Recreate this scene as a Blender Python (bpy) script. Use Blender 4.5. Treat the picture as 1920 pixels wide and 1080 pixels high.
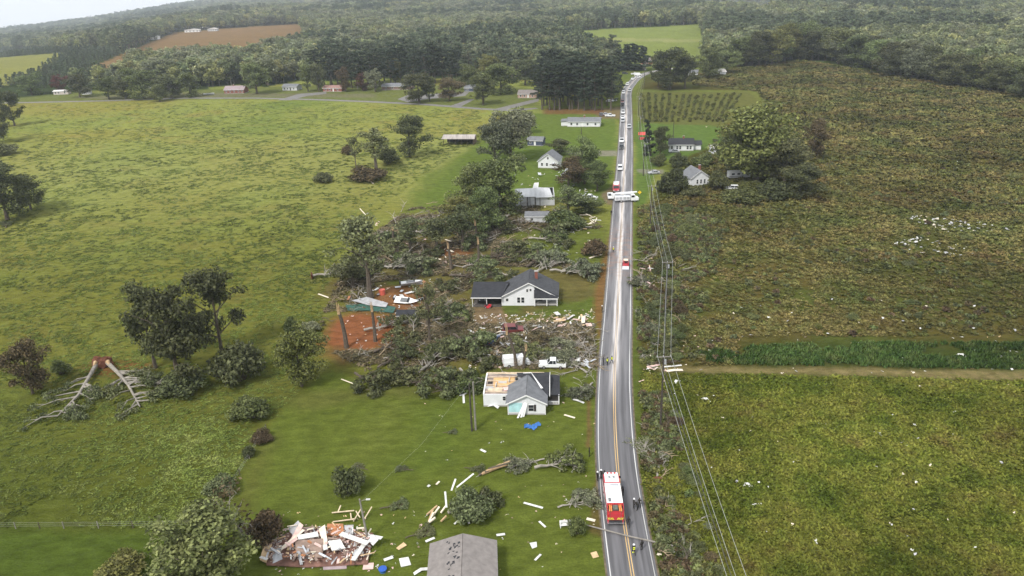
import bpy, bmesh, math, random
import numpy as np
from mathutils import Vector, Matrix, Euler

for _o in list(bpy.data.objects):
    bpy.data.objects.remove(_o)
S = bpy.context.scene
COL = S.collection
R = math.radians

# ------------------------------------------------------------------ camera
CAM_H, PITCH, ROLL, FPX = 75.0, 22.5, -2.0, 1423.0
cam_data = bpy.data.cameras.new('camera')
cam = bpy.data.objects.new('camera', cam_data)
COL.objects.link(cam)
cam.location = (0, 0, CAM_H)
cam.rotation_euler = (Matrix.Rotation(R(90 - PITCH), 4, 'X') @ Matrix.Rotation(R(ROLL), 4, 'Z')).to_euler()
cam_data.sensor_width = 36
cam_data.lens = 36 * FPX / 1920
cam_data.clip_end = 20000
cam_data.clip_start = 0.5
S.camera = cam

# ------------------------------------------------------------------ light: bright overcast
SUN_EL, SUN_AZ = 50.0, 215.0          # azimuth clockwise from +Y (away from camera)
world = bpy.data.worlds.new('World')
S.world = world
world.use_nodes = True
wn = world.node_tree.nodes
wl = world.node_tree.links
wn.clear()
w_out = wn.new('ShaderNodeOutputWorld')
w_bg = wn.new('ShaderNodeBackground')
w_bg.inputs['Strength'].default_value = 0.075
sky = wn.new('ShaderNodeTexSky')
sky.sky_type = 'NISHITA'
sky.sun_disc = False
sky.sun_elevation = R(SUN_EL)
sky.sun_rotation = R(SUN_AZ)
sky.air_density = 1.2
sky.dust_density = 2.5
w_tc = wn.new('ShaderNodeTexCoord')
w_no = wn.new('ShaderNodeTexNoise')
w_no.inputs['Scale'].default_value = 2.2
w_no.inputs['Detail'].default_value = 5
w_rmp = wn.new('ShaderNodeValToRGB')
w_rmp.color_ramp.elements[0].position = 0.3
w_rmp.color_ramp.elements[0].color = (8.6, 9.0, 9.5, 1)
w_rmp.color_ramp.elements[1].position = 0.7
w_rmp.color_ramp.elements[1].color = (11.2, 11.3, 11.4, 1)
w_mix = wn.new('ShaderNodeMix')
w_mix.data_type = 'RGBA'
w_mix.inputs[0].default_value = 0.8
wl.new(w_tc.outputs['Generated'], w_no.inputs['Vector'])
wl.new(w_no.outputs['Fac'], w_rmp.inputs['Fac'])
wl.new(sky.outputs[0], w_mix.inputs[6])
wl.new(w_rmp.outputs[0], w_mix.inputs[7])
wl.new(w_mix.outputs[2], w_bg.inputs['Color'])
wl.new(w_bg.outputs[0], w_out.inputs['Surface'])

sun_data = bpy.data.lights.new('sun', 'SUN')
sun_data.energy = 2.3
sun_data.angle = R(10)
sun_data.color = (1.0, 0.96, 0.9)
sun = bpy.data.objects.new('sun', sun_data)
COL.objects.link(sun)
_az, _el = R(SUN_AZ), R(SUN_EL)
_to_sun = Vector((math.sin(_az) * math.cos(_el), math.cos(_az) * math.cos(_el), math.sin(_el)))
sun.rotation_euler = _to_sun.to_track_quat('Z', 'Y').to_euler()

S.view_settings.view_transform = 'Standard'
S.view_settings.look = 'None'
S.view_settings.exposure = 0.9
S.view_settings.gamma = 1.0
S.view_settings.use_curve_mapping = False
S.render.engine = 'CYCLES'
S.cycles.use_denoising = True
S.cycles.max_bounces = 5
S.cycles.diffuse_bounces = 3
S.cycles.glossy_bounces = 2
S.cycles.transmission_bounces = 2
S.cycles.volume_bounces = 2
S.cycles.transparent_max_bounces = 4
S.cycles.use_adaptive_sampling = True
S.cycles.adaptive_threshold = 0.02

# ------------------------------------------------------------------ measuring: photograph pixel <-> ground
_a, _r = R(90 - PITCH), R(ROLL)
RM = np.array([[1, 0, 0], [0, math.cos(_a), -math.sin(_a)], [0, math.sin(_a), math.cos(_a)]]) @ \
     np.array([[math.cos(_r), -math.sin(_r), 0], [math.sin(_r), math.cos(_r), 0], [0, 0, 1]])


def G(px, py, z=0.0):
    """ground point seen at a photograph pixel (1920 x 1080), at height z"""
    v = RM @ np.array([(px - 960) / FPX, (540 - py) / FPX, -1.0])
    t = (z - CAM_H) / v[2]
    return Vector((t * v[0], t * v[1], z))


def project(x, y, z):
    p = np.stack([np.asarray(x, float), np.asarray(y, float), np.asarray(z, float) - CAM_H], -1) @ RM
    d = np.maximum(-p[..., 2], 1e-6)
    px = 960 + FPX * p[..., 0] / d
    py = 540 - FPX * p[..., 1] / d
    return px, py, p[..., 2] < 0


def poly_world(pts):
    return np.array([G(a, b)[:2] for a, b in pts])


def inside(P, x, y):
    """even-odd point in polygon, arrays"""
    r = np.zeros(np.shape(x), bool)
    n = len(P)
    j = n - 1
    for i in range(n):
        xi, yi = P[i]
        xj, yj = P[j]
        if abs(yj - yi) > 1e-9:
            c = ((yi > y) != (yj > y)) & (x < (xj - xi) * (y - yi) / (yj - yi) + xi)
            r ^= c
        j = i
    return r


def _hash(i, j, s):
    h = (i.astype(np.int64) * 374761393 + j.astype(np.int64) * 668265263 + s * 2147483647) & 0xFFFFFFFF
    h = ((h ^ (h >> 13)) * 1274126177) & 0xFFFFFFFF
    return ((h ^ (h >> 16)) & 0xFFFF) / 65535.0


def vnoise(x, y, scale, seed=0, octaves=3):
    """value noise 0..1"""
    x = np.asarray(x, float) / scale
    y = np.asarray(y, float) / scale
    tot = 0
    amp = 1.0
    s = 0
    for o in range(octaves):
        i = np.floor(x)
        j = np.floor(y)
        fx = x - i
        fy = y - j
        fx = fx * fx * (3 - 2 * fx)
        fy = fy * fy * (3 - 2 * fy)
        a = _hash(i, j, seed + o)
        b = _hash(i + 1, j, seed + o)
        c = _hash(i, j + 1, seed + o)
        d = _hash(i + 1, j + 1, seed + o)
        tot = tot + amp * ((a * (1 - fx) + b * fx) * (1 - fy) + (c * (1 - fx) + d * fx) * fy)
        s += amp
        amp *= 0.5
        x = x * 2.03 + 17.1
        y = y * 2.03 + 5.7
    return tot / s


# ------------------------------------------------------------------ materials
MATS = {}


def new_mat(name):
    m = bpy.data.materials.new(name)
    m.use_nodes = True
    nt = m.node_tree
    b = nt.nodes.get('Principled BSDF')
    b.inputs['Specular IOR Level'].default_value = 0.3
    return m, nt, b


def M(name, col=(0.5, 0.5, 0.5), rough=0.7, var=0.15, scale=3.0, metal=0.0, bump=0.0, spec=0.3, streak=None):
    """a plain procedural surface: colour with grime-like variation in object space"""
    if name in MATS:
        return MATS[name]
    m, nt, b = new_mat(name)
    n = nt.nodes
    l = nt.links
    geo = n.new('ShaderNodeNewGeometry')
    no = n.new('ShaderNodeTexNoise')
    no.inputs['Scale'].default_value = scale
    no.inputs['Detail'].default_value = 4
    if streak:
        mp = n.new('ShaderNodeMapping')
        mp.inputs['Scale'].default_value = streak
        l.new(geo.outputs['Position'], mp.inputs['Vector'])
        l.new(mp.outputs[0], no.inputs['Vector'])
    else:
        l.new(geo.outputs['Position'], no.inputs['Vector'])
    r = n.new('ShaderNodeValToRGB')
    r.color_ramp.elements[0].position = 0.3
    r.color_ramp.elements[1].position = 0.7
    r.color_ramp.elements[0].color = tuple(c * (1 - var) for c in col) + (1,)
    r.color_ramp.elements[1].color = tuple(min(1, c * (1 + var)) for c in col) + (1,)
    l.new(no.outputs['Fac'], r.inputs['Fac'])
    l.new(r.outputs[0], b.inputs['Base Color'])
    b.inputs['Roughness'].default_value = rough
    b.inputs['Metallic'].default_value = metal
    b.inputs['Specular IOR Level'].default_value = spec
    if bump:
        bp = n.new('ShaderNodeBump')
        bp.inputs['Strength'].default_value = bump
        bp.inputs['Distance'].default_value = 0.05
        l.new(no.outputs['Fac'], bp.inputs['Height'])
        l.new(bp.outputs[0], b.inputs['Normal'])
    MATS[name] = m
    return m


def foliage(name, dark, light, scale=0.6, isl=(.3, 1.75), trans=0.35):
    """leaf surface: clump-scale colour change, a per-tree shift, some light through the leaf"""
    if name in MATS:
        return MATS[name]
    m, nt, b = new_mat(name)
    n = nt.nodes
    l = nt.links
    geo = n.new('ShaderNodeNewGeometry')
    oi = n.new('ShaderNodeObjectInfo')
    no = n.new('ShaderNodeTexNoise')
    no.inputs['Scale'].default_value = scale
    no.inputs['Detail'].default_value = 6
    no.inputs['Roughness'].default_value = .75
    l.new(geo.outputs['Position'], no.inputs['Vector'])
    r = n.new('ShaderNodeValToRGB')
    r.color_ramp.elements[0].position = 0.36
    r.color_ramp.elements[1].position = 0.64
    r.color_ramp.elements[0].color = dark + (1,)
    r.color_ramp.elements[1].color = light + (1,)
    l.new(no.outputs['Fac'], r.inputs['Fac'])
    hs = n.new('ShaderNodeHueSaturation')
    mr = n.new('ShaderNodeMapRange')
    mr.inputs['To Min'].default_value = 0.72
    mr.inputs['To Max'].default_value = 1.3
    l.new(oi.outputs['Random'], mr.inputs['Value'])
    pl = n.new('ShaderNodeMapRange')
    pl.inputs['To Min'].default_value = isl[0]
    pl.inputs['To Max'].default_value = isl[1]
    l.new(geo.outputs['Random Per Island'], pl.inputs['Value'])
    pm = n.new('ShaderNodeMath')
    pm.operation = 'MULTIPLY'
    l.new(mr.outputs[0], pm.inputs[0])
    l.new(pl.outputs[0], pm.inputs[1])
    l.new(pm.outputs[0], hs.inputs['Value'])
    mh = n.new('ShaderNodeMapRange')
    mh.inputs['To Min'].default_value = 0.466
    mh.inputs['To Max'].default_value = 0.504
    wn_ = n.new('ShaderNodeMath')
    wn_.operation = 'MULTIPLY'
    wn_.inputs[1].default_value = 7.31
    fr = n.new('ShaderNodeMath')
    fr.operation = 'FRACT'
    l.new(oi.outputs['Random'], wn_.inputs[0])
    l.new(wn_.outputs[0], fr.inputs[0])
    l.new(fr.outputs[0], mh.inputs['Value'])
    l.new(mh.outputs[0], hs.inputs['Hue'])
    l.new(r.outputs[0], hs.inputs['Color'])
    l.new(hs.outputs[0], b.inputs['Base Color'])
    b.inputs['Roughness'].default_value = 0.65
    b.inputs['Specular IOR Level'].default_value = 0.2
    if trans:
        tr = n.new('ShaderNodeBsdfTranslucent')
        mx = n.new('ShaderNodeMixShader')
        mx.inputs[0].default_value = trans
        l.new(hs.outputs[0], tr.inputs['Color'])
        l.new(b.outputs[0], mx.inputs[1])
        l.new(tr.outputs[0], mx.inputs[2])
        l.new(mx.outputs[0], n['Material Output'].inputs['Surface'])
    MATS[name] = m
    return m


# ------------------------------------------------------------------ mesh helpers
class MB:
    """collects shapes, builds ONE mesh object"""

    def __init__(s):
        s.v = []
        s.f = []

    def add(s, vs, fs):
        o = len(s.v)
        s.v += [tuple(p) for p in vs]
        s.f += [tuple(i + o for i in f) for f in fs]
        return s

    def box(s, c, d, rz=0.0, rx=0.0, ry=0.0, taper=1.0):
        m = Euler((rx, ry, rz)).to_matrix()
        c = Vector(c)
        vs = []
        for z in (-.5, .5):
            k = taper if z > 0 else 1.0
            for x, y in ((-.5, -.5), (.5, -.5), (.5, .5), (-.5, .5)):
                vs.append(c + m @ Vector((x * d[0] * k, y * d[1] * k, z * d[2])))
        return s.add(vs, [(3, 2, 1, 0), (4, 5, 6, 7), (0, 1, 5, 4), (1, 2, 6, 5), (2, 3, 7, 6), (3, 0, 4, 7)])

    def tube(s, pts, rad, n=6, cap=True):
        pts = [Vector(p) for p in pts]
        if not hasattr(rad, '__len__'):
            rad = [rad] * len(pts)
        vs = []
        fs = []
        for i, p in enumerate(pts):
            t = (pts[min(i + 1, len(pts) - 1)] - pts[max(i - 1, 0)])
            if t.length < 1e-6:
                t = Vector((0, 0, 1))
            t.normalize()
            u = t.orthogonal().normalized() if abs(t.z) > 0.9 else Vector((0, 0, 1)).cross(t).normalized()
            w = t.cross(u)
            for k in range(n):
                a = 2 * math.pi * k / n
                vs.append(p + (u * math.cos(a) + w * math.sin(a)) * rad[i])
        for i in range(len(pts) - 1):
            for k in range(n):
                k2 = (k + 1) % n
                fs.append((i * n + k, i * n + k2, (i + 1) * n + k2, (i + 1) * n + k))
        if cap:
            fs.append(tuple(range(n - 1, -1, -1)))
            fs.append(tuple((len(pts) - 1) * n + k for k in range(n)))
        return s.add(vs, fs)

    def prism(s, prof, p0, ax, ay, depth):
        """profile (u,v) in plane spanned by ax, ay at p0, extruded along ax x ay by depth"""
        p0, ax, ay = Vector(p0), Vector(ax), Vector(ay)
        nn = ax.cross(ay).normalized() * depth
        n = len(prof)
        vs = [p0 + ax * u + ay * v for u, v in prof] + [p0 + ax * u + ay * v + nn for u, v in prof]
        fs = [tuple(range(n - 1, -1, -1)), tuple(range(n, 2 * n))] + [(i, (i + 1) % n, (i + 1) % n + n, i + n) for i in range(n)]
        return s.add(vs, fs)

    def slab(s, quad, th):
        """a sheet with thickness from a 3D polygon"""
        q = [Vector(p) for p in quad]
        nn = (q[1] - q[0]).cross(q[2] - q[0]).normalized() * th
        n = len(q)
        return s.add(q + [p + nn for p in q], [tuple(range(n - 1, -1, -1)), tuple(range(n, 2 * n))] + [(i, (i + 1) % n, (i + 1) % n + n, i + n) for i in range(n)])

    def mesh(s, name):
        me = bpy.data.meshes.new(name)
        me.from_pydata(s.v, [], s.f)
        me.update()
        return me

    def build(s, name, mat, parent=None, smooth=False, loc=None, bevel=0.0):
        me = s.mesh(name)
        o = bpy.data.objects.new(name, me)
        if bevel:
            bm = bmesh.new()
            bm.from_mesh(me)
            bmesh.ops.bevel(bm, geom=list(bm.edges), offset=bevel, segments=2, affect='EDGES', profile=0.6)
            bm.to_mesh(me)
            bm.free()
        if mat:
            me.materials.append(mat)
        if smooth:
            me.polygons.foreach_set('use_smooth', [True] * len(me.polygons))
        COL.objects.link(o)
        if parent:
            o.parent = parent
        if loc is not None:
            o.location = loc
        return o


def np_mesh(name, V, F, mat=None):
    """fast mesh from numpy verts (n,3) and equal-sided faces (m,k)"""
    me = bpy.data.meshes.new(name)
    V = np.ascontiguousarray(V, np.float32)
    F = np.ascontiguousarray(F, np.int32)
    k = F.shape[1]
    me.vertices.add(len(V))
    me.vertices.foreach_set('co', V.ravel())
    me.loops.add(F.size)
    me.loops.foreach_set('vertex_index', F.ravel())
    me.polygons.add(len(F))
    me.polygons.foreach_set('loop_start', np.arange(0, F.size, k, dtype=np.int32))
    me.polygons.foreach_set('loop_total', np.full(len(F), k, np.int32))
    me.update(calc_edges=True)
    if mat:
        me.materials.append(mat)
    return me


def empty(name, loc=(0, 0, 0), rz=0.0):
    o = bpy.data.objects.new(name, None)
    COL.objects.link(o)
    o.location = loc
    o.rotation_euler = (0, 0, rz)
    o.empty_display_size = 0.5
    return o


def tag(o, label=None, cat=None, group=None, kind=None):
    if label:
        o['label'] = label
    if cat:
        o['category'] = cat
    if group:
        o['group'] = group
    if kind:
        o['kind'] = kind
    return o


def obj(name, me, parent=None, loc=(0, 0, 0), rot=(0, 0, 0), scale=1.0):
    o = bpy.data.objects.new(name, me)
    COL.objects.link(o)
    o.parent = parent
    o.location = loc
    o.rotation_euler = rot
    o.scale = (scale,) * 3 if not hasattr(scale, '__len__') else scale
    return o


def copy_tree(o, parent=None):
    c = o.copy()
    COL.objects.link(c)
    c.parent = parent
    for ch in list(o.children):
        copy_tree(ch, c)
    return c


ORD = ['first', 'second', 'third', 'fourth', 'fifth', 'sixth', 'seventh', 'eighth', 'ninth', 'tenth', 'eleventh', 'twelfth', 'thirteenth', 'fourteenth', 'fifteenth', 'sixteenth', 'seventeenth', 'eighteenth', 'nineteenth', 'twentieth']
ORD += ['twenty-' + o for o in ORD[:9]] + ['thirtieth'] + ['thirty-' + o for o in ORD[:9]] + ['fortieth'] + ['forty-' + o for o in ORD[:9]]

# ================================================================== terrain
_skypts = [(-260, 90), (0, 58), (170, 38), (240, 25), (330, 12), (420, 0), (700, -16), (1200, -14), (1920, -22), (2300, -30)]
_phi, _dep = [], []
for _x, _y in _skypts:
    _v = RM @ np.array([(_x - 960) / FPX, (540 - _y) / FPX, -1.0])
    _phi.append(math.degrees(math.atan2(_v[0], _v[1])))
    _dep.append(-math.degrees(math.atan2(_v[2], math.hypot(_v[0], _v[1]))))


def terr(x, y):
    """terrain height: level around the houses, rolling and falling to a valley with a far ridge"""
    x = np.asarray(x, float)
    y = np.asarray(y, float)
    r = np.hypot(x, y)
    phi = np.degrees(np.arctan2(x, y))
    dep = np.interp(phi, _phi, _dep)
    L = CAM_H - r * np.tan(np.radians(dep))
    off = np.interp(r, [0, 1400, 2200, 3000, 4000, 5200, 7000], [70, 34, 42, 44, 34, 14, 30])
    t = np.minimum(0, L - off)
    s = np.clip((r - 750) / 900, 0, 1)
    s = s * s * (3 - 2 * s)
    t = t * s + s * (vnoise(x, y, 420, 11, 2) - 0.6) * 16
    return np.where(r < 750, 0.0, t)


# zones: outlines of real fields, lawns, soil patches on the ground (points read from the photograph)
ZONES = [  # name, outline, colour, mix, edge wobble (m)
    ('lawn', [(615, 695), (700, 722), (900, 716), (1126, 690), (1123, 860), (1146, 1080), (1180, 1300), (300, 1300), (372, 1000), (430, 925), (468, 862), (500, 806), (560, 735)], (.086, .108, .024), .95, .8),
    ('lush', [(-400, 994), (365, 992), (420, 1040), (470, 1300), (-400, 1300)], (.056, .082, .018), .85, 1.5),
    ('mown', [(905, 262), (1000, 212), (1158, 214), (1155, 300), (1146, 380), (960, 365), (820, 392), (790, 370), (860, 300)], (.086, .125, .032), .9, 2.0),
    ('mown', [(790, 330), (862, 290), (905, 262), (905, 330), (850, 395), (760, 400)], (.092, .124, .031), .8, 3.0),
    ('mown', [(905, 440), (1000, 420), (1130, 420), (1143, 520), (1040, 525), (950, 470)], (.085, .105, .026), .8, 2.0),
    ('mown', [(1040, 545), (1128, 545), (1124, 592), (1000, 600), (940, 590), (942, 572)], (.075, .105, .024), .9, .6),
    ('mown', [(1192, 228), (1350, 236), (1365, 262), (1330, 300), (1235, 300), (1210, 385), (1190, 385)], (.082, .13, .036), .9, 1.0),
    ('soil', [(600, 505), (700, 470), (840, 440), (960, 500), (1130, 500), (1135, 560), (1050, 610), (1125, 620), (1120, 690), (800, 700), (700, 690), (610, 640)], (.105, .072, .040), .62, 3.0),
    ('soil', [(760, 400), (950, 380), (1000, 430), (900, 500), (700, 490)], (.085, .07, .036), .55, 3.5),
    ('clay', [(612, 628), (640, 590), (700, 585), (752, 600), (760, 625), (700, 660), (640, 655), (605, 650)], (.200, .074, .042), .92, 2.2),
    ('clay', [(700, 540), (800, 530), (805, 560), (790, 580), (745, 590), (700, 575)], (.190, .085, .050), .85, 1.0),
    ('clay', [(150, 688), (250, 675), (300, 690), (240, 705), (175, 705)], (.16, .07, .035), .8, 1.2),
    ('clay', [(640, 690), (700, 660), (640, 650), (600, 665)], (.14, .075, .04), .7, 1.2),
    ('clay', [(1128, 495), (1142, 440), (1143, 590), (1122, 640), (1112, 590), (1118, 540)], (.16, .078, .042), .8, .7),
    ('clay', [(820, 455), (880, 450), (890, 490), (830, 500)], (.19, .085, .05), .8, 1.0),
    ('clay', [(1105, 1000), (1121, 860), (1126, 860), (1140, 1010)], (.11, .072, .038), .7, .3),
    ('clay', [(1100, 720), (1106, 720), (1108, 840), (1100, 840)], (.13, .075, .045), .8, .3),
    ('drive', [(888, 573), (940, 573), (952, 606), (885, 610)], (.155, .105, .078), .9, .4),
    ('drive', [(1195, 317), (1245, 318), (1245, 327), (1195, 324)], (.17, .165, .15), .9, .3),
    ('drive', [(1125, 281), (1162, 284), (1162, 292), (1070, 292), (1060, 284)], (.19, .18, .17), .9, .3),
    ('drive', [(1126, 365), (1152, 345), (1152, 385), (1135, 382)], (.16, .12, .1), .9, .5),
    ('drive', [(1100, 205), (1166, 200), (1166, 222), (1128, 222)], (.165, .12, .085), .85, 1.0),
    ('pinefloor', [(1020, 203), (1135, 205), (1130, 214), (1020, 214)], (.14, .065, .035), .85, 1.5),
    ('housegrass', [(-300, 205), (-300, 178), (0, 172), (300, 172), (560, 160), (760, 158), (1010, 165), (1010, 200), (900, 203), (700, 192), (480, 186), (200, 188)], (.105, .12, .045), .9, 3.0),
    ('drive', [(130, 182), (350, 174), (700, 176), (700, 183), (480, 182), (200, 187)], (.14, .125, .105), .6, 2.5),
    # right of the road
    ('weeds', [(1196, 385), (1215, 385), (1270, 300), (1365, 262), (1352, 236), (1450, 210), (1420, 170), (1200, 168), (1210, 140), (1500, 112), (1920, 180), (2600, 300), (2600, 705), (1920, 700), (1250, 690), (1186, 690)], (.058, .056, .020), .95, 1.0),
    ('weeds2', [(1186, 690), (2600, 720), (2600, 1300), (1290, 1300), (1228, 1080), (1190, 840)], (.038, .046, .012), .95, .6),
    ('verge', [(1182, 640), (1186, 460), (1188, 385), (1215, 385), (1205, 520), (1200, 640), (1210, 860), (1245, 1080), (1290, 1300), (1260, 1300), (1229, 1080), (1192, 870), (1180, 720)], (.078, .10, .026), .8, .5),
    ('brown', [(1230, 560), (1330, 430), (1500, 470), (1720, 560), (1920, 560), (2300, 560), (2300, 640), (1920, 630), (1390, 628), (1260, 660)], (.105, .078, .032), .6, 5.0),
    ('brown', [(1400, 300), (1600, 260), (2000, 330), (2000, 420), (1700, 380), (1500, 380)], (.112, .090, .032), .6, 8.0),
    ('brown', [(1760, 735), (2100, 735), (2100, 800), (1900, 790), (1800, 770)], (.105, .075, .034), .75, 1.5),
    ('deadweed', [(1520, 930), (1560, 925), (1600, 960), (1560, 978), (1525, 960)], (.105, .078, .045), .8, 1.5),
    ('rut', [(545, 872), (552, 872), (640, 766), (700, 728), (694, 727), (634, 764)], (.072, .086, .020), .6, .3),
    ('rut', [(570, 876), (577, 876), (664, 770), (726, 730), (720, 729), (658, 768)], (.072, .086, .020), .6, .3),
    ('rut', [(610, 890), (690, 890), (760, 750), (720, 745)], (.100, .116, .030), .5, 2.0),
    ('rut', [(760, 900), (860, 880), (870, 760), (800, 750)], (.070, .100, .022), .5, 3.0),
    ('rut', [(540, 740), (700, 722), (900, 722), (890, 740), (700, 745), (560, 770)], (.100, .096, .036), .5, 1.5),
    ('rut', [(480, 830), (520, 800), (470, 960), (420, 985), (440, 930)], (.096, .098, .030), .6, 1.5),
    ('corn', [(1390, 652), (1560, 643), (2600, 648), (2600, 705), (1920, 694), (1385, 684)], (.040, .056, .018), .85, 3.0),
    ('track', [(1235, 687), (1600, 691), (1920, 696), (2600, 711), (2600, 730), (1920, 714), (1600, 705), (1235, 698)], (.185, .145, .085), .85, 1.0),
    ('trackgrass', [(1250, 693), (1920, 704), (2600, 719), (2600, 722), (1920, 706.5), (1250, 694.5)], (.10, .10, .035), .6, .3),
    ('orchard', [(1196, 172), (1405, 172), (1440, 205), (1355, 236), (1200, 231)], (.100, .102, .036), .9, 1.0),
]
FAR_FIELDS = [
    ([(1040, 60), (1180, 52), (1312, 46), (1330, 130), (1225, 130), (1150, 122), (1085, 98)], (.155, .185, .060)),
    ([(-300, 128), (0, 108), (128, 98), (75, 138), (0, 163), (-300, 190)], (.175, .175, .060)),
    ([(150, 134), (330, 60), (470, 50), (566, 45), (582, 98), (420, 126), (300, 134)], (.165, .105, .060)),
    ([(1262, 2), (1320, 3), (1470, 16), (1445, 34), (1290, 24)], (.20, .15, .09)),
    ([(540, 15), (640, 11), (642, 20), (552, 24)], (.20, .20, .14)),
    ([(1780, 2), (1990, 8), (1990, 20), (1800, 12)], (.22, .21, .17)),
    ([(700, -2), (830, -4), (840, 5), (700, 9)], (.2, .19, .13)),
    ([(1040, 70), (1330, 74), (1330, 79), (1040, 77)], (.21, .22, .10)),
]
FOREST_EDGE = [(-700, 215), (-400, 190), (0, 166), (200, 168), (330, 172), (440, 160), (500, 163), (560, 150), (640, 153), (700, 147), (860, 147), (1000, 150),
               (1012, 158), (1150, 128), (1200, 116), (1216, 122), (1250, 130), (1300, 131), (1380, 125), (1480, 112), (1500, 108), (1560, 113), (1700, 144), (1920, 178), (2400, 255), (2900, 330)]
_fex, _fey = zip(*FOREST_EDGE)


def lerp3(C, c, w):
    w = w[:, None]
    return C * (1 - w) + np.array(c) * w


def far_field_mask(px, py, grow=0.0):
    m = np.zeros(np.shape(px), bool)
    for P, c in FAR_FIELDS[:7]:
        m |= inside(np.array(P, float), px, py - grow)
    return m


def make_ground():
    ang_in = np.radians(np.linspace(-44, 44, 620))
    ang_out = np.radians(np.concatenate([np.linspace(44.8, 315.2, 200)]))
    ang = np.concatenate([ang_in, ang_out])
    rad = np.concatenate([[0.5, 15, 30, 45], np.geomspace(58, 640, 290), np.geomspace(652, 5600, 110)])
    A, Rr = np.meshgrid(ang, rad)
    na, nr = len(ang), len(rad)
    x = (Rr * np.sin(A)).ravel()
    y = (Rr * np.cos(A)).ravel()
    z = terr(x, y)
    i, j = np.meshgrid(np.arange(nr - 1), np.arange(na), indexing='ij')
    j2 = (j + 1) % na
    F = np.stack([i * na + j, (i + 1) * na + j, (i + 1) * na + j2, i * na + j2], -1).reshape(-1, 4)
    F = F[:, ::-1]
    me = np_mesh('ground', np.stack([x, y, z], -1), F)
    # colours of the land cover
    n1 = vnoise(x, y, 60, 1, 3)
    n2 = vnoise(x, y, 14, 2, 3)
    n3 = vnoise(x, y, 4, 3, 2)
    C = np.zeros((len(x), 3)) + np.array((.112, .134, .036))
    C = lerp3(C, (.120, .118, .031), np.clip((n1 - .48) * 4, 0, 1) * .8)
    C = lerp3(C, (.072, .104, .026), np.clip((.42 - n1) * 6, 0, 1) * .8)
    C = lerp3(C, (.120, .100, .034), np.clip((n2 - .6) * 5, 0, 1) * .5)
    C = lerp3(C, (.135, .165, .050), np.clip((n3 - .6) * 4, 0, 1) * .25)
    # rank grass and painted-in lens vignetting darken the near left; paler towards the top of the rise
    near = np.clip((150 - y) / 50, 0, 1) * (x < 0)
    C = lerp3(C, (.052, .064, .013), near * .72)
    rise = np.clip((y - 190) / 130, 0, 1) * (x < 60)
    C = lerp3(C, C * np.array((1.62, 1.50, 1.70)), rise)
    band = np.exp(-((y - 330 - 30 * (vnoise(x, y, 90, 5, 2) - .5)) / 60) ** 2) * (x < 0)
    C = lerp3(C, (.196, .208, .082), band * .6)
    px, py, front = project(x, y, np.zeros_like(x))
    jx = (vnoise(x, y, 6, 21, 3) - .5)
    jy = (vnoise(x, y, 6, 22, 3) - .5)
    for nm, P, c, mix, wob in ZONES:
        W = poly_world(P)
        m = np.zeros_like(x)
        for q in range(6):      # soft, ragged edge
            qa = q * 1.047
            m += inside(W, x + jx * wob * 2 + math.cos(qa) * wob * .8, y + jy * wob * 2 + math.sin(qa) * wob * .8)
        m /= 6
        if nm in ('soil',):
            m *= np.clip((n2 - .32) * 5 + (n3 - .5) * 2, 0.15, 1)
        if nm == 'weeds':
            C = lerp3(C, c, m * mix)
            C = lerp3(C, (.088, .064, .027), m * np.clip((n1 - .5) * 5, 0, 1) * .6)
            C = lerp3(C, (.072, .095, .026), m * np.clip((.5 - n2) * 5, 0, 1) * .5)
            continue
        if nm == 'brown':
            m *= np.clip((n2 - .35) * 5, 0, 1)
        C = lerp3(C, c, m * mix)
    pz = terr(x, y)
    fpx, fpy, _ = project(x, y, pz)
    r = np.hypot(x, y)
    edge = np.interp(fpx, _fex, _fey)
    far = front & (r > 420) & (fpy < edge)
    far |= (~front | (r > 700)) & (r > 700)
    C[far] = (.030, .042, .018)
    for P, c in FAR_FIELDS:
        m = inside(np.array(P, float), fpx, fpy) & (r > 420) & front
        C[m] = np.array(c) * (0.85 + 0.3 * n2[m])[:, None]
    C = C * np.array((.88, .88, .70))
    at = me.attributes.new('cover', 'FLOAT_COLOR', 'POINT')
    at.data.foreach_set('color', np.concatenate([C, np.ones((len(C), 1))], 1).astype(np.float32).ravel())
    me.polygons.foreach_set('use_smooth', np.ones(len(me.polygons), bool))
    # material
    m, nt, b = new_mat('ground_cover')
    n, l = nt.nodes, nt.links
    ca = n.new('ShaderNodeAttribute')
    ca.attribute_name = 'cover'
    geo = n.new('ShaderNodeNewGeometry')
    mp = n.new('ShaderNodeMapping')
    mp.inputs['Rotation'].default_value = (0, 0, R(-12))
    mp.inputs['Scale'].default_value = (0.55, 1.0, 1.0)
    l.new(geo.outputs['Position'], mp.inputs['Vector'])
    na_ = n.new('ShaderNodeTexNoise')
    na_.inputs['Scale'].default_value = 0.55
    na_.inputs['Detail'].default_value = 8
    na_.inputs['Roughness'].default_value = 0.72
    l.new(mp.outputs[0], na_.inputs['Vector'])
    nb_ = n.new('ShaderNodeTexNoise')
    nb_.inputs['Scale'].default_value = 3.5
    nb_.inputs['Detail'].default_value = 4
    l.new(geo.outputs['Position'], nb_.inputs['Vector'])
    ra = n.new('ShaderNodeMapRange')
    ra.inputs['From Min'].default_value = .3
    ra.inputs['From Max'].default_value = .7
    ra.inputs['To Min'].default_value = .62
    ra.inputs['To Max'].default_value = 1.36
    l.new(na_.outputs['Fac'], ra.inputs['Value'])
    rb = n.new('ShaderNodeMapRange')
    rb.inputs['From Min'].default_value = .25
    rb.inputs['From Max'].default_value = .75
    rb.inputs['To Min'].default_value = .8
    rb.inputs['To Max'].default_value = 1.2
    l.new(nb_.outputs['Fac'], rb.inputs['Value'])
    mu = n.new('ShaderNodeMath')
    mu.operation = 'MULTIPLY'
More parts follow.
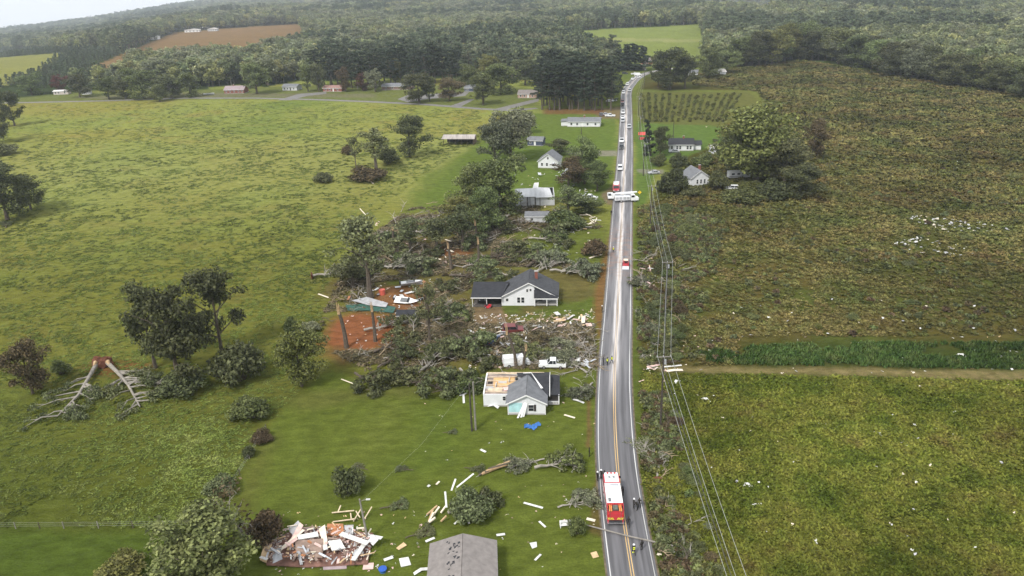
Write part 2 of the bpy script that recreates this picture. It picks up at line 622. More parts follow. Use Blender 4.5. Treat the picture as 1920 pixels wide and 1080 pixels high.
    l.new(ra.outputs[0], mu.inputs[0])
    l.new(rb.outputs[0], mu.inputs[1])
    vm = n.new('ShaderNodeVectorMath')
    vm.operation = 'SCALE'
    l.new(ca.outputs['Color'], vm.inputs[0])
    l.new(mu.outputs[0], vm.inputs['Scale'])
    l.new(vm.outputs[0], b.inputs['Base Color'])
    b.inputs['Roughness'].default_value = 1.0
    b.inputs['Specular IOR Level'].default_value = 0.0
    bp = n.new('ShaderNodeBump')
    bp.inputs['Strength'].default_value = 0.9
    bp.inputs['Distance'].default_value = 0.5
    l.new(na_.outputs['Fac'], bp.inputs['Height'])
    l.new(bp.outputs[0], b.inputs['Normal'])
    me.materials.append(m)
    return tag(obj('ground', me), kind='structure')


make_ground()

# ================================================================== road
ROAD_PX = [(1400, 1196, 1288), (1240, 1167, 1258), (1080, 1145, 1228), (1000, 1134.6, 1212), (900, 1123, 1191.6), (840, 1121, 1187), (720, 1123, 1178), (640, 1130, 1181), (540, 1138, 1183), (450, 1143, 1185),
           (390, 1148, 1186), (320, 1155, 1186), (290, 1157.5, 1187), (250, 1161, 1186), (225, 1163, 1185), (200, 1163, 1185), (175, 1164, 1184), (165, 1167.5, 1187), (150, 1178, 1201), (140, 1192, 1214), (133, 1216, 1240), (128, 1250, 1275)]
_c = np.array([((G(l, y) + G(r, y)) / 2)[:2] for y, l, r in ROAD_PX])
_d = np.concatenate([[0], np.cumsum(np.hypot(*np.diff(_c, axis=0).T))])
_t = np.arange(0, _d[-1], 2.0)
_kx = np.interp(_t, _d, _c[:, 0])
_ky = np.interp(_t, _d, _c[:, 1])
_k = np.hanning(25)
_k /= _k.sum()
_pad = lambda a: np.concatenate([2 * a[0] - a[12:0:-1], a, 2 * a[-1] - a[-2:-14:-1]])
CX = np.convolve(_pad(_kx), _k, 'valid')
CY = np.convolve(_pad(_ky), _k, 'valid')
TX, TY = np.gradient(CX), np.gradient(CY)
_n = np.hypot(TX, TY)
TX, TY = TX / _n, TY / _n


def road_at(py):
    """road centre and heading where the centre line is seen at photograph row py"""
    _, rows, _ = project(CX, CY, 0 * CX)
    i = int(np.argmin(abs(rows - py)))
    return Vector((CX[i], CY[i], 0)), math.atan2(TY[i], TX[i])


def ribbon(off0, off1, z, i0=0, i1=None, skip=None):
    i1 = i1 or len(CX)
    s = slice(i0, i1)
    nx, ny = TY[s], -TX[s]
    cols = np.linspace(off0, off1, 7 if off1 - off0 > 2 else 2)
    V = np.concatenate([np.stack([CX[s] + nx * o, CY[s] + ny * o, np.full(len(nx), z)], -1)[:, None] for o in cols], 1)
    k, c = V.shape[:2]
    i, j = np.meshgrid(np.arange(k - 1), np.arange(c - 1), indexing='ij')
    F = np.stack([i * c + j, i * c + j + 1, (i + 1) * c + j + 1, (i + 1) * c + j], -1).reshape(-1, 4)
    U = np.stack([np.tile(cols, (k, 1)), np.repeat(_t[s][:, None], c, 1)], -1).reshape(-1, 2)
    return V.reshape(-1, 3), F, U


def road_mesh(name, o0, o1, z, mat, parent=None, i0=0, i1=None):
    V, F, U = ribbon(o0, o1, z, i0, i1)
    me = np_mesh(name, V, F, mat)
    a = me.attributes.new('lane', 'FLOAT2', 'POINT')
    a.data.foreach_set('vector', U.astype(np.float32).ravel())
    return obj(name, me, parent)


def road_material(name, base, dust):
    m, nt, b = new_mat(name)
    n, l = nt.nodes, nt.links
    at = n.new('ShaderNodeAttribute')
    at.attribute_name = 'lane'
    sp = n.new('ShaderNodeSeparateXYZ')
    l.new(at.outputs['Vector'], sp.inputs[0])
    mp = n.new('ShaderNodeMapping')
    mp.inputs['Scale'].default_value = (1.6, 0.05, 1)
    l.new(at.outputs['Vector'], mp.inputs['Vector'])
    no = n.new('ShaderNodeTexNoise')
    no.inputs['Scale'].default_value = 1.0
    no.inputs['Detail'].default_value = 6
    l.new(mp.outputs[0], no.inputs['Vector'])
    geo = n.new('ShaderNodeNewGeometry')
    nf = n.new('ShaderNodeTexNoise')
    nf.inputs['Scale'].default_value = 0.5
    nf.inputs['Detail'].default_value = 6
    l.new(geo.outputs['Position'], nf.inputs['Vector'])

    def ramp(src, *stops):
        r = n.new('ShaderNodeValToRGB')
        e = r.color_ramp.elements
        while len(e) < len(stops):
            e.new(0.5)
        for k, (p, c) in enumerate(stops):
            e[k].position = p
            e[k].color = (c, c, c, 1) if not hasattr(c, '__len__') else tuple(c) + (1,)
        l.new(src, r.inputs['Fac'])
        return r.outputs[0]

    def math_(op, a, bb):
        q = n.new('ShaderNodeMath')
        q.operation = op
        for k, s_ in enumerate((a, bb)):
            if hasattr(s_, 'is_linked'):
                l.new(s_, q.inputs[k])
            else:
                q.inputs[k].default_value = s_
        return q.outputs[0]

    mix0 = n.new('ShaderNodeMix')
    mix0.data_type = 'RGBA'
    mix0.inputs[6].default_value = tuple(c * .72 for c in base) + (1,)
    mix0.inputs[7].default_value = tuple(c * 1.3 for c in base) + (1,)
    l.new(ramp(no.outputs['Fac'], (.35, 0.0), (.65, 1.0)), mix0.inputs[0])
    # pale dried mud carried along the middle of the road, from 35 m on
    cen = math_('ABSOLUTE', math_('ADD', sp.outputs[0], 0.1), 0)
    across = ramp(math_('MULTIPLY', cen, 0.33), (0.0, .5), (.07, .55), (.15, 1.0), (.24, .55), (.36, .12), (.6, .05))
    along = ramp(math_('MULTIPLY', sp.outputs[1], 0.002), (.135, 0.0), (.17, 1.0), (.8, 1.0), (.98, .6))
    patch = ramp(no.outputs['Fac'], (.36, .3), (.6, 1.0))
    md = math_('MULTIPLY', math_('MULTIPLY', across, along), patch)
    mix1 = n.new('ShaderNodeMix')
    mix1.data_type = 'RGBA'
    mix1.inputs[7].default_value = (.62, .59, .58, 1)
    l.new(mix0.outputs[2], mix1.inputs[6])
    l.new(math_('MULTIPLY', md, dust), mix1.inputs[0])
    # red clay dragged over the road where the diggers cross
    rc = ramp(math_('MULTIPLY', sp.outputs[1], 0.002), (.255, 0.0), (.285, 1.0), (.33, .8), (.37, 0.0))
    rn = ramp(nf.outputs['Fac'], (.42, 0.0), (.62, 1.0))
    mix2 = n.new('ShaderNodeMix')
    mix2.data_type = 'RGBA'
    mix2.inputs[7].default_value = (.24, .135, .09, 1)
    l.new(mix1.outputs[2], mix2.inputs[6])
    l.new(math_('MULTIPLY', math_('MULTIPLY', rc, rn), .5), mix2.inputs[0])
    l.new(mix2.outputs[2], b.inputs['Base Color'])
    b.inputs['Roughness'].default_value = 0.62
    b.inputs['Specular IOR Level'].default_value = 0.35
    return m


asphalt = road_material('asphalt', (.098, .096, .102), .9)
road = tag(road_mesh('road', -3.35, 3.35, 0.03, asphalt), kind='structure')
shoulder_mat = M('gravel_shoulder', (.105, .085, .055), 0.95, .4, 1.0)
tag(road_mesh('road_shoulder', -3.62, 3.62, 0.012, shoulder_mat), kind='structure')
paint_w = road_material('white_paint', (.46, .46, .45), .3)
paint_y = road_material('yellow_paint', (.46, .31, .13), 1.0)
road_mesh('edge_line', -3.02, -2.89, 0.036, paint_w, road)
road_mesh('edge_line', 2.89, 3.02, 0.036, paint_w, road)
road_mesh('centre_line', -0.24, -0.11, 0.036, paint_y, road)
road_mesh('centre_line', 0.11, 0.24, 0.036, paint_y, road)
# lane beside the far houses
_lp = [(1006, 203), (960, 207), (900, 204), (800, 196), (700, 191), (600, 187), (480, 184), (350, 184), (200, 189), (60, 192), (-120, 196)]
_lw = [G(*p) for p in _lp]
mb = MB()
for a, b in zip(_lw[:-1], _lw[1:]):
    d = (b - a).normalized()
    s = Vector((-d.y, d.x, 0)) * 2.6
    mb.add([a - s - d * .4, b - s + d * .4, b + s + d * .4, a + s - d * .4], [(0, 3, 2, 1)])
for i in range(len(mb.v)):
    mb.v[i] = (mb.v[i][0], mb.v[i][1], 0.02 + 0.004 * ((i // 4) % 2))
tag(mb.build('side_road', M('grey_lane', (.145, .138, .130), .9, .2, .4)), kind='structure')
for q in ([(745, 186), (765, 178), (850, 174), (880, 172), (872, 180), (800, 186), (765, 192)], [(925, 205), (990, 189), (1010, 185), (1010, 190), (945, 207)], [(840, 200), (880, 186), (890, 186), (862, 201)], [(520, 188), (560, 176), (612, 172), (612, 176), (575, 180), (545, 188)]):
    mb = MB()
    mb.add([G(*p) + Vector((0, 0, .016)) for p in q], [tuple(range(len(q)))])
    tag(mb.build('driveway', M('grey_lane')), kind='structure')

# ================================================================== vegetation makers
BARK = M('bark', (.085, .068, .052), .9, .3, 2.0)
PALE_BARK = M('pale_bark', (.25, .23, .20), .9, .3, 1.5)
RAW_WOOD = M('splintered_wood', (.36, .25, .14), .85, .3, 2.5)
CLAY = M('red_clay', (.14, .055, .034), .95, .35, 1.2, bump=.6)
F_MID = foliage('leaves_mid', (.066, .092, .034), (.150, .182, .068))
F_DARK = foliage('leaves_dark', (.046, .058, .025), (.108, .120, .054))
F_PINE = foliage('needles', (.024, .036, .023), (.052, .070, .042))
F_YEL = foliage('leaves_yellow_green', (.074, .092, .026), (.160, .172, .056))
F_GREY = foliage('leaves_grey_green', (0.096, 0.113, 0.067), (0.198, 0.216, 0.134))
F_RED = foliage('leaves_russet', (0.072, 0.038, 0.026), (0.150, 0.072, 0.043))
F_BROWN = foliage('leaves_wilted', (0.072, 0.058, 0.031), (0.150, 0.120, 0.062))
F_STORM = foliage('leaves_storm', (.062, .080, .034), (.158, .180, .086), scale=.9)


def leaf_quads(rng, centers, radii, n, size, flat=1.0, up=0.35, zmin=None):
    """n diamond leaves spread through clumps; returns verts, faces"""
    k = len(centers)
    w = radii[:, 0] * radii[:, 1] * radii[:, 2]
    idx = rng.choice(k, n, p=(w ** .8) / (w ** .8).sum())
    d = rng.normal(size=(n, 3))
    d /= np.linalg.norm(d, axis=1)[:, None] + 1e-9
    rr = rng.random(n) ** 0.45
    P = centers[idx] + d * rr[:, None] * radii[idx]
    if zmin is not None:
        P[:, 2] = np.maximum(P[:, 2], zmin + rng.random(n) * .3)
    nn = d + rng.normal(size=(n, 3)) * .75
    nn[:, 2] += up
    nn /= np.linalg.norm(nn, axis=1)[:, None] + 1e-9
    t = np.cross(nn, rng.normal(size=(n, 3)))
    t /= np.linalg.norm(t, axis=1)[:, None] + 1e-9
    b = np.cross(nn, t)
    s = size * (0.55 + 0.9 * rng.random(n))[:, None]
    V = np.stack([P - t * s * .75, P - b * s * .42, P + t * s * .75, P + b * s * .42], 1).reshape(-1, 3)
    F = np.arange(4 * n).reshape(-1, 4)
    return V, F


def tree_meshes(name, seed, kind, h, w, leaves, size, leaf_mat, bark=None, lean=(0, 0), bare=0.35, density=1.0, limbs=10, ragged=0.35):
    """tapered trunk with limbs, and a crown of leaf clumps carried by the limbs. Returns trunk and crown meshes"""
    rng = np.random.default_rng(seed)
    rnd = random.Random(seed)
    mb = MB()
    cen, rad = [], []
    tr = h * (0.011 if kind == 'pine' else 0.02) + 0.08

    def axis(t):
        return Vector((lean[0] * h * t * t + math.sin(t * 5 + seed) * .02 * h * t, lean[1] * h * t * t + math.cos(t * 4 + seed) * .02 * h * t, h * t))
    top = .93 if kind != 'broad' else .8
    pts = [axis(top * i / 6) for i in range(7)]
    mb.tube([p - (Vector((0, 0, .4)) if i == 0 else Vector()) for i, p in enumerate(pts)], [tr * (1.35 if i == 0 else 1) * (1 - .8 * i / 6) for i in range(7)], 6)
    for i in range(limbs):
        u = (i + rnd.random() * .8) / limbs
        t = bare + (top - bare) * u
        a = i * 2.4 + rnd.random() * .9
        if kind == 'broad':
            prof = math.sin(math.pi * (0.18 + 0.72 * u)) ** .8
            ln = w * .5 * prof * (.75 + .4 * rnd.random())
            ln *= 1 - ragged + 2 * ragged * rnd.random()
            rise = .35 + .7 * u + ragged * rnd.uniform(-.4, .5)
        elif kind == 'pine':
            prof = math.sin(math.pi * (0.2 + 0.7 * u)) ** .7
            ln = w * .5 * prof * (.6 + .6 * rnd.random())
            rise = .12 + .5 * u
        else:   # cone
            ln = w * .5 * (1.02 - u) * (.85 + .3 * rnd.random())
            rise = .05
        p0 = axis(t)
        dirv = Vector((math.cos(a), math.sin(a), rise)).normalized()
        p1 = p0 + dirv * ln * .55 + Vector((0, 0, .03 * h * rnd.random()))
        p2 = p0 + dirv * ln + Vector((0, 0, .05 * h * (rnd.random() - .3)))
        lr = tr * .42 * (1.1 - .6 * u)
        mb.tube([p0, p1, p2], [lr, lr * .6, lr * .2], 4, cap=False)
        nsub = 3 if kind == 'broad' else 2
        cr = w * (.155 if kind == 'broad' else .13) * (.6 + .8 * rnd.random())
        for p in [p2] + [p0.lerp(p2, .45 + .4 * rnd.random()) for _ in range(nsub - 1)]:
            q = p + Vector((rnd.uniform(-1, 1), rnd.uniform(-1, 1), rnd.uniform(-.5, .9))) * cr * .8
            mb.tube([p, q], [lr * .35, lr * .1], 3, cap=False)
            cen.append(q)
            fl = .72 if kind == 'broad' else (.5 if kind == 'pine' else .55)
            s_ = cr * (.65 + .6 * rnd.random())
            rad.append((s_ * 1.1, s_ * 1.1, s_ * fl))
    pt = axis(top)
    for k in range(3):
        cen.append(pt + Vector((rnd.uniform(-1, 1), rnd.uniform(-1, 1), rnd.uniform(-.6, .6))) * w * .08)
        rr = w * (.15 if kind == 'broad' else .09)
        rad.append((rr, rr, rr * .9))
    V, F = leaf_quads(rng, np.array(cen), np.array(rad), leaves, size)
    tm = mb.mesh(name + '_trunk')
    tm.materials.append(bark or BARK)
    cm = np_mesh(name + '_crown', V, F, leaf_mat)
    return tm, cm


def fallen_meshes(name, seed, length, w, leaves, size, leaf_mat, bark=None, root=True, limbs=17, up=.35):
    """a toppled tree: trunk along +X from the root plate, limbs and a heaped crown, lying on the ground"""
    rng = np.random.default_rng(seed)
    rnd = random.Random(seed)
    mb = MB()
    cen, rad = [], []
    tr = length * .018 + .1
    n = 7
    pts = [Vector((length * .8 * i / n, math.sin(i * .8 + seed) * .02 * length, .9 * tr + .5 * (i < 2) + .04 * length * math.sin(math.pi * i / n))) for i in range(n + 1)]
    mb.tube(pts, [tr * (1 - .75 * i / n) for i in range(n + 1)], 6)
    for i in range(limbs):
        u = (i + rnd.random() * .7) / limbs
        t = .3 + .68 * u
        k = min(int(t * n), n - 1)
        p0 = pts[k].lerp(pts[k + 1], t * n - k)
        a = rnd.choice([-1, 1]) * (.45 + .75 * rnd.random())
        ln = w * .6 * math.sin(math.pi * (.2 + .7 * u)) * (.6 + .6 * rnd.random())
        el = rnd.uniform(-.05, .75) if i % 3 else rnd.uniform(.6, 1.1)
        dirv = Vector((math.cos(a) * math.cos(el), math.sin(a) * math.cos(el), math.sin(el)))
        p1 = p0 + dirv * ln * .5
        p2 = p0 + dirv * ln
        p1.z = max(p1.z, .2)
        p2.z = max(p2.z * up * 1.8, .25)
        lr = tr * .4 * (1.1 - .5 * u)
        mb.tube([p0, p1, p2], [lr, lr * .6, lr * .22], 4, cap=False)
        for j in range(3):
            q = p1.lerp(p2, .3 + .9 * rnd.random()) + Vector((rnd.uniform(0, 1), rnd.uniform(-1, 1), rnd.uniform(-.2, .6))) * w * .14
            q.z = max(q.z, .25)
            mb.tube([p2 if j else p1, q], [lr * .4, lr * .12], 3, cap=False)
            cen.append(q)
            s_ = w * .095 * (.5 + .9 * rnd.random())
            rad.append((s_ * 1.3, s_ * 1.3, s_ * .55))
    for i in range(limbs):      # bare broken limbs sticking out of the heap
        k = rnd.randrange(2, n)
        p0 = pts[k] + Vector((0, rnd.uniform(-.25, .25) * w, .1))
        a, el = rnd.uniform(-1.6, 1.6), rnd.uniform(.1, .9)
        ln = w * rnd.uniform(.15, .42)
        q = p0 + Vector((math.cos(a) * math.cos(el), math.sin(a) * math.cos(el), math.sin(el))) * ln
        mb.tube([p0, p0.lerp(q, .5) + Vector((0, 0, .1 * ln)), q], [.11, .075, .03], 4, cap=False)
    V, F = leaf_quads(rng, np.array(cen), np.array(rad), leaves, size, up=.5, zmin=.03)
    tm = mb.mesh(name + '_trunk')
    tm.materials.append(bark or BARK)
    cm = np_mesh(name + '_crown', V, F, leaf_mat)
    rm = None
    if root:
        rb = MB()
        bm = bmesh.new()
        bmesh.ops.create_icosphere(bm, subdivisions=3, radius=1.0)
        for v in bm.verts:
            nrm = v.co.normalized()
            k = 1 + .35 * (rnd.random() - .5)
            v.co = Vector((v.co.x * .32, v.co.y * 1.25 * k, v.co.z * 1.25 * k)) * (length * .06)
        vs = [tuple(v.co + Vector((-.1, 0, length * .05))) for v in bm.verts]
        fs = [tuple(v.index for v in f.verts) for f in bm.faces]
        bm.free()
        rb.add(vs, fs)
        for j in range(9):
            a = j * .7 + rnd.random() * .4
            ln = length * .085 * (.7 + .6 * rnd.random())
            e = Vector((-.25, math.cos(a) * ln, length * .07 + math.sin(a) * ln))
            rb.tube([(0, math.cos(a) * ln * .4, length * .07 + math.sin(a) * ln * .4), e], [.12, .03], 4)
        rm = rb.mesh(name + '_roots')
        rm.materials.append(CLAY)
    return tm, cm, rm


def bush_meshes(name, seed, w, h, leaves, size, leaf_mat):
    rng = np.random.default_rng(seed)
    rnd = random.Random(seed)
    mb = MB()
    cen, rad = [], []
    for i in range(12):
        a = i * 2.4
        rr = w * .36 * math.sqrt((i + .5) / 12)
        q = Vector((math.cos(a) * rr, math.sin(a) * rr, h * (.35 + .3 * rnd.random()) * (1.1 - .5 * (rr / (w * .36)) ** 2)))
        mb.tube([(q.x * .15, q.y * .15, -.1), q * .6, q], [.09, .06, .02], 4, cap=False)
        cen.append(q)
        s_ = w * .19 * (.8 + .5 * rnd.random())
        rad.append((s_, s_, min(s_ * .8, h * .4)))
    V, F = leaf_quads(rng, np.array(cen), np.array(rad), leaves, size, zmin=.02)
    tm = mb.mesh(name + '_stems')
    tm.materials.append(BARK)
    return tm, np_mesh(name + '_leaves', V, F, leaf_mat)


def place_tree(name, meshes, loc, rz=0.0, sc=1.0, label=None, cat='tree', group=None, tilt=(0, 0), parts=('trunk', 'crown', 'root_plate')):
    e = empty(name, loc, rz)
    e.rotation_euler = (tilt[0], tilt[1], rz)
    e.scale = (sc,) * 3 if not hasattr(sc, '__len__') else sc
    for p, me in zip(parts, meshes):
        if me is not None:
            obj(p, me, e)
    return tag(e, label, cat, group)


# ------------------------------------------------------------------ scattered stuff by geometry nodes (what nobody could count)
def proto_collection(name, meshes):
    c = bpy.data.collections.new(name)
    for i, me in enumerate(meshes):
        o = bpy.data.objects.new('%s_%02d' % (name, i), me)
        c.objects.link(o)
    return c


def scatter(name, pts, scale, proto, seed, label, cat, idx=None, tilt=0.0):
    """one object of kind stuff: points carrying copies of small meshes"""
    rng = np.random.default_rng(seed)
    n = len(pts)
    me = bpy.data.meshes.new(name)
    me.vertices.add(n)
    me.vertices.foreach_set('co', np.ascontiguousarray(pts, np.float32).ravel())
    a = me.attributes.new('sc', 'FLOAT_VECTOR', 'POINT')
    sc = np.asarray(scale, np.float32)
    if sc.ndim == 1:
        sc = np.repeat(sc[:, None], 3, 1)
    a.data.foreach_set('vector', np.ascontiguousarray(sc, np.float32).ravel())
    a = me.attributes.new('rot', 'FLOAT_VECTOR', 'POINT')
    rot = np.stack([rng.normal(0, tilt, n), rng.normal(0, tilt, n), rng.random(n) * 6.283], -1)
    a.data.foreach_set('vector', rot.astype(np.float32).ravel())
    a = me.attributes.new('pick', 'INT', 'POINT')
    k = len(proto.objects)
    a.data.foreach_set('value', (idx if idx is not None else rng.integers(0, k, n)).astype(np.int32))
    o = obj(name, me)
    ng = bpy.data.node_groups.new(name + '_scatter', 'GeometryNodeTree')
    ng.interface.new_socket('Geometry', in_out='INPUT', socket_type='NodeSocketGeometry')
    ng.interface.new_socket('Geometry', in_out='OUTPUT', socket_type='NodeSocketGeometry')
    N, L = ng.nodes, ng.links
    gi, go = N.new('NodeGroupInput'), N.new('NodeGroupOutput')
    ci = N.new('GeometryNodeCollectionInfo')
    ci.inputs['Collection'].default_value = proto
    ci.inputs['Separate Children'].default_value = True
    ci.inputs['Reset Children'].default_value = True
    ip = N.new('GeometryNodeInstanceOnPoints')
    ip.inputs['Pick Instance'].default_value = True

    def attr(nm, tp):
        q = N.new('GeometryNodeInputNamedAttribute')
        q.data_type = tp
        q.inputs['Name'].default_value = nm
        return q.outputs['Attribute']
    L.new(gi.outputs[0], ip.inputs['Points'])
    L.new(ci.outputs[0], ip.inputs['Instance'])
    L.new(attr('pick', 'INT'), ip.inputs['Instance Index'])
    L.new(attr('sc', 'FLOAT_VECTOR'), ip.inputs['Scale'])
    L.new(attr('rot', 'FLOAT_VECTOR'), ip.inputs['Rotation'])
    L.new(ip.outputs[0], go.inputs[0])
    md = o.modifiers.new('scatter', 'NODES')
    md.node_group = ng
    return tag(o, label, cat, kind='stuff')


def joined(name, tm, cm):
    """trunk and crown in one mesh (two materials), for the far woods"""
    bm = bmesh.new()
    bm.from_mesh(tm)
    k = len(bm.faces)
    bm.from_mesh(cm)
    bm.faces.ensure_lookup_table()
    for f in bm.faces[k:]:
        f.material_index = 1
    me = bpy.data.meshes.new(name)
    bm.to_mesh(me)
    bm.free()
    me.materials.append(tm.materials[0])
    me.materials.append(cm.materials[0])
    return me


# ------------------------------------------------------------------ the far woods
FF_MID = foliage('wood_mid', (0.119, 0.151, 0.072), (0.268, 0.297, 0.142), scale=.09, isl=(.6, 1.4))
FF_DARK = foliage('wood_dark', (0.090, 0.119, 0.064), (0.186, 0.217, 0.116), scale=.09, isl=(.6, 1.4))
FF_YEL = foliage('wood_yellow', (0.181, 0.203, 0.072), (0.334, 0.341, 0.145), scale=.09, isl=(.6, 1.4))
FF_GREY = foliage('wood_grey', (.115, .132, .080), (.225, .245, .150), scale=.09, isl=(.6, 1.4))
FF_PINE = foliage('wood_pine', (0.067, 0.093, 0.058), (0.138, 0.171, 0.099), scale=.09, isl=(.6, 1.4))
FAR_B = [tree_meshes('far_broadleaf', 100 + i, 'broad', 17 + (i % 3) * 2, 11 + (i % 2) * 2.5, 900, 1.0, [FF_MID, FF_DARK, FF_MID, FF_YEL, FF_MID, FF_GREY][i], bare=.2, limbs=12) for i in range(6)]
FAR_P = [tree_meshes('far_pine', 120 + i, 'pine', 23, 7.5, 750, .9, FF_PINE, bare=.42, limbs=14) for i in range(3)]
FAR_C = [tree_meshes('far_cedar', 130, 'cone', 13, 6, 650, .8, FF_PINE, bare=.06, limbs=16)]
wood_protos = proto_collection('wood', [joined('wood_%d' % i, *t) for i, t in enumerate(FAR_B + FAR_P + FAR_C)])


def wood_points():
    rng = np.random.default_rng(7)
    out, scl, pick = [], [], []
    for r0, r1, sp, k in ((430, 900, 6.6, 1.0), (900, 1600, 8.5, 1.05), (1600, 2600, 13, 1.25), (2600, 5500, 22, 1.8)):
        half = R(46)
        n = int(half * (r1 * r1 - r0 * r0) / sp ** 2)
        r = np.sqrt(rng.random(n) * (r1 * r1 - r0 * r0) + r0 * r0)
        a = rng.uniform(-half, half, n)
        x, y = r * np.sin(a), r * np.cos(a)
        z = terr(x, y)
        px, py, f = project(x, y, z)
        m = f & (py < np.interp(px, _fex, _fey) - 1.0) & ~far_field_mask(px, py, 0)
        x, y, z, px, py = x[m], y[m], z[m], px[m], py[m]
        t = vnoise(x, y, 130, 31, 2)
        q = rng.integers(0, 3, len(x))
        q = np.where(rng.random(len(x)) < np.where(px < 1050, .5, .22), rng.integers(3, 6, len(x)), q)
        pine = (t > .58) & (rng.random(len(x)) < .8)
        young = (px < 240) & (py > 95) & (py < 165)      # plantation of young pines on the left
        pinewood = (px > 600) & (px < 1160) & (py > 120)
        q = np.where(pine | (pinewood & (rng.random(len(x)) < .6)), rng.integers(6, 9, len(x)), q)
        q = np.where(young, 9, q)
        s = k * rng.uniform(.72, 1.2, len(x))
        s = np.where(young, s * .62, s)
        edge = np.interp(px, _fex, _fey) - py
        out.append(np.stack([x, y, z - .3], -1))
        scl.append(np.stack([s * rng.uniform(.9, 1.2, len(x)), s * rng.uniform(.9, 1.2, len(x)), s / k ** .35], -1))
        pick.append(q)
    return np.concatenate(out), np.concatenate(scl), np.concatenate(pick)


_p, _s, _q = wood_points()
scatter('far_woods', _p, _s, wood_protos, 3, 'mixed woods stretching from behind the far houses to the hazy horizon', 'woods', _q, tilt=.02)


def height_at(loc, top_py):
    lo, hi = 0.1, 60.0
    for _ in range(40):
        m = (lo + hi) / 2
        _, py, _ = project(loc.x, loc.y, m)
        if py > top_py:
            lo = m
        else:
            hi = m
    return lo


def ppm(loc):
    """photograph pixels per metre across the view at a ground point"""
    a, _, _ = project(loc.x, loc.y, 0)
    b, _, _ = project(loc.x + 1, loc.y, 0)
    return float(b - a)


# ------------------------------------------------------------------ low growth, too many to count
def clump_mesh(name, seed, w, h, n, size, mat, up=.9, tall=False):
    rng = np.random.default_rng(seed)
    P = rng.normal(size=(n, 3)) * (w * .3, w * .3, 0)
    P[:, 2] = rng.random(n) * h * .8
    V, F = [], []
    for i in range(n):
        p = P[i]
        a = rng.random() * 6.283
        ln = size * (.6 + .8 * rng.random())
        if tall:
            d = np.array([math.cos(a) * .45, math.sin(a) * .45, .9]) * ln
        else:
            d = np.array([math.cos(a), math.sin(a), up * (rng.random() - .15)]) * ln
        s = np.array([-math.sin(a), math.cos(a), .2 * (rng.random() - .5)]) * ln * (.13 if tall else .32)
        o = len(V)
        V += [p - d * .4, p + s, p + d * .6, p - s]
        F.append((o, o + 1, o + 2, o + 3))
    V = np.array(V)
    V[:, 2] = np.maximum(V[:, 2], -.05)
    return np_mesh(name, V, np.array(F), mat)


def field_mat(name, cols, scale=.05):
    """growth colour drifting over the field by patches"""
    m, nt, b = new_mat(name)
    n, l = nt.nodes, nt.links
    geo = n.new('ShaderNodeNewGeometry')
    no = n.new('ShaderNodeTexNoise')
    no.inputs['Scale'].default_value = scale
    no.inputs['Detail'].default_value = 7
    no.inputs['Roughness'].default_value = .75
    l.new(geo.outputs['Position'], no.inputs['Vector'])
    r = n.new('ShaderNodeValToRGB')
    e = r.color_ramp.elements
    while len(e) < len(cols):
        e.new(.5)
    for i, c in enumerate(cols):
        e[i].position = .32 + .36 * i / (len(cols) - 1)
        e[i].color = c + (1,)
    l.new(no.outputs['Fac'], r.inputs['Fac'])
    oi = n.new('ShaderNodeObjectInfo')
    mr = n.new('ShaderNodeMapRange')
    mr.inputs['To Min'].default_value = .65
    mr.inputs['To Max'].default_value = 1.35
    l.new(oi.outputs['Random'], mr.inputs['Value'])
    vm = n.new('ShaderNodeVectorMath')
    vm.operation = 'SCALE'
    l.new(r.outputs[0], vm.inputs[0])
    pl = n.new('ShaderNodeMapRange')
    pl.inputs['To Min'].default_value = .45
    pl.inputs['To Max'].default_value = 1.5
    l.new(geo.outputs['Random Per Island'], pl.inputs['Value'])
    pm = n.new('ShaderNodeMath')
    pm.operation = 'MULTIPLY'
    l.new(mr.outputs[0], pm.inputs[0])
    l.new(pl.outputs[0], pm.inputs[1])
    lo = n.new('ShaderNodeTexNoise')
    lo.inputs['Scale'].default_value = .022
    lo.inputs['Detail'].default_value = 3
    l.new(geo.outputs['Position'], lo.inputs['Vector'])
    lm = n.new('ShaderNodeMapRange')
    lm.inputs['From Min'].default_value = .35
    lm.inputs['From Max'].default_value = .65
    lm.inputs['To Min'].default_value = .68
    lm.inputs['To Max'].default_value = 1.28
    l.new(lo.outputs['Fac'], lm.inputs['Value'])
    pq = n.new('ShaderNodeMath')
    pq.operation = 'MULTIPLY'
    l.new(pm.outputs[0], pq.inputs[0])
    l.new(lm.outputs[0], pq.inputs[1])
    l.new(pq.outputs[0], vm.inputs['Scale'])
    l.new(vm.outputs[0], b.inputs['Base Color'])
    b.inputs['Roughness'].default_value = .8
    b.inputs['Specular IOR Level'].default_value = .02
    return m


def zone_points(outline, n, seed, power=1.0, keep=None, holes=()):
    """random ground points in an outline, density falling with distance by power"""
    W = poly_world(outline)
    rng = np.random.default_rng(seed)
    x0, y0 = W.min(0)
    x1, y1 = W.max(0)
    dmin = max(70.0, float(np.min(np.hypot(W[:, 0], W[:, 1]))))
    X, Y = [], []
    got = 0
    for _ in range(200):
        x = rng.uniform(x0, x1, 60000)
        y = rng.uniform(y0, y1, 60000)
        r = np.hypot(x, y)
        m = inside(W, x, y) & (rng.random(60000) < (dmin / np.maximum(r, dmin)) ** power)
        for H in holes:
            m &= ~inside(H, x, y)
        if keep is not None:
            m &= keep(x, y, rng)
        X.append(x[m])
        Y.append(y[m])
        got += int(m.sum())
        if got >= n:
            break
    x, y = np.concatenate(X)[:n], np.concatenate(Y)[:n]
    return np.stack([x, y, np.zeros_like(x)], -1), rng


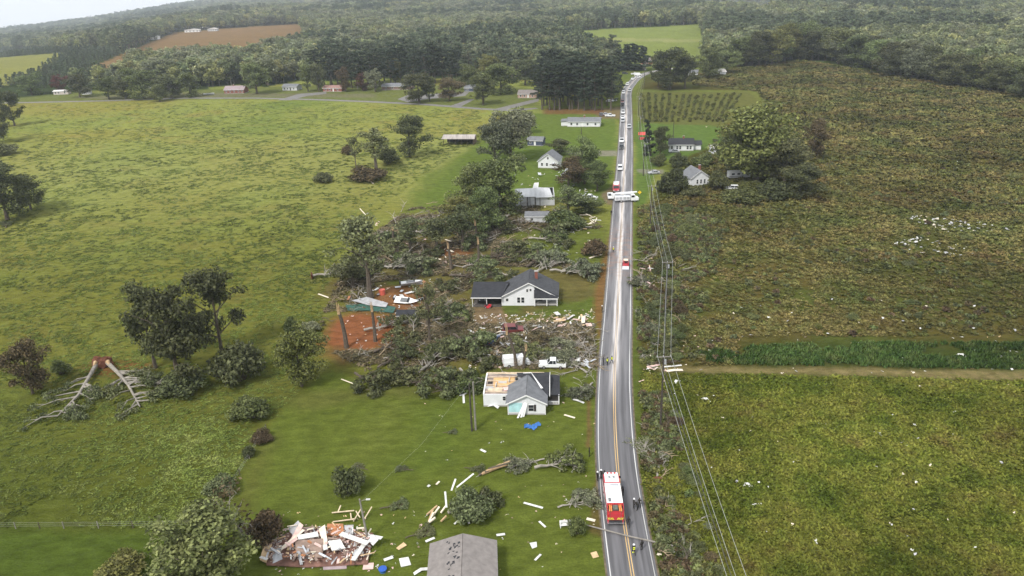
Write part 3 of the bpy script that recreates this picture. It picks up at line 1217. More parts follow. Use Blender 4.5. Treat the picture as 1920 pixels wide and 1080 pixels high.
W_UP = field_mat('weeds_upper', [(.050, .064, .020), (.082, .088, .028), (.124, .104, .038), (.098, .064, .029)], .05)
W_LOW = field_mat('weeds_lower', [(.042, .062, .010), (.074, .092, .015), (.120, .124, .024), (.086, .066, .022)], .09)
W_PAST = field_mat('pasture_tufts', [(.048, .064, .014), (.076, .096, .022), (.112, .124, .036)], .15)
W_CORN = field_mat('corn_leaves', [(.022, .046, .013), (.042, .070, .020), (.070, .086, .030)], .3)
W_LITT = field_mat('storm_litter', [(.052, .056, .028), (.090, .080, .046), (.135, .105, .064), (.064, .076, .034)], .25)

p_up = proto_collection('weed_upper', [clump_mesh('weed_upper', 40 + i, 1.0, .55, 18, .42, W_UP) for i in range(4)])
p_low = proto_collection('weed_lower', [clump_mesh('weed_lower', 50 + i, .9, .45, 18, .38, W_LOW) for i in range(4)])
p_past = proto_collection('tuft', [clump_mesh('tuft', 60 + i, .8, .22, 12, .36, W_PAST, up=.6) for i in range(3)])
p_corn = proto_collection('corn', [clump_mesh('corn', 70 + i, .6, .7, 14, .6, W_CORN, tall=True) for i in range(3)])

UPPER = [(1196, 385), (1215, 385), (1270, 310), (1365, 280), (1352, 240), (1450, 210), (1420, 172), (1300, 160), (1290, 142), (1500, 113), (1920, 181), (2500, 280), (2500, 640), (1920, 630), (1390, 632), (1380, 686), (1250, 686), (1200, 684)]
LOWER = [(1206, 704), (1290, 702), (1920, 716), (2500, 730), (2500, 1250), (1320, 1250), (1246, 1080), (1207, 870)]
_pt, _rg = zone_points(UPPER, 62000, 1, 1.15, keep=lambda x, y, rg: vnoise(x, y, 9, 44, 2) + rg.random(len(x)) * .5 > .55)
_dist = np.hypot(_pt[:, 0], _pt[:, 1])
_sc = _rg.uniform(.6, 1.5, len(_pt)) * np.clip(_dist / 230, .8, 1.9)
scatter('field_weeds', _pt, _sc, p_up, 1, 'brown and olive weeds covering the rough field right of the road', 'weeds', tilt=.1)
_pt, _rg = zone_points(LOWER, 60000, 2, .6, keep=lambda x, y, rg: vnoise(x, y, 5, 45, 2) + rg.random(len(x)) * .6 > .58)
scatter('field_weeds', _pt, _rg.uniform(.55, 1.35, len(_pt)), p_low, 2, 'yellow green weeds matted over the near right field below the dirt track', 'weeds', tilt=.1)
CORN = [(1310, 664), (1400, 652), (1560, 644), (2400, 648), (2400, 700), (1920, 693), (1400, 684), (1310, 680)]


def _corn_rows(x, y, rg):
    return (np.abs(((y - .02 * x) / .95) % 1 - .5) < .26) & (vnoise(x, y, 6, 46, 3) + np.clip((x - 45) / 60, 0, 1) * .18 > .45)


_pt, _rg = zone_points(CORN, 9500, 3, 0, keep=_corn_rows)
scatter('corn_strip', _pt, _rg.uniform(.8, 1.35, len(_pt)), p_corn, 3, 'dark green strip of standing corn above the dirt track', 'corn', tilt=.12)
PAST = [(-400, 990), (368, 988), (425, 925), (465, 860), (495, 806), (560, 735), (600, 640), (620, 500), (700, 400), (790, 330), (900, 262), (900, 208), (700, 196), (480, 190), (200, 194), (-400, 205)]
_pt, _rg = zone_points(PAST, 24000, 4, 2.3, keep=lambda x, y, rg: vnoise(x * .7 + y * .1, y, 7.0, 47, 4) + rg.random(len(x)) * .5 > .72)
_dist = np.hypot(_pt[:, 0], _pt[:, 1])
scatter('pasture_tussocks', _pt, np.stack([_rg.uniform(.9, 2.0, len(_pt)) * np.clip(_dist / 200, .8, 1.8), _rg.uniform(.6, 1.2, len(_pt)) * np.clip(_dist / 200, .8, 1.8), _rg.uniform(.5, 1.2, len(_pt))], -1), p_past, 4, 'tussocky green and olive grass of the large pasture on the left', 'grass')
LITTER = [(640, 520), (700, 440), (770, 390), (950, 375), (1060, 395), (1125, 420), (1130, 510), (1060, 512), (900, 505), (870, 560), (905, 605), (1110, 605), (1120, 690), (910, 692), (700, 700), (620, 660), (600, 600)]
p_litt = proto_collection('litter', [clump_mesh('litter', 80 + i, 1.3, .35, 16, .5, W_LITT, up=.7) for i in range(4)])


def _clear(x, y, rg):
    ok = vnoise(x, y, 7, 48, 2) + rg.random(len(x)) * .35 > .62
    for P in ([(885, 500), (1052, 500), (1128, 545), (1124, 600), (945, 606), (885, 606)], [(605, 585), (760, 585), (765, 655), (605, 660)], [(1000, 430), (1140, 430), (1140, 500), (960, 490)], [(700, 530), (800, 520), (800, 580), (700, 585)]):
        ok &= ~inside(poly_world(P), x, y)
    return ok


_pt, _rg = zone_points(LITTER, 11000, 5, .3, keep=_clear)
scatter('storm_litter', _pt, _rg.uniform(.5, 1.5, len(_pt)), p_litt, 5, 'leaves and broken twigs strewn over the torn ground between the houses', 'litter', tilt=.2)

# orchard rows of young trees beyond the lawn on the right
_sap = [bush_meshes('sapling', 300 + i, 2.6, 2.1, 260, .45, F_YEL) for i in range(3)]
_rnd = random.Random(5)
_o0, _o1 = G(1207, 229), G(1203, 176)
for row in range(15):
    bx0 = 1207 + row * 10.6
    nrow = 17
    for k in range(nrow):
        t = (k + .5) / nrow
        px0, px1 = bx0, 1203 + row * 13.2
        a, b = G(px0, 230), G(px1, 177)
        p = a.lerp(b, t)
        qx, qy, _ = project(p.x, p.y, 0)
        if _rnd.random() < .12 or qx > 1352 + (232 - qy) * 1.3:
            continue
        p += Vector((_rnd.uniform(-.4, .4), _rnd.uniform(-.5, .5), 0))
        place_tree('young_tree', _sap[_rnd.randrange(3)], p, _rnd.random() * 6, _rnd.uniform(.65, 1.15), '%s young tree up the %s orchard row from the road' % (ORD[k], ORD[row]), 'tree', 'young orchard trees in rows', parts=('stem', 'crown'))

# ------------------------------------------------------------------ single trees
BROAD = {}
for key, fm, seeds in (('mid', F_MID, (1, 2, 3)), ('dark', F_DARK, (4, 5, 6)), ('yel', F_YEL, (7, 8)), ('grey', F_GREY, (9, 10)), ('brown', F_BROWN, (11,)), ('red', F_RED, (12,))):
    BROAD[key] = [tree_meshes('broadleaf_' + key, s, 'broad', 14, 11, 8000, .36, fm, bare=.12, limbs=15) for s in seeds]
PINES = [tree_meshes('tall_pine', 30 + i, 'pine', 24, 8, 2600, .5, F_PINE, bare=.24, limbs=24) for i in range(3)]
CEDAR = [tree_meshes('cedar', 40 + i, 'cone', 10, 5, 2200, .42, F_PINE, bare=.03, limbs=22) for i in range(2)]
RAGGED = [tree_meshes('ragged', 80 + i, 'broad', 14, 9, 5600, .34, F_DARK, bare=.16, limbs=13, ragged=.6) for i in range(3)]
TATTER = [tree_meshes('tattered', 50 + i, 'broad', 15, 7, 2600, .32, F_STORM, bare=.28, limbs=12) for i in range(3)]
SPARSE = [tree_meshes('stripped', 60 + i, 'broad', 12, 8, 260, .45, F_BROWN, PALE_BARK, bare=.2, limbs=14) for i in range(2)]
BUSH = {k: [bush_meshes('bush_' + k, 70 + i, 4, 3, 3200, .17, fm) for i in range(2)] for k, fm in (('mid', F_MID), ('dark', F_DARK), ('yel', F_YEL), ('grey', F_GREY), ('brown', F_BROWN), ('storm', F_STORM))}
NOM = {'ragged': (14, 9), 'pine': (24, 8), 'cedar': (10, 5), 'tatter': (15, 7), 'sparse': (12, 8)}
_trnd = random.Random(77)


def ptree(px, py, top, wpx, kind, label, group=None, tilt=(0, 0), name=None, var=None):
    """a standing tree: base pixel, row of its top, crown width in pixels"""
    loc = G(px, py)
    h = max(1.5, height_at(loc, top))
    w = wpx / ppm(loc)
    if kind in BROAD:
        pool, (nh, nw) = BROAD[kind], (14, 11)
        nm = 'broadleaf_tree'
    else:
        pool = {'pine': PINES, 'cedar': CEDAR, 'tatter': TATTER, 'sparse': SPARSE, 'ragged': RAGGED}[kind]
        nh, nw = NOM[kind]
        nm = {'pine': 'pine_tree', 'cedar': 'cedar_tree', 'tatter': 'storm_damaged_tree', 'sparse': 'stripped_tree', 'ragged': 'broadleaf_tree'}[kind]
    me = pool[var if var is not None else _trnd.randrange(len(pool))]
    return place_tree(name or nm, me, loc, _trnd.random() * 6.28, (w / nw * 1.08, w / nw * 1.08, h / nh), label, 'tree', group, tilt)


def pbush(px, py, top, wpx, kind, label, group=None, name='bush'):
    loc = G(px, py)
    h = max(.5, height_at(loc, top))
    w = wpx / ppm(loc)
    return place_tree(name, BUSH[kind][_trnd.randrange(2)], loc, _trnd.random() * 6.28, (w / 4, w / 4, h / 3 * 1.05), label, 'bush', group, parts=('stem', 'leaves'))


# left pasture
ptree(336, 716, 530, 112, 'ragged', 'large dense dark tree in the middle of the left pasture clump', var=0)
ptree(292, 690, 520, 76, 'ragged', 'leaning dark tree forming the left shoulder of the pasture clump', var=1)
ptree(418, 668, 508, 88, 'ragged', 'tall open tree with bare lower trunk right in the pasture clump', var=2)
pbush(452, 712, 634, 104, 'storm', 'dark heaped bush of broken branches right of the pasture clump')
pbush(345, 736, 690, 100, 'dark', 'dark undergrowth at the foot of the large pasture tree')
ptree(62, 738, 640, 70, 'brown', 'small wilted brown tree at the left end of the uprooted trees')
pbush(116, 702, 670, 36, 'mid', 'small green bush between the wilted tree and the uprooted trunk')
ptree(566, 724, 622, 84, 'yel', 'bright yellow green shrub tree at the corner of the lawn')
pbush(548, 625, 590, 34, 'mid', 'small leafy bush left of the heap of red clay')
pbush(582, 622, 598, 44, 'grey', 'pale broken bush at the left edge of the red clay')
pbush(470, 782, 738, 84, 'mid', 'low weedy bush below the pasture clump')
pbush(492, 826, 806, 48, 'brown', 'low brown bush at the top of the overgrown fence line')
pbush(468, 856, 834, 28, 'dark', 'small dark bush midway along the overgrown fence line')
pbush(415, 925, 890, 70, 'storm', 'brushy bush on the overgrown fence line above the fallen grey tree')
pbush(388, 972, 930, 44, 'dark', 'dark bush at the lower end of the overgrown fence line')
ptree(398, 1112, 978, 178, 'mid', 'big leafy green tree at the bottom edge left of the wreckage', var=1)
pbush(230, 1085, 1042, 110, 'yel', 'yellowish brush heap in the bottom left lawn')
ptree(470, 1020, 912, 100, 'sparse', 'grey half bare tree leaning beside the wreckage of the house', tilt=(.35, .1))
pbush(500, 1012, 955, 84, 'brown', 'wilted brown bush against the left end of the wreckage')
pbush(655, 924, 864, 66, 'dark', 'round dark bush alone on the near lawn')
ptree(14, 412, 308, 96, 'dark', 'dark tree at the left edge beside the middle of the pasture', var=2)
ptree(58, 392, 330, 56, 'dark', 'smaller dark tree right of the one at the left edge')
ptree(28, 236, 172, 42, 'dark', 'narrow dark tree at the far left edge of the pasture')
ptree(-6, 268, 196, 50, 'dark', 'dark tree cut by the left frame edge near the far pasture')
pbush(10, 290, 262, 50, 'storm', 'grey brush below the trees at the left frame edge')
# mid left, far end of pasture
ptree(768, 294, 218, 58, 'dark', 'rounded dark tree standing alone left of the open barn')
ptree(706, 322, 232, 54, 'tatter', 'tall stripped tree with a tufted top left of the round tree')
ptree(668, 316, 250, 20, 'tatter', 'thin stripped trunk with few leaves at the left of the far broken group')
pbush(728, 306, 268, 46, 'dark', 'dark bush between the stripped tree and the round tree')
pbush(690, 338, 306, 76, 'brown', 'brown heap of broken branches under the stripped trees')
pbush(606, 342, 318, 44, 'storm', 'flattened bush alone in the pasture left of the stripped trees')
pbush(652, 290, 268, 26, 'brown', 'small brown bush beside the thin stripped trunk')
# grove around the houses
ptree(958, 300, 206, 88, 'grey', 'pale grey green willow behind the white gabled house', var=0)
ptree(928, 310, 224, 60, 'grey', 'second pale willow left of the taller one behind the house', var=1)
ptree(992, 250, 210, 28, 'mid', 'narrow upright tree right of the pale willows')
ptree(938, 402, 292, 96, 'mid', 'large olive green tree left of the torn white building', var=0)
ptree(884, 410, 318, 60, 'mid', 'olive tree left of the large olive tree by the torn building')
ptree(858, 432, 372, 64, 'yel', 'yellow green broken tree below the olive trees')
ptree(912, 440, 356, 60, 'mid', 'dark tree leaning over the torn white building')
ptree(1096, 345, 262, 54, 'mid', 'round tree right of the white gabled house')
ptree(1066, 352, 298, 64, 'brown', 'browning tree in front of the white gabled house')
ptree(1120, 358, 306, 50, 'mid', 'full green tree near the road behind the bucket truck')
ptree(1066, 408, 344, 56, 'tatter', 'dark tree with torn plastic right of the torn white building')
ptree(1098, 398, 368, 64, 'mid', 'dark low tree by the road below the full green tree')
ptree(1046, 290, 262, 44, 'dark', 'dark low tree behind the white gabled house')
pbush(1058, 426, 388, 84, 'mid', 'dense green bush in front of the low torn roof')
pbush(1115, 478, 444, 56, 'brown', 'round rust brown bush at the left edge of the road')
ptree(694, 560, 392, 92, 'tatter', 'tall shredded tree left of the wrecked sheds', var=0)
ptree(662, 540, 478, 70, 'tatter', 'shorter shredded tree at the left end of the wrecked grove', var=1)
ptree(806, 640, 522, 46, 'tatter', 'dark vine covered trunk right of the small white shed', var=2)
ptree(868, 470, 376, 56, 'tatter', 'shredded tree behind the carport house')
ptree(820, 470, 400, 60, 'tatter', 'shredded tree in the middle of the wrecked grove')
ptree(770, 470, 406, 56, 'tatter', 'shredded tree in the left part of the wrecked grove')
# right of the road, by the white houses
ptree(1418, 342, 202, 136, 'yel', 'huge yellow topped tree behind the white camper', var=0)
ptree(1392, 330, 225, 90, 'mid', 'tall green tree just left of the huge yellow topped tree')
ptree(1470, 350, 262, 96, 'dark', 'dark tree right of the huge yellow topped tree', var=1)
ptree(1500, 372, 308, 70, 'dark', 'low dark tree at the right end of the house grove')
ptree(1522, 300, 226, 44, 'brown', 'thin pale brown tree at the field side of the house grove')
ptree(1366, 305, 258, 48, 'dark', 'small dark tree between the two right houses')
ptree(1220, 292, 222, 22, 'cedar', 'narrow dark cedar leaning beside the far road', tilt=(0, .12))
ptree(1238, 290, 238, 32, 'dark', 'leafy dark tree right of the narrow cedar')
for a in ((1272, 312, 284, 44, 'dark', 'dark bush in front of the far white house'), (1318, 312, 282, 44, 'mid', 'green bush right of the far white house front'), (1234, 310, 284, 34, 'mid', 'green bush left of the far white house by the wires'),
          (1262, 362, 308, 68, 'dark', 'dark large bush left of the near gabled house'), (1300, 368, 344, 50, 'dark', 'dark low bush in front of the near gabled house'), (1345, 356, 312, 40, 'dark', 'dark bush right of the near gabled house'),
          (1408, 362, 336, 64, 'yel', 'bright bush below the white camper'), (1450, 372, 330, 74, 'dark', 'dark bush below the dark tree of the house grove'), (1238, 262, 250, 24, 'storm', 'low bush by the red roofed stand'), (1390, 378, 352, 90, 'mid', 'green bush row under the house grove')):
    pbush(*a)
# thicket on the right verge
for i in range(64):
    t = i / 63
    py = 385 + t * 290
    px = 1216 + _trnd.uniform(0, 100) * (1 - .4 * t)
    k = _trnd.choice(['storm', 'mid', 'dark', 'brown', 'storm', 'mid'])
    pbush(px, py, py - _trnd.uniform(7, 19), _trnd.uniform(14, 36), k, 'tangled roadside bush right of the road between the houses and dirt track', 'thicket bushes on the right verge')
for i in range(40):
    t = i / 39
    py = 770 + t * 330
    px = 1216 + t * 30 + _trnd.uniform(0, 48 + 70 * t)
    k = _trnd.choice(['storm', 'mid', 'grey', 'brown', 'storm', 'mid'])
    pbush(px, py, py - _trnd.uniform(6, 16), _trnd.uniform(18, 44), k, 'tangled roadside bush right of the road near the fire engine', 'near thicket bushes on the right verge')
for i in range(34):
    px, py = _trnd.uniform(1330, 1910), _trnd.uniform(190, 620)
    pbush(px, py, py - _trnd.uniform(5, 13), _trnd.uniform(12, 34), _trnd.choice(['mid', 'dark', 'storm', 'yel']), 'low scrub bush standing out of the weeds in the right field', 'scrub bushes in the right field')
# pines and yard trees along the far side
for i in range(42):
    px, py = 1018 + 124 * (i % 12) / 11 + _trnd.uniform(-5, 5), 207 - (i // 12) * 9 + _trnd.uniform(-2, 2)
    ptree(px, py, py - 84 + _trnd.uniform(-8, 8), 32, 'pine', 'tall dark pine in the block of pines left of the far road', 'pine block left of the far road')
for i in range(30):
    px = 600 + 255 * i / 29 + _trnd.uniform(-4, 4)
    py = 166 + _trnd.uniform(-9, 0) - (6 if px > 720 else 0)
    ptree(px, py, py - 72 + _trnd.uniform(-9, 9), 29, 'pine', 'tall pine in the row behind the far brick houses', 'pines behind the far brick houses')
for px, py, top, w, k, lab in ((270, 186, 128, 60, 'mid', 'broad tree in the far row left of the red brick house'), (322, 184, 140, 50, 'dark', 'dark tree in the far row left of the parked boat'), (358, 182, 136, 40, 'mid', 'green tree just left of the parked boat'),
                               (482, 176, 120, 52, 'mid', 'broad tree right of the red brick house'), (578, 172, 122, 30, 'mid', 'tree beside the small white far house'), (598, 172, 120, 26, 'dark', 'dark tree left of the long brick house'),
                               (680, 170, 138, 26, 'red', 'red leaved tree among the far pines'), (648, 172, 126, 24, 'brown', 'rusty brown tree left of the red leaved tree'), (704, 172, 132, 32, 'grey', 'round grey green tree left of the grey roofed ranch'), (742, 156, 112, 24, 'yel', 'bright yellow green tree among the pines'),
                               (786, 192, 138, 58, 'dark', 'dark tree in front of the grey roofed ranch'), (806, 190, 146, 30, 'mid', 'olive tree right of the dark yard tree'), (843, 190, 148, 46, 'brown', 'round olive brown tree on the far lawns'), (906, 196, 142, 50, 'mid', 'round bright tree by the side road'),
                               (880, 168, 124, 44, 'mid', 'green tree behind the small blue house'), (940, 176, 118, 66, 'mid', 'big tree left of the brick porch house'), (985, 160, 112, 50, 'dark', 'dark tree behind the brick porch house'), (915, 152, 105, 40, 'yel', 'pale tree top behind the big yard tree'),
                               (150, 182, 140, 40, 'dark', 'dark tree beside the far trailers'), (205, 186, 146, 44, 'mid', 'tree right of the far trailers'), (236, 186, 150, 36, 'dark', 'dark tree between far trailers and broad tree'), (60, 178, 138, 46, 'mid', 'tree left of the far trailers'), (112, 172, 142, 26, 'red', 'reddish tree behind the far trailers'), (300, 190, 160, 34, 'mid', 'small tree by the side road left'),
                               (1256, 168, 92, 66, 'dark', 'big dark tree right of the far bend'), (1284, 166, 104, 50, 'dark', 'dark tree right beside the big one at the bend'), (1234, 164, 104, 40, 'dark', 'dark tree nearest the far bend'), (1330, 146, 92, 52, 'mid', 'round tree between the two farthest right houses'), (1362, 138, 96, 50, 'mid', 'tree behind the farthest right house'),
                               (1176, 132, 84, 36, 'cedar', 'dark cedar in the hedge behind the far bend'), (1190, 131, 82, 36, 'cedar', 'tallest dark cedar in the hedge behind the far bend'), (1206, 131, 86, 36, 'cedar', 'dark cedar at the right end of the hedge behind the bend'), (1160, 132, 92, 30, 'cedar', 'dark cedar at the left end of the hedge behind the bend'),
                               (1150, 190, 140, 24, 'mid', 'green tree at the right end of the pine block'), (1163, 172, 140, 12, 'cedar', 'small cedar by the parked cars')):
    ptree(px, py, top, w, k, lab)
# tree line across the top of the right field
for i in range(46):
    t = i / 45
    px = 1385 + t * 560
    py = float(np.interp(px, [1380, 1490, 1560, 1700, 1920, 2000], [128, 114, 116, 147, 181, 196])) + _trnd.uniform(-5, 2)
    k = _trnd.choice(['mid', 'dark', 'mid', 'dark', 'grey', 'mid', 'dark'])
    if 1430 < px < 1500:
        k = 'yel' if i % 2 else 'mid'
    ptree(px, py, py - _trnd.uniform(46, 66), _trnd.uniform(42, 66), k, 'tree in the wood edge along the top of the right field', 'wood edge along the right field')

# ------------------------------------------------------------------ fallen trees
FALL = [fallen_meshes('fallen', 400 + i, 13 + i % 3 * 2, 9, 2300, .42, [F_STORM, F_MID, F_STORM, F_GREY, F_BROWN, F_DARK][i], [BARK, PALE_BARK][i % 2], root=False) for i in range(6)]
FBARE = [fallen_meshes('uprooted', 420 + i, 16, 9, 900, .3, F_STORM, PALE_BARK, root=True, limbs=26, up=.3) for i in range(2)]


def pfall(px, py, rz, length, k, label, group=None, name='fallen_tree', sz=1.0, pool=None):
    pool = pool or FALL
    me = pool[k % len(pool)]
    nom = (13 + k % 3 * 2) if pool is FALL else 16
    s = length / nom
    return place_tree(name, me, G(px, py), R(rz), (s, s, s * sz), label, 'fallen tree', group)




def uprooted(name, pix, seed, label, spread=1.0):
    """a toppled bare tree: long pale trunk from its red root plate, limbs fanning out over the grass"""
    rnd = random.Random(seed)
    rng = np.random.default_rng(seed)
    W_ = [G(*q) for q in pix]
    e = empty(name, W_[0])
    base = [q - W_[0] + Vector((rnd.uniform(-.5, .5), rnd.uniform(-.5, .5), h)) for q, h in zip(W_, (1.1, 1.0, .8, .5))]
    MB().tube(base, [.46, .38, .28, .12], 8).build('trunk', M('grey_trunk', (.235, .215, .185), .9, .3, 1.5), e)
    d0 = (base[-1] - base[0]).normalized()
    side = Vector((-d0.y, d0.x, 0))
    lm = MB()
    cen, rad = [], []
    for k in range(26):
        t = .28 + .72 * rnd.random()
        u = t * 3
        i_ = min(int(u), 2)
        p0 = base[i_].lerp(base[i_ + 1], u - i_)
        sg = rnd.choice((-1, 1))
        ln = rnd.uniform(3.0, 7.5) * spread * (1.25 - .5 * t)
        dr = (d0 * rnd.uniform(.55, 1.0) + side * sg * rnd.uniform(.5, 1.5)).normalized()
        p1 = p0 + dr * ln * .5 + Vector((0, 0, rnd.uniform(0, .8)))
        p2 = p0 + dr * ln + Vector((0, 0, rnd.uniform(-.4, .5)))
        p1.z, p2.z = max(p1.z, .2), max(p2.z, .12)
        lm.tube([p0, p1, p2], [.19, .12, .04], 5, cap=False)
        for q in range(3):
            a = p1.lerp(p2, rnd.random())
            b = a + (dr + side * rnd.uniform(-.9, .9)).normalized() * rnd.uniform(.8, 2.0) + Vector((0, 0, rnd.uniform(-.1, .5)))
            b.z = max(b.z, .1)
            lm.tube([a, b], [.07, .02], 4, cap=False)
            cen.append(b)
            rad.append((.7, .7, .35))
    lm.build('limbs', M('grey_trunk'), e)
    V, F = leaf_quads(rng, np.array([tuple(c) for c in cen]), np.array(rad) * 1.25, 3400, .26, zmin=.03)
    obj('crown', np_mesh('uprooted_crown', V, F, F_STORM), e)
    rb = MB()
    bm = bmesh.new()
    bmesh.ops.create_icosphere(bm, subdivisions=3, radius=1.0)
    ax = d0
    for v in bm.verts:
        c = v.co * (1 + .4 * (rnd.random() - .5))
        v.co = ax * c.x * .45 + side * c.y * 1.5 + Vector((0, 0, c.z * 1.35 + 1.1))
    rb.add([tuple(v.co - d0 * .5) for v in bm.verts], [tuple(v.index for v in f.verts) for f in bm.faces])
    bm.free()
    for k in range(10):
        a = k * .63
        q = side * math.cos(a) * rnd.uniform(1.4, 2.4) + Vector((0, 0, 1.1 + math.sin(a) * rnd.uniform(1.0, 1.9)))
        q.z = max(q.z, .1)
        rb.tube([Vector((0, 0, 1.1)) - d0 * .4, q - d0 * .8], [.2, .04], 4)
    rb.build('root_plate', CLAY, e)
    MB().tube([base[0] + d0 * .4 + Vector((0, 0, .5)), base[0] + d0 * 1.6 + Vector((0, 0, .3))], [.5, .2], 6).build('torn_wood', RAW_WOOD, e)
    tag(e, label, 'fallen tree')


uprooted('uprooted_tree', [(186, 690), (172, 712), (150, 745), (112, 786)], 3, 'uprooted bare tree toppled down and left from the pasture clump')
uprooted('uprooted_tree', [(202, 690), (218, 708), (238, 730), (268, 766)], 5, 'uprooted bare tree toppled down and right into the pasture clump', .85)
pfall(250, 716, -20, 12, 5, 'fallen leafy tree lying under the pasture clump')
pfall(586, 522, 8, 14, 3, 'uprooted tree with a red clay root plate at the left of the grove', name='uprooted_tree', pool=FBARE)
GA = [(690, 470), (740, 450), (780, 432), (820, 425), (850, 452), (900, 425), (935, 445), (965, 452), (1000, 444), (1036, 444), (1010, 425), (720, 500), (770, 492), (650, 498), (880, 498), (950, 508), (1000, 498), (1050, 506), (915, 480), (790, 470), (740, 475), (840, 402), (700, 440), (1020, 510), (860, 515), (830, 520)]
for i, (a, b) in enumerate(GA):
    pfall(a - _trnd.uniform(8, 22), b + 6, _trnd.uniform(-70, 70) + (0 if i % 2 else 20), _trnd.uniform(10, 15), [0, 2, 1, 5, 0, 3][i % 6], 'fallen tree in the flattened grove behind the carport house', 'fallen trees of the flattened grove', sz=.9)
GB = [(690, 700), (730, 690), (772, 712), (806, 700), (845, 688), (875, 692), (722, 660), (836, 650), (862, 628), (896, 655), (926, 684), (830, 600), (845, 570), (760, 676), (800, 660), (705, 620)]
for i, (a, b) in enumerate(GB):
    pfall(a - _trnd.uniform(8, 24), b + 4, _trnd.uniform(-80, 80), _trnd.uniform(9, 13.5), [0, 2, 0, 5, 2, 1][i % 6], 'fallen tree in the dark heap above the near lawn', 'fallen trees heaped above the near lawn')
for i, (a, b, k) in enumerate([(1010, 662, 0), (1042, 652, 1), (1076, 660, 3), (1092, 698, 3), (1050, 632, 4), (1092, 640, 3), (1100, 716, 3)]):
    pfall(a + 10, b + 4, 180 + _trnd.uniform(-60, 60), _trnd.uniform(7, 10), k, 'fallen pale limbed tree between the two white houses and the road', 'fallen trees between the white houses', sz=.8)
pfall(1002, 882, 5, 9, 1, 'fallen green weeping tree below the damaged house', sz=1.3)
pfall(1020, 862, 200, 7, 3, 'fallen thin branch left of the weeping green tree', sz=.6)
pfall(1046, 955, 20, 7, 3, 'fallen grey branch with forked stems beside the fire engine', sz=.7)
pfall(840, 968, 20, 9, 5, 'uprooted tree heap with white boards in it on the near lawn', sz=1.4)
pbush(884, 968, 916, 92, 'storm', 'dark rounded crown heap above the grey roof')
pbush(1082, 1000, 966, 40, 'mid', 'small green bush beside the white bench')
pfall(1232, 900, 80, 9, 0, 'stripped sapling lying on the verge opposite the fire engine', pool=FBARE, sz=.6)
pfall(1218, 868, 95, 8, 1, 'stripped pale limbs fallen around the near utility pole', pool=FBARE, sz=.6)
pfall(1210, 640, 70, 8, 3, 'pale fallen branch on the right verge above the dirt track', sz=.6)
pfall(1222, 548, 110, 9, 3, 'pale fallen branch on the right verge beside the digger', sz=.7)
for px, py, rz, ln, lab in ((690, 882, 150, 3.5, 'small fallen branch right of the round lawn bush'), (712, 955, 10, 5, 'fallen branch lying left of the uprooted heap'), (870, 878, -15, 4, 'small fallen branch left of the split trunk'), (775, 882, 170, 3.5, 'small fallen branch in the middle of the near lawn'), (830, 812, 0, 3, 'small fallen branch left of the two utility poles'), (760, 1010, 20, 5, 'fallen branch between the wreckage and the grey roof'),
                            (1080, 740, 40, 5, 'fallen branch right of the damaged house porch'), (12, 428, 120, 8, 'bare fallen tree at the left frame edge')):
    pfall(px, py, rz, ln, 2, lab, name='fallen_branch', sz=.6)


def snag(px, py, top, lean, label, r=.35):
    loc = G(px, py)
    h = height_at(loc, top)
    e = empty('broken_trunk', loc)
    mb = MB()
    pts = [Vector((lean * h * t * t, .03 * h * math.sin(t * 4), h * t - .2)) for t in (0, .3, .6, .78)]
    mb.tube(pts, [r * 1.3, r, r * .85, r * .75], 7)
    mb.build('trunk', BARK, e)
    mb = MB()
    p = pts[-1]
    for k in range(5):
        a = k * 1.3
        q = p + Vector((math.cos(a) * r * .4, math.sin(a) * r * .4, 0))
        mb.tube([q - Vector((0, 0, .6)), q + Vector((math.cos(a) * .15 + lean * .3, math.sin(a) * .15, h * (.1 + .12 * ((k * 37) % 5) / 5)))], [r * .55, .03], 4)
    mb.build('splintered_top', RAW_WOOD, e)
    return tag(e, label, 'tree trunk', 'snapped tree trunks')


snag(650, 652, 562, -.1, 'snapped trunk with pale torn top left of the red clay', .45)
snag(704, 640, 560, 0, 'split trunk with a pale scar beside the small white shed', .36)
snag(894, 452, 408, -.05, 'snapped trunk with a white tip in the flattened grove')
snag(898, 496, 440, .02, 'slim snapped trunk behind the carport house roof')
snag(846, 505, 448, -.08, 'snapped trunk with hanging torn wood behind the carport')
snag(738, 458, 418, .05, 'short snapped trunk in the left part of the grove')
snag(803, 612, 520, 0, 'tall snapped dark trunk right of the small white shed', .45)
snag(968, 690, 600, -.25, 'dark forked leaning trunk behind the damaged white house', .3)
snag(982, 690, 640, .15, 'dark upright broken trunk behind the damaged white house', .28)


# ------------------------------------------------------------------ broken bare branches lying everywhere in the torn grove
def branch_mesh(name, seed, mat):
    rnd = random.Random(seed)
    mb = MB()
    L = rnd.uniform(2.5, 4.5)
    p = [Vector((L * t, .25 * math.sin(t * 4 + seed), .15 + .5 * math.sin(t * 3.1) * rnd.random())) for t in (0, .3, .65, 1)]
    mb.tube(p, [.10, .08, .055, .02], 5, cap=False)
    for k in range(6):
        a = p[1 + k % 2].lerp(p[2 + k % 2], rnd.random())
        ang = rnd.choice([-1, 1]) * rnd.uniform(.4, 1.0)
        ln = L * rnd.uniform(.2, .45)
        q = a + Vector((math.cos(ang) * ln, math.sin(ang) * ln, rnd.uniform(-.1, .5) * ln))
        q.z = max(q.z, .05)
        mb.tube([a, a.lerp(q, .5) + Vector((0, 0, .08)), q], [.05, .035, .012], 4, cap=False)
    me = mb.mesh(name)
    me.materials.append(mat)
    return me


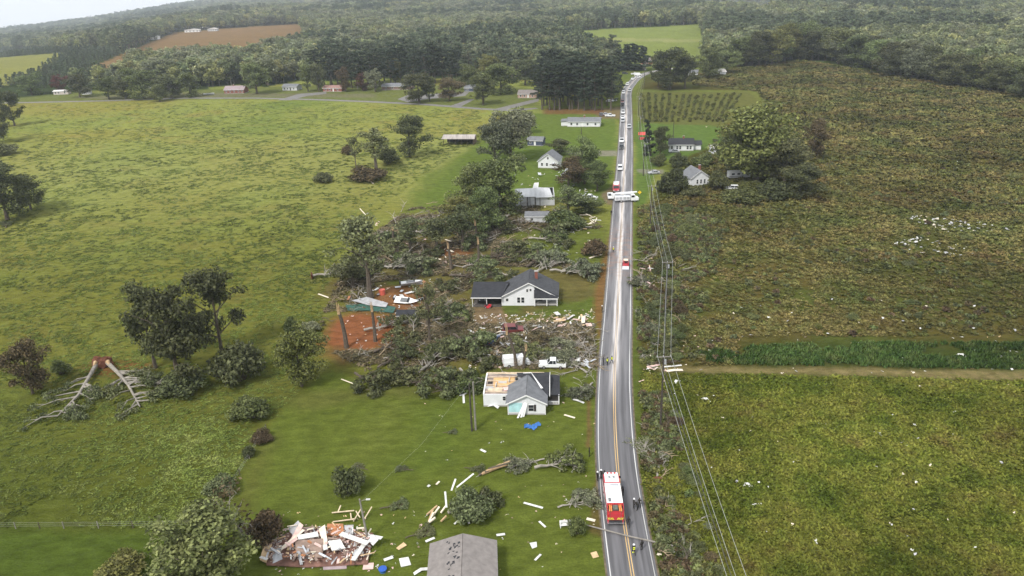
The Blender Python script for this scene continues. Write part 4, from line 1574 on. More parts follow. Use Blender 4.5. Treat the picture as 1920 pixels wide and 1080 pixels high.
p_br = proto_collection('branch', [branch_mesh('branch', i, m) for i, m in enumerate((PALE_BARK, BARK, PALE_BARK, M('tan_wood', (.26, .20, .13), .9, .3, 2)))])
_pt, _rg = zone_points(LITTER, 560, 15, .2, keep=_clear)
_pt[:, 2] = _rg.uniform(0, 1.1, len(_pt)) * (_rg.random(len(_pt)) < .6)
_pb, _ = zone_points([(1200, 470), (1290, 470), (1290, 680), (1200, 690)], 110, 16, 0)
_pc, _ = zone_points([(1200, 770), (1250, 770), (1330, 1080), (1240, 1080)], 40, 17, 0)
_pd, _ = zone_points([(1010, 600), (1120, 600), (1118, 720), (1050, 715)], 70, 18, 0)
_pt = np.concatenate([_pt, _pb, _pc, _pd])
scatter('broken_branches', _pt, _rg.uniform(.5, 1.3, len(_pt)), p_br, 6, 'broken bare branches tangled over the flattened grove and verges', 'branches', tilt=.22)
p_shrub = proto_collection('shrub', [joined('shrub_%d' % i, *bush_meshes('shrub', 500 + i, 1.6, 1.0, 130, .32, m)) for i, m in enumerate((F_STORM, F_MID, F_DARK, F_YEL, F_BROWN))])
_pa, _rg = zone_points([(1200, 388), (1290, 388), (1360, 420), (1330, 560), (1270, 640), (1250, 680), (1196, 690)], 1500, 19, 0, keep=lambda x, y, rg: vnoise(x, y, 8, 61, 2) > .42)
_pb, _ = zone_points([(1204, 740), (1246, 740), (1345, 1090), (1246, 1090), (1206, 870)], 420, 20, 0, keep=lambda x, y, rg: vnoise(x, y, 5, 62, 2) > .42)
_pc, _ = zone_points(UPPER, 1300, 21, .8, keep=lambda x, y, rg: vnoise(x, y, 16, 63, 2) > .60)
_pt = np.concatenate([_pa, _pb, _pc])
scatter('verge_brush', _pt, _rg.uniform(.5, 1.35, len(_pt)), p_shrub, 7, 'low mixed brush growing along the right verge into the rough field', 'brush')

# ================================================================== buildings
SIDING = M('white_siding', (.58, .59, .60), .6, .06, .8, bump=.1)
SIDING_G = M('grey_white_siding', (.46, .47, .48), .7, .15, .6, bump=.1)
TRIM = M('white_trim', (.66, .66, .65), .5, .05, 2)
ROOF_D = M('charcoal_shingles', (.026, .027, .032), .9, .25, 1.3, bump=.3)
ROOF_G = M('grey_shingles', (.135, .140, .150), .85, .18, 1.1, bump=.3)
ROOF_B = M('weathered_shingles', (.185, .168, .158), .9, .16, 1.4, bump=.35)
ROOF_M = M('rusted_metal_roof', (.30, .27, .25), .55, .3, .5, streak=(3, .3, 1))
BRICK = M('red_brick_wall', (.20, .075, .055), .85, .2, 1.5)
GLASS = M('dark_glass', (.016, .019, .024), .18, .2, 1, spec=.5)
PLY = M('raw_plywood', (.52, .33, .15), .8, .2, 1.2)
PALE_WOOD = M('pale_lumber', (.52, .42, .30), .8, .25, 1.5)
DARKIN = M('dark_interior', (.03, .026, .024), .9, .3, 1)  # near-black for doors and openings; carport walls take it as painted shade
CONC = M('concrete', (.30, .29, .27), .9, .15, .8)
BLUE_W = M('slate_blue_wall', (.055, .068, .105), .7, .12, 1)
NAVY = M('blue_tarp', (.035, .13, .36), .6, .25, 2, bump=.4)
AQUA = M('aqua_housewrap', (.36, .58, .60), .7, .15, 1.0)


class House:
    """walls, roofs, openings in a local frame: x along the side facing the camera, y away from it"""

    def __init__(s, name, nl, nr, label, cat='house', group=None):
        a, b = G(*nl), G(*nr)
        s.w = (b - a).length
        s.e = empty(name, a, math.atan2(b.y - a.y, b.x - a.x))
        tag(s.e, label, cat, group)

    def part(s, name, mb, mat, parent=None, **k):
        return mb.build(name, mat, parent or s.e, **k)

    def walls(s, x0, y0, x1, y1, h, mat, gable=None, rise=0.0, th=.18, z0=0.0, base=True):
        """four thick walls, each a part of its own, gable ends carried up to the ridge"""
        def wall(prof, p, ax, d):
            s.part('wall', MB().prism(prof, p, ax, (0, 0, 1), d), mat)
        w, dpt = x1 - x0, y1 - y0
        px = [(0, z0), (w, z0), (w, h), (w / 2, h + rise), (0, h)] if gable == 'y' else [(0, z0), (w, z0), (w, h), (0, h)]
        wall(px, (x0, y0 + th, 0), (1, 0, 0), th)
        wall(px, (x0, y1, 0), (1, 0, 0), th)
        d2 = dpt - 2 * th - .004
        q = [(0, z0), (d2, z0), (d2, h), (d2 / 2, h + rise), (0, h)] if gable == 'x' else [(0, z0), (d2, z0), (d2, h - .01), (0, h - .01)]
        wall(q, (x0, y0 + th + .002, 0), (0, 1, 0), th)
        wall(q, (x1 - th, y0 + th + .002, 0), (0, 1, 0), th)
        if base:
            s.part('foundation', MB().box(((x0 + x1) / 2, (y0 + y1) / 2, z0 + .12), (w + .06, dpt + .06, .3)), CONC)

    def gable_roof(s, x0, y0, x1, y1, h, rise, axis, mat, over=.45, th=.12, name='roof'):
        mb = MB()
        if axis == 'x':
            ym = (y0 + y1) / 2
            k = rise / (ym - y0)
            e0, e1 = y0 - over, y1 + over
            he = h - over * k
            mb.slab([(x0 - over, e0, he), (x1 + over, e0, he), (x1 + over, ym, h + rise), (x0 - over, ym, h + rise)], th)
            mb.slab([(x1 + over, e1, he), (x0 - over, e1, he), (x0 - over, ym, h + rise), (x1 + over, ym, h + rise)], th)
        else:
            xm = (x0 + x1) / 2
            k = rise / (xm - x0)
            e0, e1 = x0 - over, x1 + over
            he = h - over * k
            mb.slab([(e0, y1 + over, he), (e0, y0 - over, he), (xm, y0 - over, h + rise), (xm, y1 + over, h + rise)], th)
            mb.slab([(e1, y0 - over, he), (e1, y1 + over, he), (xm, y1 + over, h + rise), (xm, y0 - over, h + rise)], th)
        r = s.part(name, mb, mat)
        # white edge boards
        f = MB()
        if axis == 'x':
            f.box(((x0 + x1) / 2, e0 - .02, he + .02), (x1 - x0 + 2 * over, .05, .2))
        else:
            for a, sg in ((e0, 1), (e1, -1)):
                f.prism([(0, -.12), (abs(xm - a), rise + over * k - .12), (abs(xm - a), rise + over * k + .1), (0, .1)], (a, y0 - over - .01, he), (sg, 0, 0), (0, 0, 1), .05 * sg)
        s.part('fascia', f, TRIM, r)
        return r

    def window(s, x, y, z, w=1.0, h=1.3, face='f', shutters=None, pane=None):
        d = .05

        def bx(mb, cx, cz, ww, hh, dd):
            if face == 'f':
                mb.box((cx, y - dd / 2, cz), (ww, dd, hh))
            else:
                mb.box((x + (dd / 2 if face == 'r' else -dd / 2), y + (cx - x), cz), (dd, ww, hh))
            return mb
        e = bx(MB(), x, z, w + .2, h + .2, d).build('window', TRIM, s.e)
        bx(MB(), x, z + h * .26, w, h * .46, d + .02).build('pane', pane or GLASS, e)
        bx(MB(), x, z - h * .26, w, h * .46, d + .02).build('pane', pane or GLASS, e)
        if shutters:
            for sg in (-1, 1):
                bx(MB(), x + sg * (w / 2 + .28), z, .32, h + .15, d + .01).build('shutter', shutters, e)

    def door(s, x, y, mat, w=.95, h=2.05, z=.25):
        d = s.part('door', MB().box((x, y - .03, z + h / 2), (w, .06, h)), mat)
        s.part('handle', MB().box((x + w * .36, y - .08, z + 1), (.06, .06, .12)), TRIM, d)

    def chimney(s, x, y, z0, z1, mat=None, w=.7):
        c = s.part('chimney', MB().box((x, y, (z0 + z1) / 2), (w, w, z1 - z0)), mat or BRICK)
        s.part('chimney_cap', MB().box((x, y, z1 + .06), (w + .2, w + .2, .12)), CONC, c)


# --- grey roofed house at the bottom edge: ridge runs towards the camera
_a, _b = G(815, 1022, 2.7), G(931, 1016, 2.7)
hA = House('grey_roof_house', (815, 1400), (930, 1400), 'house with a weathered grey brown shingle roof cut by the bottom edge')
hA.e.location = (_a.x, _a.y - 13, 0)
hA.e.rotation_euler[2] = math.atan2(_b.y - _a.y, _b.x - _a.x)
_w = (_b - _a).length
hA.walls(0, 0, _w, 13, 2.7, SIDING, gable='y', rise=1.35)
hA.gable_roof(0, 0, _w, 13, 2.7, 1.35, 'y', ROOF_B, over=.35)
_m = MB()
_m.box((-.32, 6.5, 2.52), (.14, 13.6, .14))
_g = hA.part('gutter', _m, TRIM)
_m = MB()
_m.box((_w + .32, 6.5, 2.52), (.14, 13.6, .14))
hA.part('gutter', _m, TRIM)
_rs = random.Random(3)
_m = MB()
for k in range(48):      # lifted and missing shingles
    yy = _rs.uniform(1, 12.6)
    xx = _w / 2 - 1.3 + _rs.gauss(0, .45)
    zz = 2.7 + 1.35 * (1 - abs(xx - _w / 2) / (_w / 2)) + .135
    _m.box((xx, yy, zz), (_rs.uniform(.08, .35), _rs.uniform(.08, .4), .03), rz=_rs.uniform(-.4, .4), ry=-math.atan(1.35 / (_w / 2)))
hA.part('torn_shingles', _m, ROOF_D)['kind'] = 'stuff'
_m = MB()
_m.slab([(_w / 2 + .8, 6.4, 3.9), (_w + .5, 6.4, 2.95), (_w + .5, 10.2, 2.95), (_w / 2 + .8, 10.2, 3.9)], .1)

# --- damaged white house
hB = House('damaged_white_house', (907, 762), (1027, 762), 'white house with its left roof torn off and grey front gable')
W = hB.w
D = 8.2
S1 = W * .40           # where the front wing starts
S2 = W * .965
hB.walls(0, 0, W, D, 2.6, SIDING, gable=None)
# front wing with gable to the camera
hB.walls(S1, -2.9, S2, .0, 2.6, SIDING, gable='y', rise=1.7)
ym = D / 2
mb = MB()
x0, x1, xm = S1 - .4, S2 + .4, (S1 + S2) / 2
k = 1.7 / ((S2 - S1) / 2)
he, rz_ = 2.6 - .4 * k, 4.3
mb.slab([(x0, ym - .6, he), (x0, -3.3, he), (xm, -3.3, rz_), (xm, ym + .1, rz_)], .12)
mb.slab([(x1, -3.3, he), (x1, ym - .6, he), (xm, ym + .1, rz_), (xm, -3.3, rz_)], .12)
wing = hB.part('wing_roof', mb, ROOF_G)
mb = MB()
for a, sg in ((x0, 1), (x1, -1)):
    mb.prism([(0, -.14), (xm - x0, 1.7 + .4 * k - .14), (xm - x0, 1.7 + .4 * k + .12), (0, .12)], (a, -3.31, he), (sg, 0, 0), (0, 0, 1), .05 * sg)
hB.part('fascia', mb, TRIM, wing)
# back slope and right end of the main roof that is left
mb = MB()
mb.slab([(W + .35, D + .3, 2.45), (S1 + 1.0, D + .3, 2.45), (S1 + 1.6, ym, 4.1), (W + .35, ym, 4.1)], .12)
mb.slab([(xm + .6, 1.0, 2.75), (W + .35, -.35, 2.4), (W + .35, ym, 4.1), (xm, ym, 4.1)], .12)
hB.part('main_roof', mb, ROOF_D)
mb = MB()
mb.prism([(-.4, 2.36), (ym, 4.02), (D + .4, 2.36), (D + .4, 2.6), (ym, 4.28), (-.4, 2.6)], (W + .36, 0, 0), (0, 1, 0), (0, 0, 1), .1)
hB.part('rake_board', mb, TRIM)
# roofless left rooms
mb = MB().box((S1 * .62, D * .5, 2.35), (S1 * 1.15, D * .9, .08))
hB.part('ceiling_deck', mb, M('torn_ceiling', (.27, .215, .185), .9, .4, .9))
hB.part('plywood_sheet', MB().box((S1 * .75, D * .6, 2.44), (S1 * .85, D * .42, .05), rz=.04), PLY)
hB.part('plywood_sheet', MB().box((S1 * .45, D * .26, 2.47), (S1 * .55, D * .16, .05), rz=-.2, rx=.08), PALE_WOOD)
hB.part('insulation_batt', MB().box((S1 * .95, D * .28, 2.52), (1.8, 1.2, .16), rz=.3), M('pink_insulation', (.62, .42, .38), .95, .2, 3))
hB.part('hatch', MB().box((S1 * .2, D * .58, 2.45), (.9, 1.0, .07)), DARKIN)
for q, yy in enumerate((.12, .42, .62, .80, .955)):
    hB.part('rafter', MB().box((S1 * .66, D * yy, 2.52 + .03 * q), (S1 * 1.2, .1, .14), rz=.03 * (q - 2)), PALE_WOOD)
hB.part('back_wall_plate', MB().box((W * .47, D - .06, 2.68), (W * .94, .24, .12)), PALE_WOOD)
hB.part('back_wall_plate', MB().box((W * .6, D - .9, 2.9), (W * .56, .14, .1), rx=.1), PALE_WOOD)
hB.part('side_wall_plate', MB().box((.1, D / 2, 2.66), (.26, D * .97, .1)), TRIM)
for q in range(4):
    hB.part('partition', MB().box((S1 * (.2 + .25 * q), D * (.3 + .12 * q), 2.62), (.12 if q % 2 else 1.6, 1.5 if q % 2 else .12, .45)), SIDING_G)
# bent white metal ridge strip thrown over the roof
mb = MB()
mb.slab([(xm - .9, ym + .9, 4.35), (xm - .8, ym + .4, 4.55), (xm + .7, ym + .2, 4.72), (xm + .7, ym + .75, 4.55)], .04)
mb.slab([(xm + .7, ym + .2, 4.72), (xm + 2.6, .4, 3.6), (xm + 3.0, .7, 3.5), (xm + .7, ym + .75, 4.55)], .04)
hB.part('loose_flashing', mb, TRIM)
# porch on the right
hB.part('porch_roof', MB().slab([(W + .1, .2, 2.35), (W + 2.3, .2, 2.2), (W + 2.3, D - 1, 2.5), (W + .1, D - 1, 2.7)], .12), ROOF_D)
hB.part('porch_floor', MB().box((W + 1.15, D * .42, .3), (2.0, D * .78, .2)), CONC)
for yy in (.35, D * .42, D - 1.3):
    hB.part('porch_post', MB().box((W + 2.1, yy, 1.3), (.16, .16, 2.1)), TRIM)
hB.part('porch_rail', MB().box((W + 1.1, .3, .85), (1.9, .08, .1)), TRIM)
for q in range(7):
    hB.part('baluster', MB().box((W + .25 + q * .28, .3, .6), (.07, .06, .5)), TRIM)
hB.part('porch_screen', MB().box((W + 1.05, .55, 1.6), (1.8, .04, 1.1)), DARKIN)
hB.window(S1 + (S2 - S1) * .62, -2.9, 1.45, .95, 1.25, shutters=None)
hB.part('shutter', MB().box((S1 + (S2 - S1) * .62 + .72, -2.94, 1.45), (.4, .06, 1.4)), DARKIN)
hB.window(S1 - .9, 0, 1.75, .5, .8)
hB.window(S1 - .35, 0, 1.75, .4, .8)
mb = MB()
mb.slab([(S1 + .15, -2.93, .6), (S1 + 2.4, -2.93, .6), (S1 + 2.6, -2.93, 2.5), (S1 + 1.4, -2.93, 2.6), (S1 + .15, -2.93, 2.3)], .02)
hB.part('stripped_siding', mb, AQUA)
for q, (xa, xb) in enumerate(((2.9, 1.6), (3.1, 2.2), (3.3, 2.6))):
    hB.part('hanging_siding', MB().slab([(S1 + xa, -2.99 - .02 * q, 2.6), (S1 + xa + .35, -2.99 - .02 * q, 2.6), (S1 + xb + .35, -4.1 + .2 * q, .05), (S1 + xb, -4.1 + .2 * q, .05)], .03), TRIM)
for xx in (S1 - .02, S2 + .02):
    hB.part('corner_board', MB().box((xx, -2.9, 1.3), (.14, .14, 2.55)), TRIM)

# --- white house with carport
hC = House('carport_house', (941, 573), (1044, 573), 'white house with steep dark roof, red chimney and long carport')
W = hC.w
D = 8.5
H, RI = 2.5, 3.6
PX = W * .60
th = .2
hC.part('wall', MB().prism([(0, 0), (PX, 0), (PX, H + RI * (1 - (PX - W / 2) / (W / 2)) - .1), (W / 2, H + RI), (0, H)], (0, th, 0), (1, 0, 0), (0, 0, 1), th), SIDING)
hC.part('wall', MB().prism([(0, 0), (D - th, 0), (D - th, H), (0, H)], (0, th, 0), (0, 1, 0), (0, 0, 1), th), SIDING)
hC.part('wall', MB().prism([(0, 0), (D - 2.4, 0), (D - 2.4, H), (0, H)], (W - th, 2.4, 0), (0, 1, 0), (0, 0, 1), th), SIDING)
hC.part('wall', MB().prism([(0, 0), (W, 0), (W, H), (W / 2, H + RI), (0, H)], (0, D, 0), (1, 0, 0), (0, 0, 1), th), SIDING)
hC.part('wall', MB().prism([(0, 0), (W - PX, 0), (W - PX, H), (0, H)], (PX, 2.4, 0), (1, 0, 0), (0, 0, 1), th), SIDING)
hC.part('wall', MB().prism([(0, 0), (2.2, 0), (2.2, H), (0, H)], (PX - th, .2, 0), (0, 1, 0), (0, 0, 1), th), SIDING)
hC.gable_roof(0, 0, W, D, H, RI, 'y', M('slate_shingles', (.052, .054, .060), .9, .25, 1.3, bump=.3), over=.45)
hC.part('gable_louvre', MB().box((W * .5, -.02, H + RI * .58), (.8, .06, .12)), TRIM)
# porch
hC.part('porch_floor', MB().box(((PX + W) / 2 + .1, 1.0, .3), (W - PX, 2.6, .22)), CONC)
hC.part('porch_roof', MB().slab([(PX - .1, -.9, 2.25), (W + .3, -.9, 2.25), (W + .3, .15, 2.62), (W * .74, .15, 4.3), (PX - .1, .15, 4.3)], .1), ROOF_D)
hC.part('porch_beam', MB().box(((PX + W) / 2 + .1, -.85, 2.15), (W - PX + .4, .18, .24)), TRIM)
for xx in (PX + .05, (PX + W) / 2 + .3, W + .1):
    hC.part('porch_post', MB().box((xx, -.8, 1.2), (.18, .18, 1.9)), TRIM)
hC.chimney(W * .62, D * .55, 4.6, 7.2)
hC.window(W * .1, 0, 1.55, .6, .7)
hC.window(W * .31, 0, 1.5, .7, 1.4)
hC.window(W * .385, 0, 1.5, .7, 1.4)
hC.window(W * .47, 0, 4.0, .45, .7)
hC.window(W * .53, 0, 4.15, .45, .6)
hC.window(W * .8, 2.2, 1.5, .9, 1.2)
hC.door(W * .7, 2.2, DARKIN)
# carport
CW = 55 / ppm(G(915, 573))
hC.part('carport_roof', MB().slab([(-CW - .2, -1.0, 2.45), (-.02, -1.0, 2.45), (-.02 + 1.6, D * .62, 4.0), (-CW - .2, D * .62, 4.0)], .12), ROOF_D)
hC.part('carport_roof', MB().slab([(-.02, D + .4, 2.6), (-CW - .2, D + .4, 2.6), (-CW - .2, D * .625, 4.02), (-.02 + 1.6, D * .625, 4.02)], .12), ROOF_D)
hC.part('carport_fascia', MB().box((-CW / 2 - .1, -1.03, 2.45), (CW + .3, .06, .24)), TRIM)
for xx in (-CW + .1, -CW * .5):
    hC.part('carport_post', MB().box((xx, -.8, 1.2), (.14, .14, 2.4)), TRIM)
hC.part('shaded_carport_wall', MB().box((-CW / 2, D - .3, 1.25), (CW, .15, 2.5)), DARKIN)  # shade under the carport roof put into the wall colour
hC.part('shaded_carport_wall', MB().box((-CW + .02, D * .6, 1.2), (.12, D * .5, 2.4)), DARKIN)  # outer wall, carport shade in its colour too
hC.part('carport_floor', MB().box((-CW / 2, D * .45, .05), (CW, D * 1.1, .1)), M('dark_floor', (.07, .062, .056), .9, .3, 1))  # plain dark floor colour
hC.part('shaded_carport_wall', MB().box((-.03, D * .5, 1.24), (.03, D * .96, 2.46)), DARKIN)  # dark sheet over the house siding, standing in for carport shade
for xx in (.0, PX):
    hC.part('corner_board', MB().box((xx + .05, -.01, 1.25), (.16, .06, 2.5)), TRIM)


def simple_house(name, nl, nr, depth, h, rise, axis, wall, roof, label, cat='house', wins=(), doors=(), chim=None, over=.4, hip=False, shut=None, group=None):
    hh = House(name, nl, nr, label, cat, group)
    hh.walls(0, 0, hh.w, depth, h, wall, gable=axis, rise=rise)
    hh.gable_roof(0, 0, hh.w, depth, h, rise, axis, roof, over=over)
    for u, z, w, q in wins:
        hh.window(u * hh.w, 0, z, w, q, shutters=shut)
    for u, m in doors:
        hh.door(u * hh.w, 0, m)
    if chim:
        hh.chimney(chim[0] * hh.w, depth * chim[1], h, h + rise + 1.0)
    return hh


std = [(.15, 1.5, 1, 1.2), (.36, 1.5, 1, 1.2), (.78, 1.5, 1, 1.2)]
h = simple_house('storage_shed', (745, 606), (777, 606), 2.6, 2.0, .8, 'x', SIDING_G, ROOF_D, 'small white shed with dark roof on the red clay', 'shed', wins=[(.45, 1.35, .7, .45)], over=.2)
# torn pale building and its low neighbour
h = House('torn_white_building', (968, 388), (1040, 385), 'grey white building with torn roof and streaked walls in the grove', 'building')
h.walls(0, 0, h.w, 9, 3.6, SIDING_G, gable='x', rise=1.6)
h.part('roof', MB().slab([(-.3, -.4, 3.45), (h.w * .55, -.4, 3.45), (h.w * .62, 4.5, 5.2), (.4, 4.5, 5.2)], .08).slab([(h.w + .3, 9.4, 3.45), (-.3, 9.4, 3.45), (.4, 4.5, 5.2), (h.w, 4.5, 5.2)], .08), M('pale_metal_roof', (.42, .43, .44), .5, .15, .5, streak=(2, .2, 1)))
h.part('bent_roof_sheet', MB().slab([(h.w * .5, -1.0, 3.3), (h.w * .95, -.6, 3.1), (h.w * .9, 4.4, 5.0), (h.w * .55, 4.4, 5.6)], .06), M('pale_metal_roof'))
h.part('bent_roof_sheet', MB().slab([(h.w * .45, 4.2, 5.2), (h.w * .6, 4.0, 5.3), (h.w * .62, 4.6, 7.2), (h.w * .5, 4.8, 7.0)], .06), TRIM)
for q, u in enumerate((.12, .3, .36, .5, .62)):
    h.part('dark_strip', MB().box((u * h.w, -.03, 1.8), (.5 if q % 2 else .25, .06, 3.2)), M('dark_boards', (.12, .12, .115), .9, .3, 2))  # dark upright strips set on the front wall
h = simple_house('low_torn_shed', (985, 418), (1028, 418), 5, 2.2, .9, 'x', SIDING_G, ROOF_G, 'low grey roofed shed in front of the torn building', 'shed', wins=[(.3, 1.3, .7, .6)], over=.3)
# far houses, left of road
simple_house('gabled_white_house', (1009, 315), (1046, 316), 9, 3.0, 3.0, 'y', SIDING, ROOF_G, 'white house with a steep grey gable among the trees', wins=[(.2, 1.6, .8, 1.2), (.45, 1.6, .8, 1.2), (.75, 1.6, .8, 1.2), (.5, 4.2, .7, .9)])
simple_house('garden_shed', (989, 273), (1017, 274), 5, 2.6, 1.3, 'x', BLUE_W, ROOF_G, 'dark blue shed with a white door behind the willows', 'shed', doors=[(.5, TRIM)], wins=[(.2, 1.5, .7, .8)])
hb = House('open_barn', (832, 272), (888, 272), 'open pole barn with a rusted pale metal roof', 'barn')
hb.part('roof', MB().slab([(-.8, -1, 3.0), (hb.w + .8, -1, 3.0), (hb.w + .6, 3.5, 4.3), (-.6, 3.5, 4.3)], .08).slab([(hb.w + .8, 8, 3.0), (-.8, 8, 3.0), (-.6, 3.5, 4.3), (hb.w + .6, 3.5, 4.3)], .08), ROOF_M)
for q in range(6):
    hb.part('post', MB().box((.1 + (hb.w - .2) * q / 5, -.3, 1.5), (.18, .18, 3.0)), BARK)
    hb.part('post', MB().box((.1 + (hb.w - .2) * q / 5, 7.3, 1.5), (.18, .18, 3.0)), BARK)
hb.part('back_wall', MB().box((hb.w / 2, 7.6, 1.5), (hb.w, .12, 3.0)), DARKIN)
hb.part('side_wall', MB().box((hb.w - .05, 3.6, 1.5), (.12, 7.8, 2.9)), M('old_boards', (.13, .09, .065), .9, .3, 2))
hr = simple_house('white_ranch_house', (1064, 238), (1125, 238), 9, 2.7, 1.5, 'x', SIDING, ROOF_G, 'long white ranch house with a pale grey roof beside the pine block', wins=[(.12, 1.5, .9, 1.1), (.3, 1.5, .9, 1.1), (.62, 1.5, .9, 1.1), (.86, 1.5, .9, 1.1)], doors=[(.46, TRIM)], chim=(.5, .5))
hr.walls(-3.6, 2.5, -.02, 8, 2.5, SIDING, gable=None)
hr.part('side_roof', MB().slab([(-4.0, 2.0, 2.45), (0, 2.0, 2.7), (0, 8.4, 2.9), (-4.0, 8.4, 2.6)], .1), ROOF_G)
simple_house('brick_porch_house', (971, 184), (1006, 184), 9, 2.7, 1.9, 'x', M('tan_brick', (.36, .24, .19), .85, .15, 1), M('brown_shingles', (.17, .15, .14), .9, .15, 1), 'tan brick house with a white porch left of the pine block', wins=std, doors=[(.55, TRIM)])
simple_house('small_blue_house', (871, 172), (890, 172), 7, 2.6, 1.6, 'x', BLUE_W, ROOF_G, 'small blue grey house between the yard trees', wins=std[:2])
simple_house('grey_roof_ranch', (716, 169), (772, 168), 9, 2.6, 1.7, 'x', M('brown_brick', (.19, .13, .11), .85, .15, 1), ROOF_G, 'long ranch house with a grey roof in front of the pines', wins=std)
simple_house('long_brick_house', (606, 172), (641, 172), 8, 2.6, 1.5, 'x', BRICK, M('red_brown_roof', (.25, .15, .13), .9, .15, 1), 'long red brick house with a reddish roof at the far row', wins=std, doors=[(.55, TRIM)])
simple_house('small_white_house', (530, 170), (557, 170), 8, 2.8, 1.6, 'x', SIDING_G, ROOF_G, 'small pale house with grey roof between far trees', wins=std, doors=[(.55, DARKIN)])
simple_house('red_brick_house', (421, 176), (458, 175), 9, 2.8, 2.2, 'x', BRICK, M('mauve_roof', (.25, .20, .21), .9, .15, 1), 'red brick house with a mauve roof and white window frames', wins=[(.1, 1.5, .8, 1.3), (.3, 1.5, .8, 1.3), (.5, 1.5, .8, 1.3), (.72, 1.5, .8, 1.3), (.9, 1.5, .8, 1.3)], chim=(.4, .5))
simple_house('mobile_home', (101, 178), (128, 177), 5, 2.6, .7, 'x', M('beige_siding', (.45, .40, .36), .7, .1, 1), M('pale_roof', (.5, .48, .46), .7, .1, 1), 'beige mobile home at the far left of the side road', wins=std)
simple_house('mobile_home', (154, 178), (170, 177), 5, 2.8, .7, 'x', SIDING, TRIM, 'white flat roofed mobile home right of the beige one', wins=std[:2])
simple_house('far_cottage', (275, 166), (287, 166), 7, 3.2, 2.0, 'y', SIDING_G, ROOF_G, 'small pale cottage half hidden in the far left trees', wins=std[:1])
simple_house('far_cottage', (1025, 140), (1045, 140), 7, 2.8, 1.2, 'x', SIDING, TRIM, 'white far cottage above the pine block', wins=std[:2])
simple_house('far_cottage', (1122, 140), (1142, 140), 8, 2.8, 1.8, 'x', SIDING, M('brown_shingles'), 'white far house with a tan roof right behind the pine block', wins=std[:2])
simple_house('far_brick_house', (1208, 122), (1224, 121), 8, 3, 2.2, 'x', BRICK, M('brown_shingles'), 'far brick house behind the trees at the bend', wins=std[:2])
# right of road
hw = simple_house('dark_roof_house', (1254, 283), (1300, 283), 8, 2.9, 1.9, 'x', SIDING, ROOF_D, 'white house with a dark roof on the far right lawn', wins=[(.12, 1.5, .8, 1.3), (.34, 1.5, .8, 1.4), (.46, 1.5, .8, 1.4), (.76, 1.5, .8, 1.4), (.88, 1.5, .8, 1.4)], chim=(.6, .5))
hw.walls(hw.w + .02, 1.8, hw.w + 3.4, 8, 2.5, SIDING, gable=None)
hw.part('side_roof', MB().slab([(hw.w - .1, 1.3, 2.4), (hw.w + 3.8, 1.3, 2.4), (hw.w + 3.8, 5, 3.6), (hw.w - .1, 5, 3.6)], .1).slab([(hw.w + 3.8, 8.4, 2.4), (hw.w - .1, 8.4, 2.4), (hw.w - .1, 5, 3.6), (hw.w + 3.8, 5, 3.6)], .1), ROOF_D)
hg = simple_house('grey_gable_house', (1295, 350), (1329, 347), 8.5, 3.2, 2.6, 'y', SIDING, ROOF_G, 'white house with a grey gable roof nestled in dark bushes', wins=[(.35, 1.7, .6, 1.5), (.55, 1.7, .6, 1.5), (.75, 1.7, .6, 1.5)], chim=(.7, .5))
simple_house('grey_shed', (1336, 290), (1354, 289), 5, 2.6, 1.0, 'x', SIDING_G, M('pale_roof'), 'small pale shed right of the far white house', 'shed', wins=[(.4, 1.4, .6, .7)])
simple_house('far_right_house', (1290, 143), (1308, 143), 8, 2.7, 1.6, 'x', SIDING, ROOF_G, 'white house below the trees at the far right bend', wins=std[:2])
simple_house('far_right_house', (1341, 142), (1361, 141), 8, 2.7, 1.5, 'x', SIDING, M('pale_roof'), 'pale house right of the round tree at the far bend', wins=std[:2])
# red roofed stand
hs = House('red_roof_stand', (1198, 262), (1220, 262), 'open stand with a red roof beside the far wires', 'stand')
hs.part('roof', MB().slab([(-.4, -.5, 2.3), (hs.w + .4, -.5, 2.3), (hs.w + .2, 2, 3.2), (-.2, 2, 3.2)], .08).slab([(hs.w + .4, 4.5, 2.3), (-.4, 4.5, 2.3), (-.2, 2, 3.2), (hs.w + .2, 2, 3.2)], .08), M('red_metal_roof', (.50, .06, .05), .5, .15, 1))
for xx in (0.1, hs.w - .1):
    for yy in (0, 4):
        hs.part('post', MB().box((xx, yy, 1.15), (.14, .14, 2.3)), TRIM)
hs.part('counter', MB().box((hs.w / 2, .4, .55), (hs.w * .9, .6, 1.1)), M('red_metal_roof'))


# distant sheds and works on the rise
def far_block(px, py, w, d, h, wall, roof, label):
    z = float(terr(*G(px, py)[:2]))
    loc = G(px, py, z)
    e = empty('distant_building', loc)
    MB().box((0, 0, h / 2), (w, d, h)).build('wall', wall, e)
    MB().prism([(-w / 2 - .5, h), (w / 2 + .5, h), (w / 2 + .5, h + .4), (0, h + 1.8), (-w / 2 - .5, h + .4)], (0, d / 2 + .5, 0), (1, 0, 0), (0, 0, 1), d + 1).build('roof', roof, e)
    for k in range(4):
        MB().box((-w * .36 + k * w * .24, -d / 2 - .03, h * .5), (w * .1, .06, h * .3)).build('window', GLASS, e)
    tag(e, label, 'building', 'distant buildings')


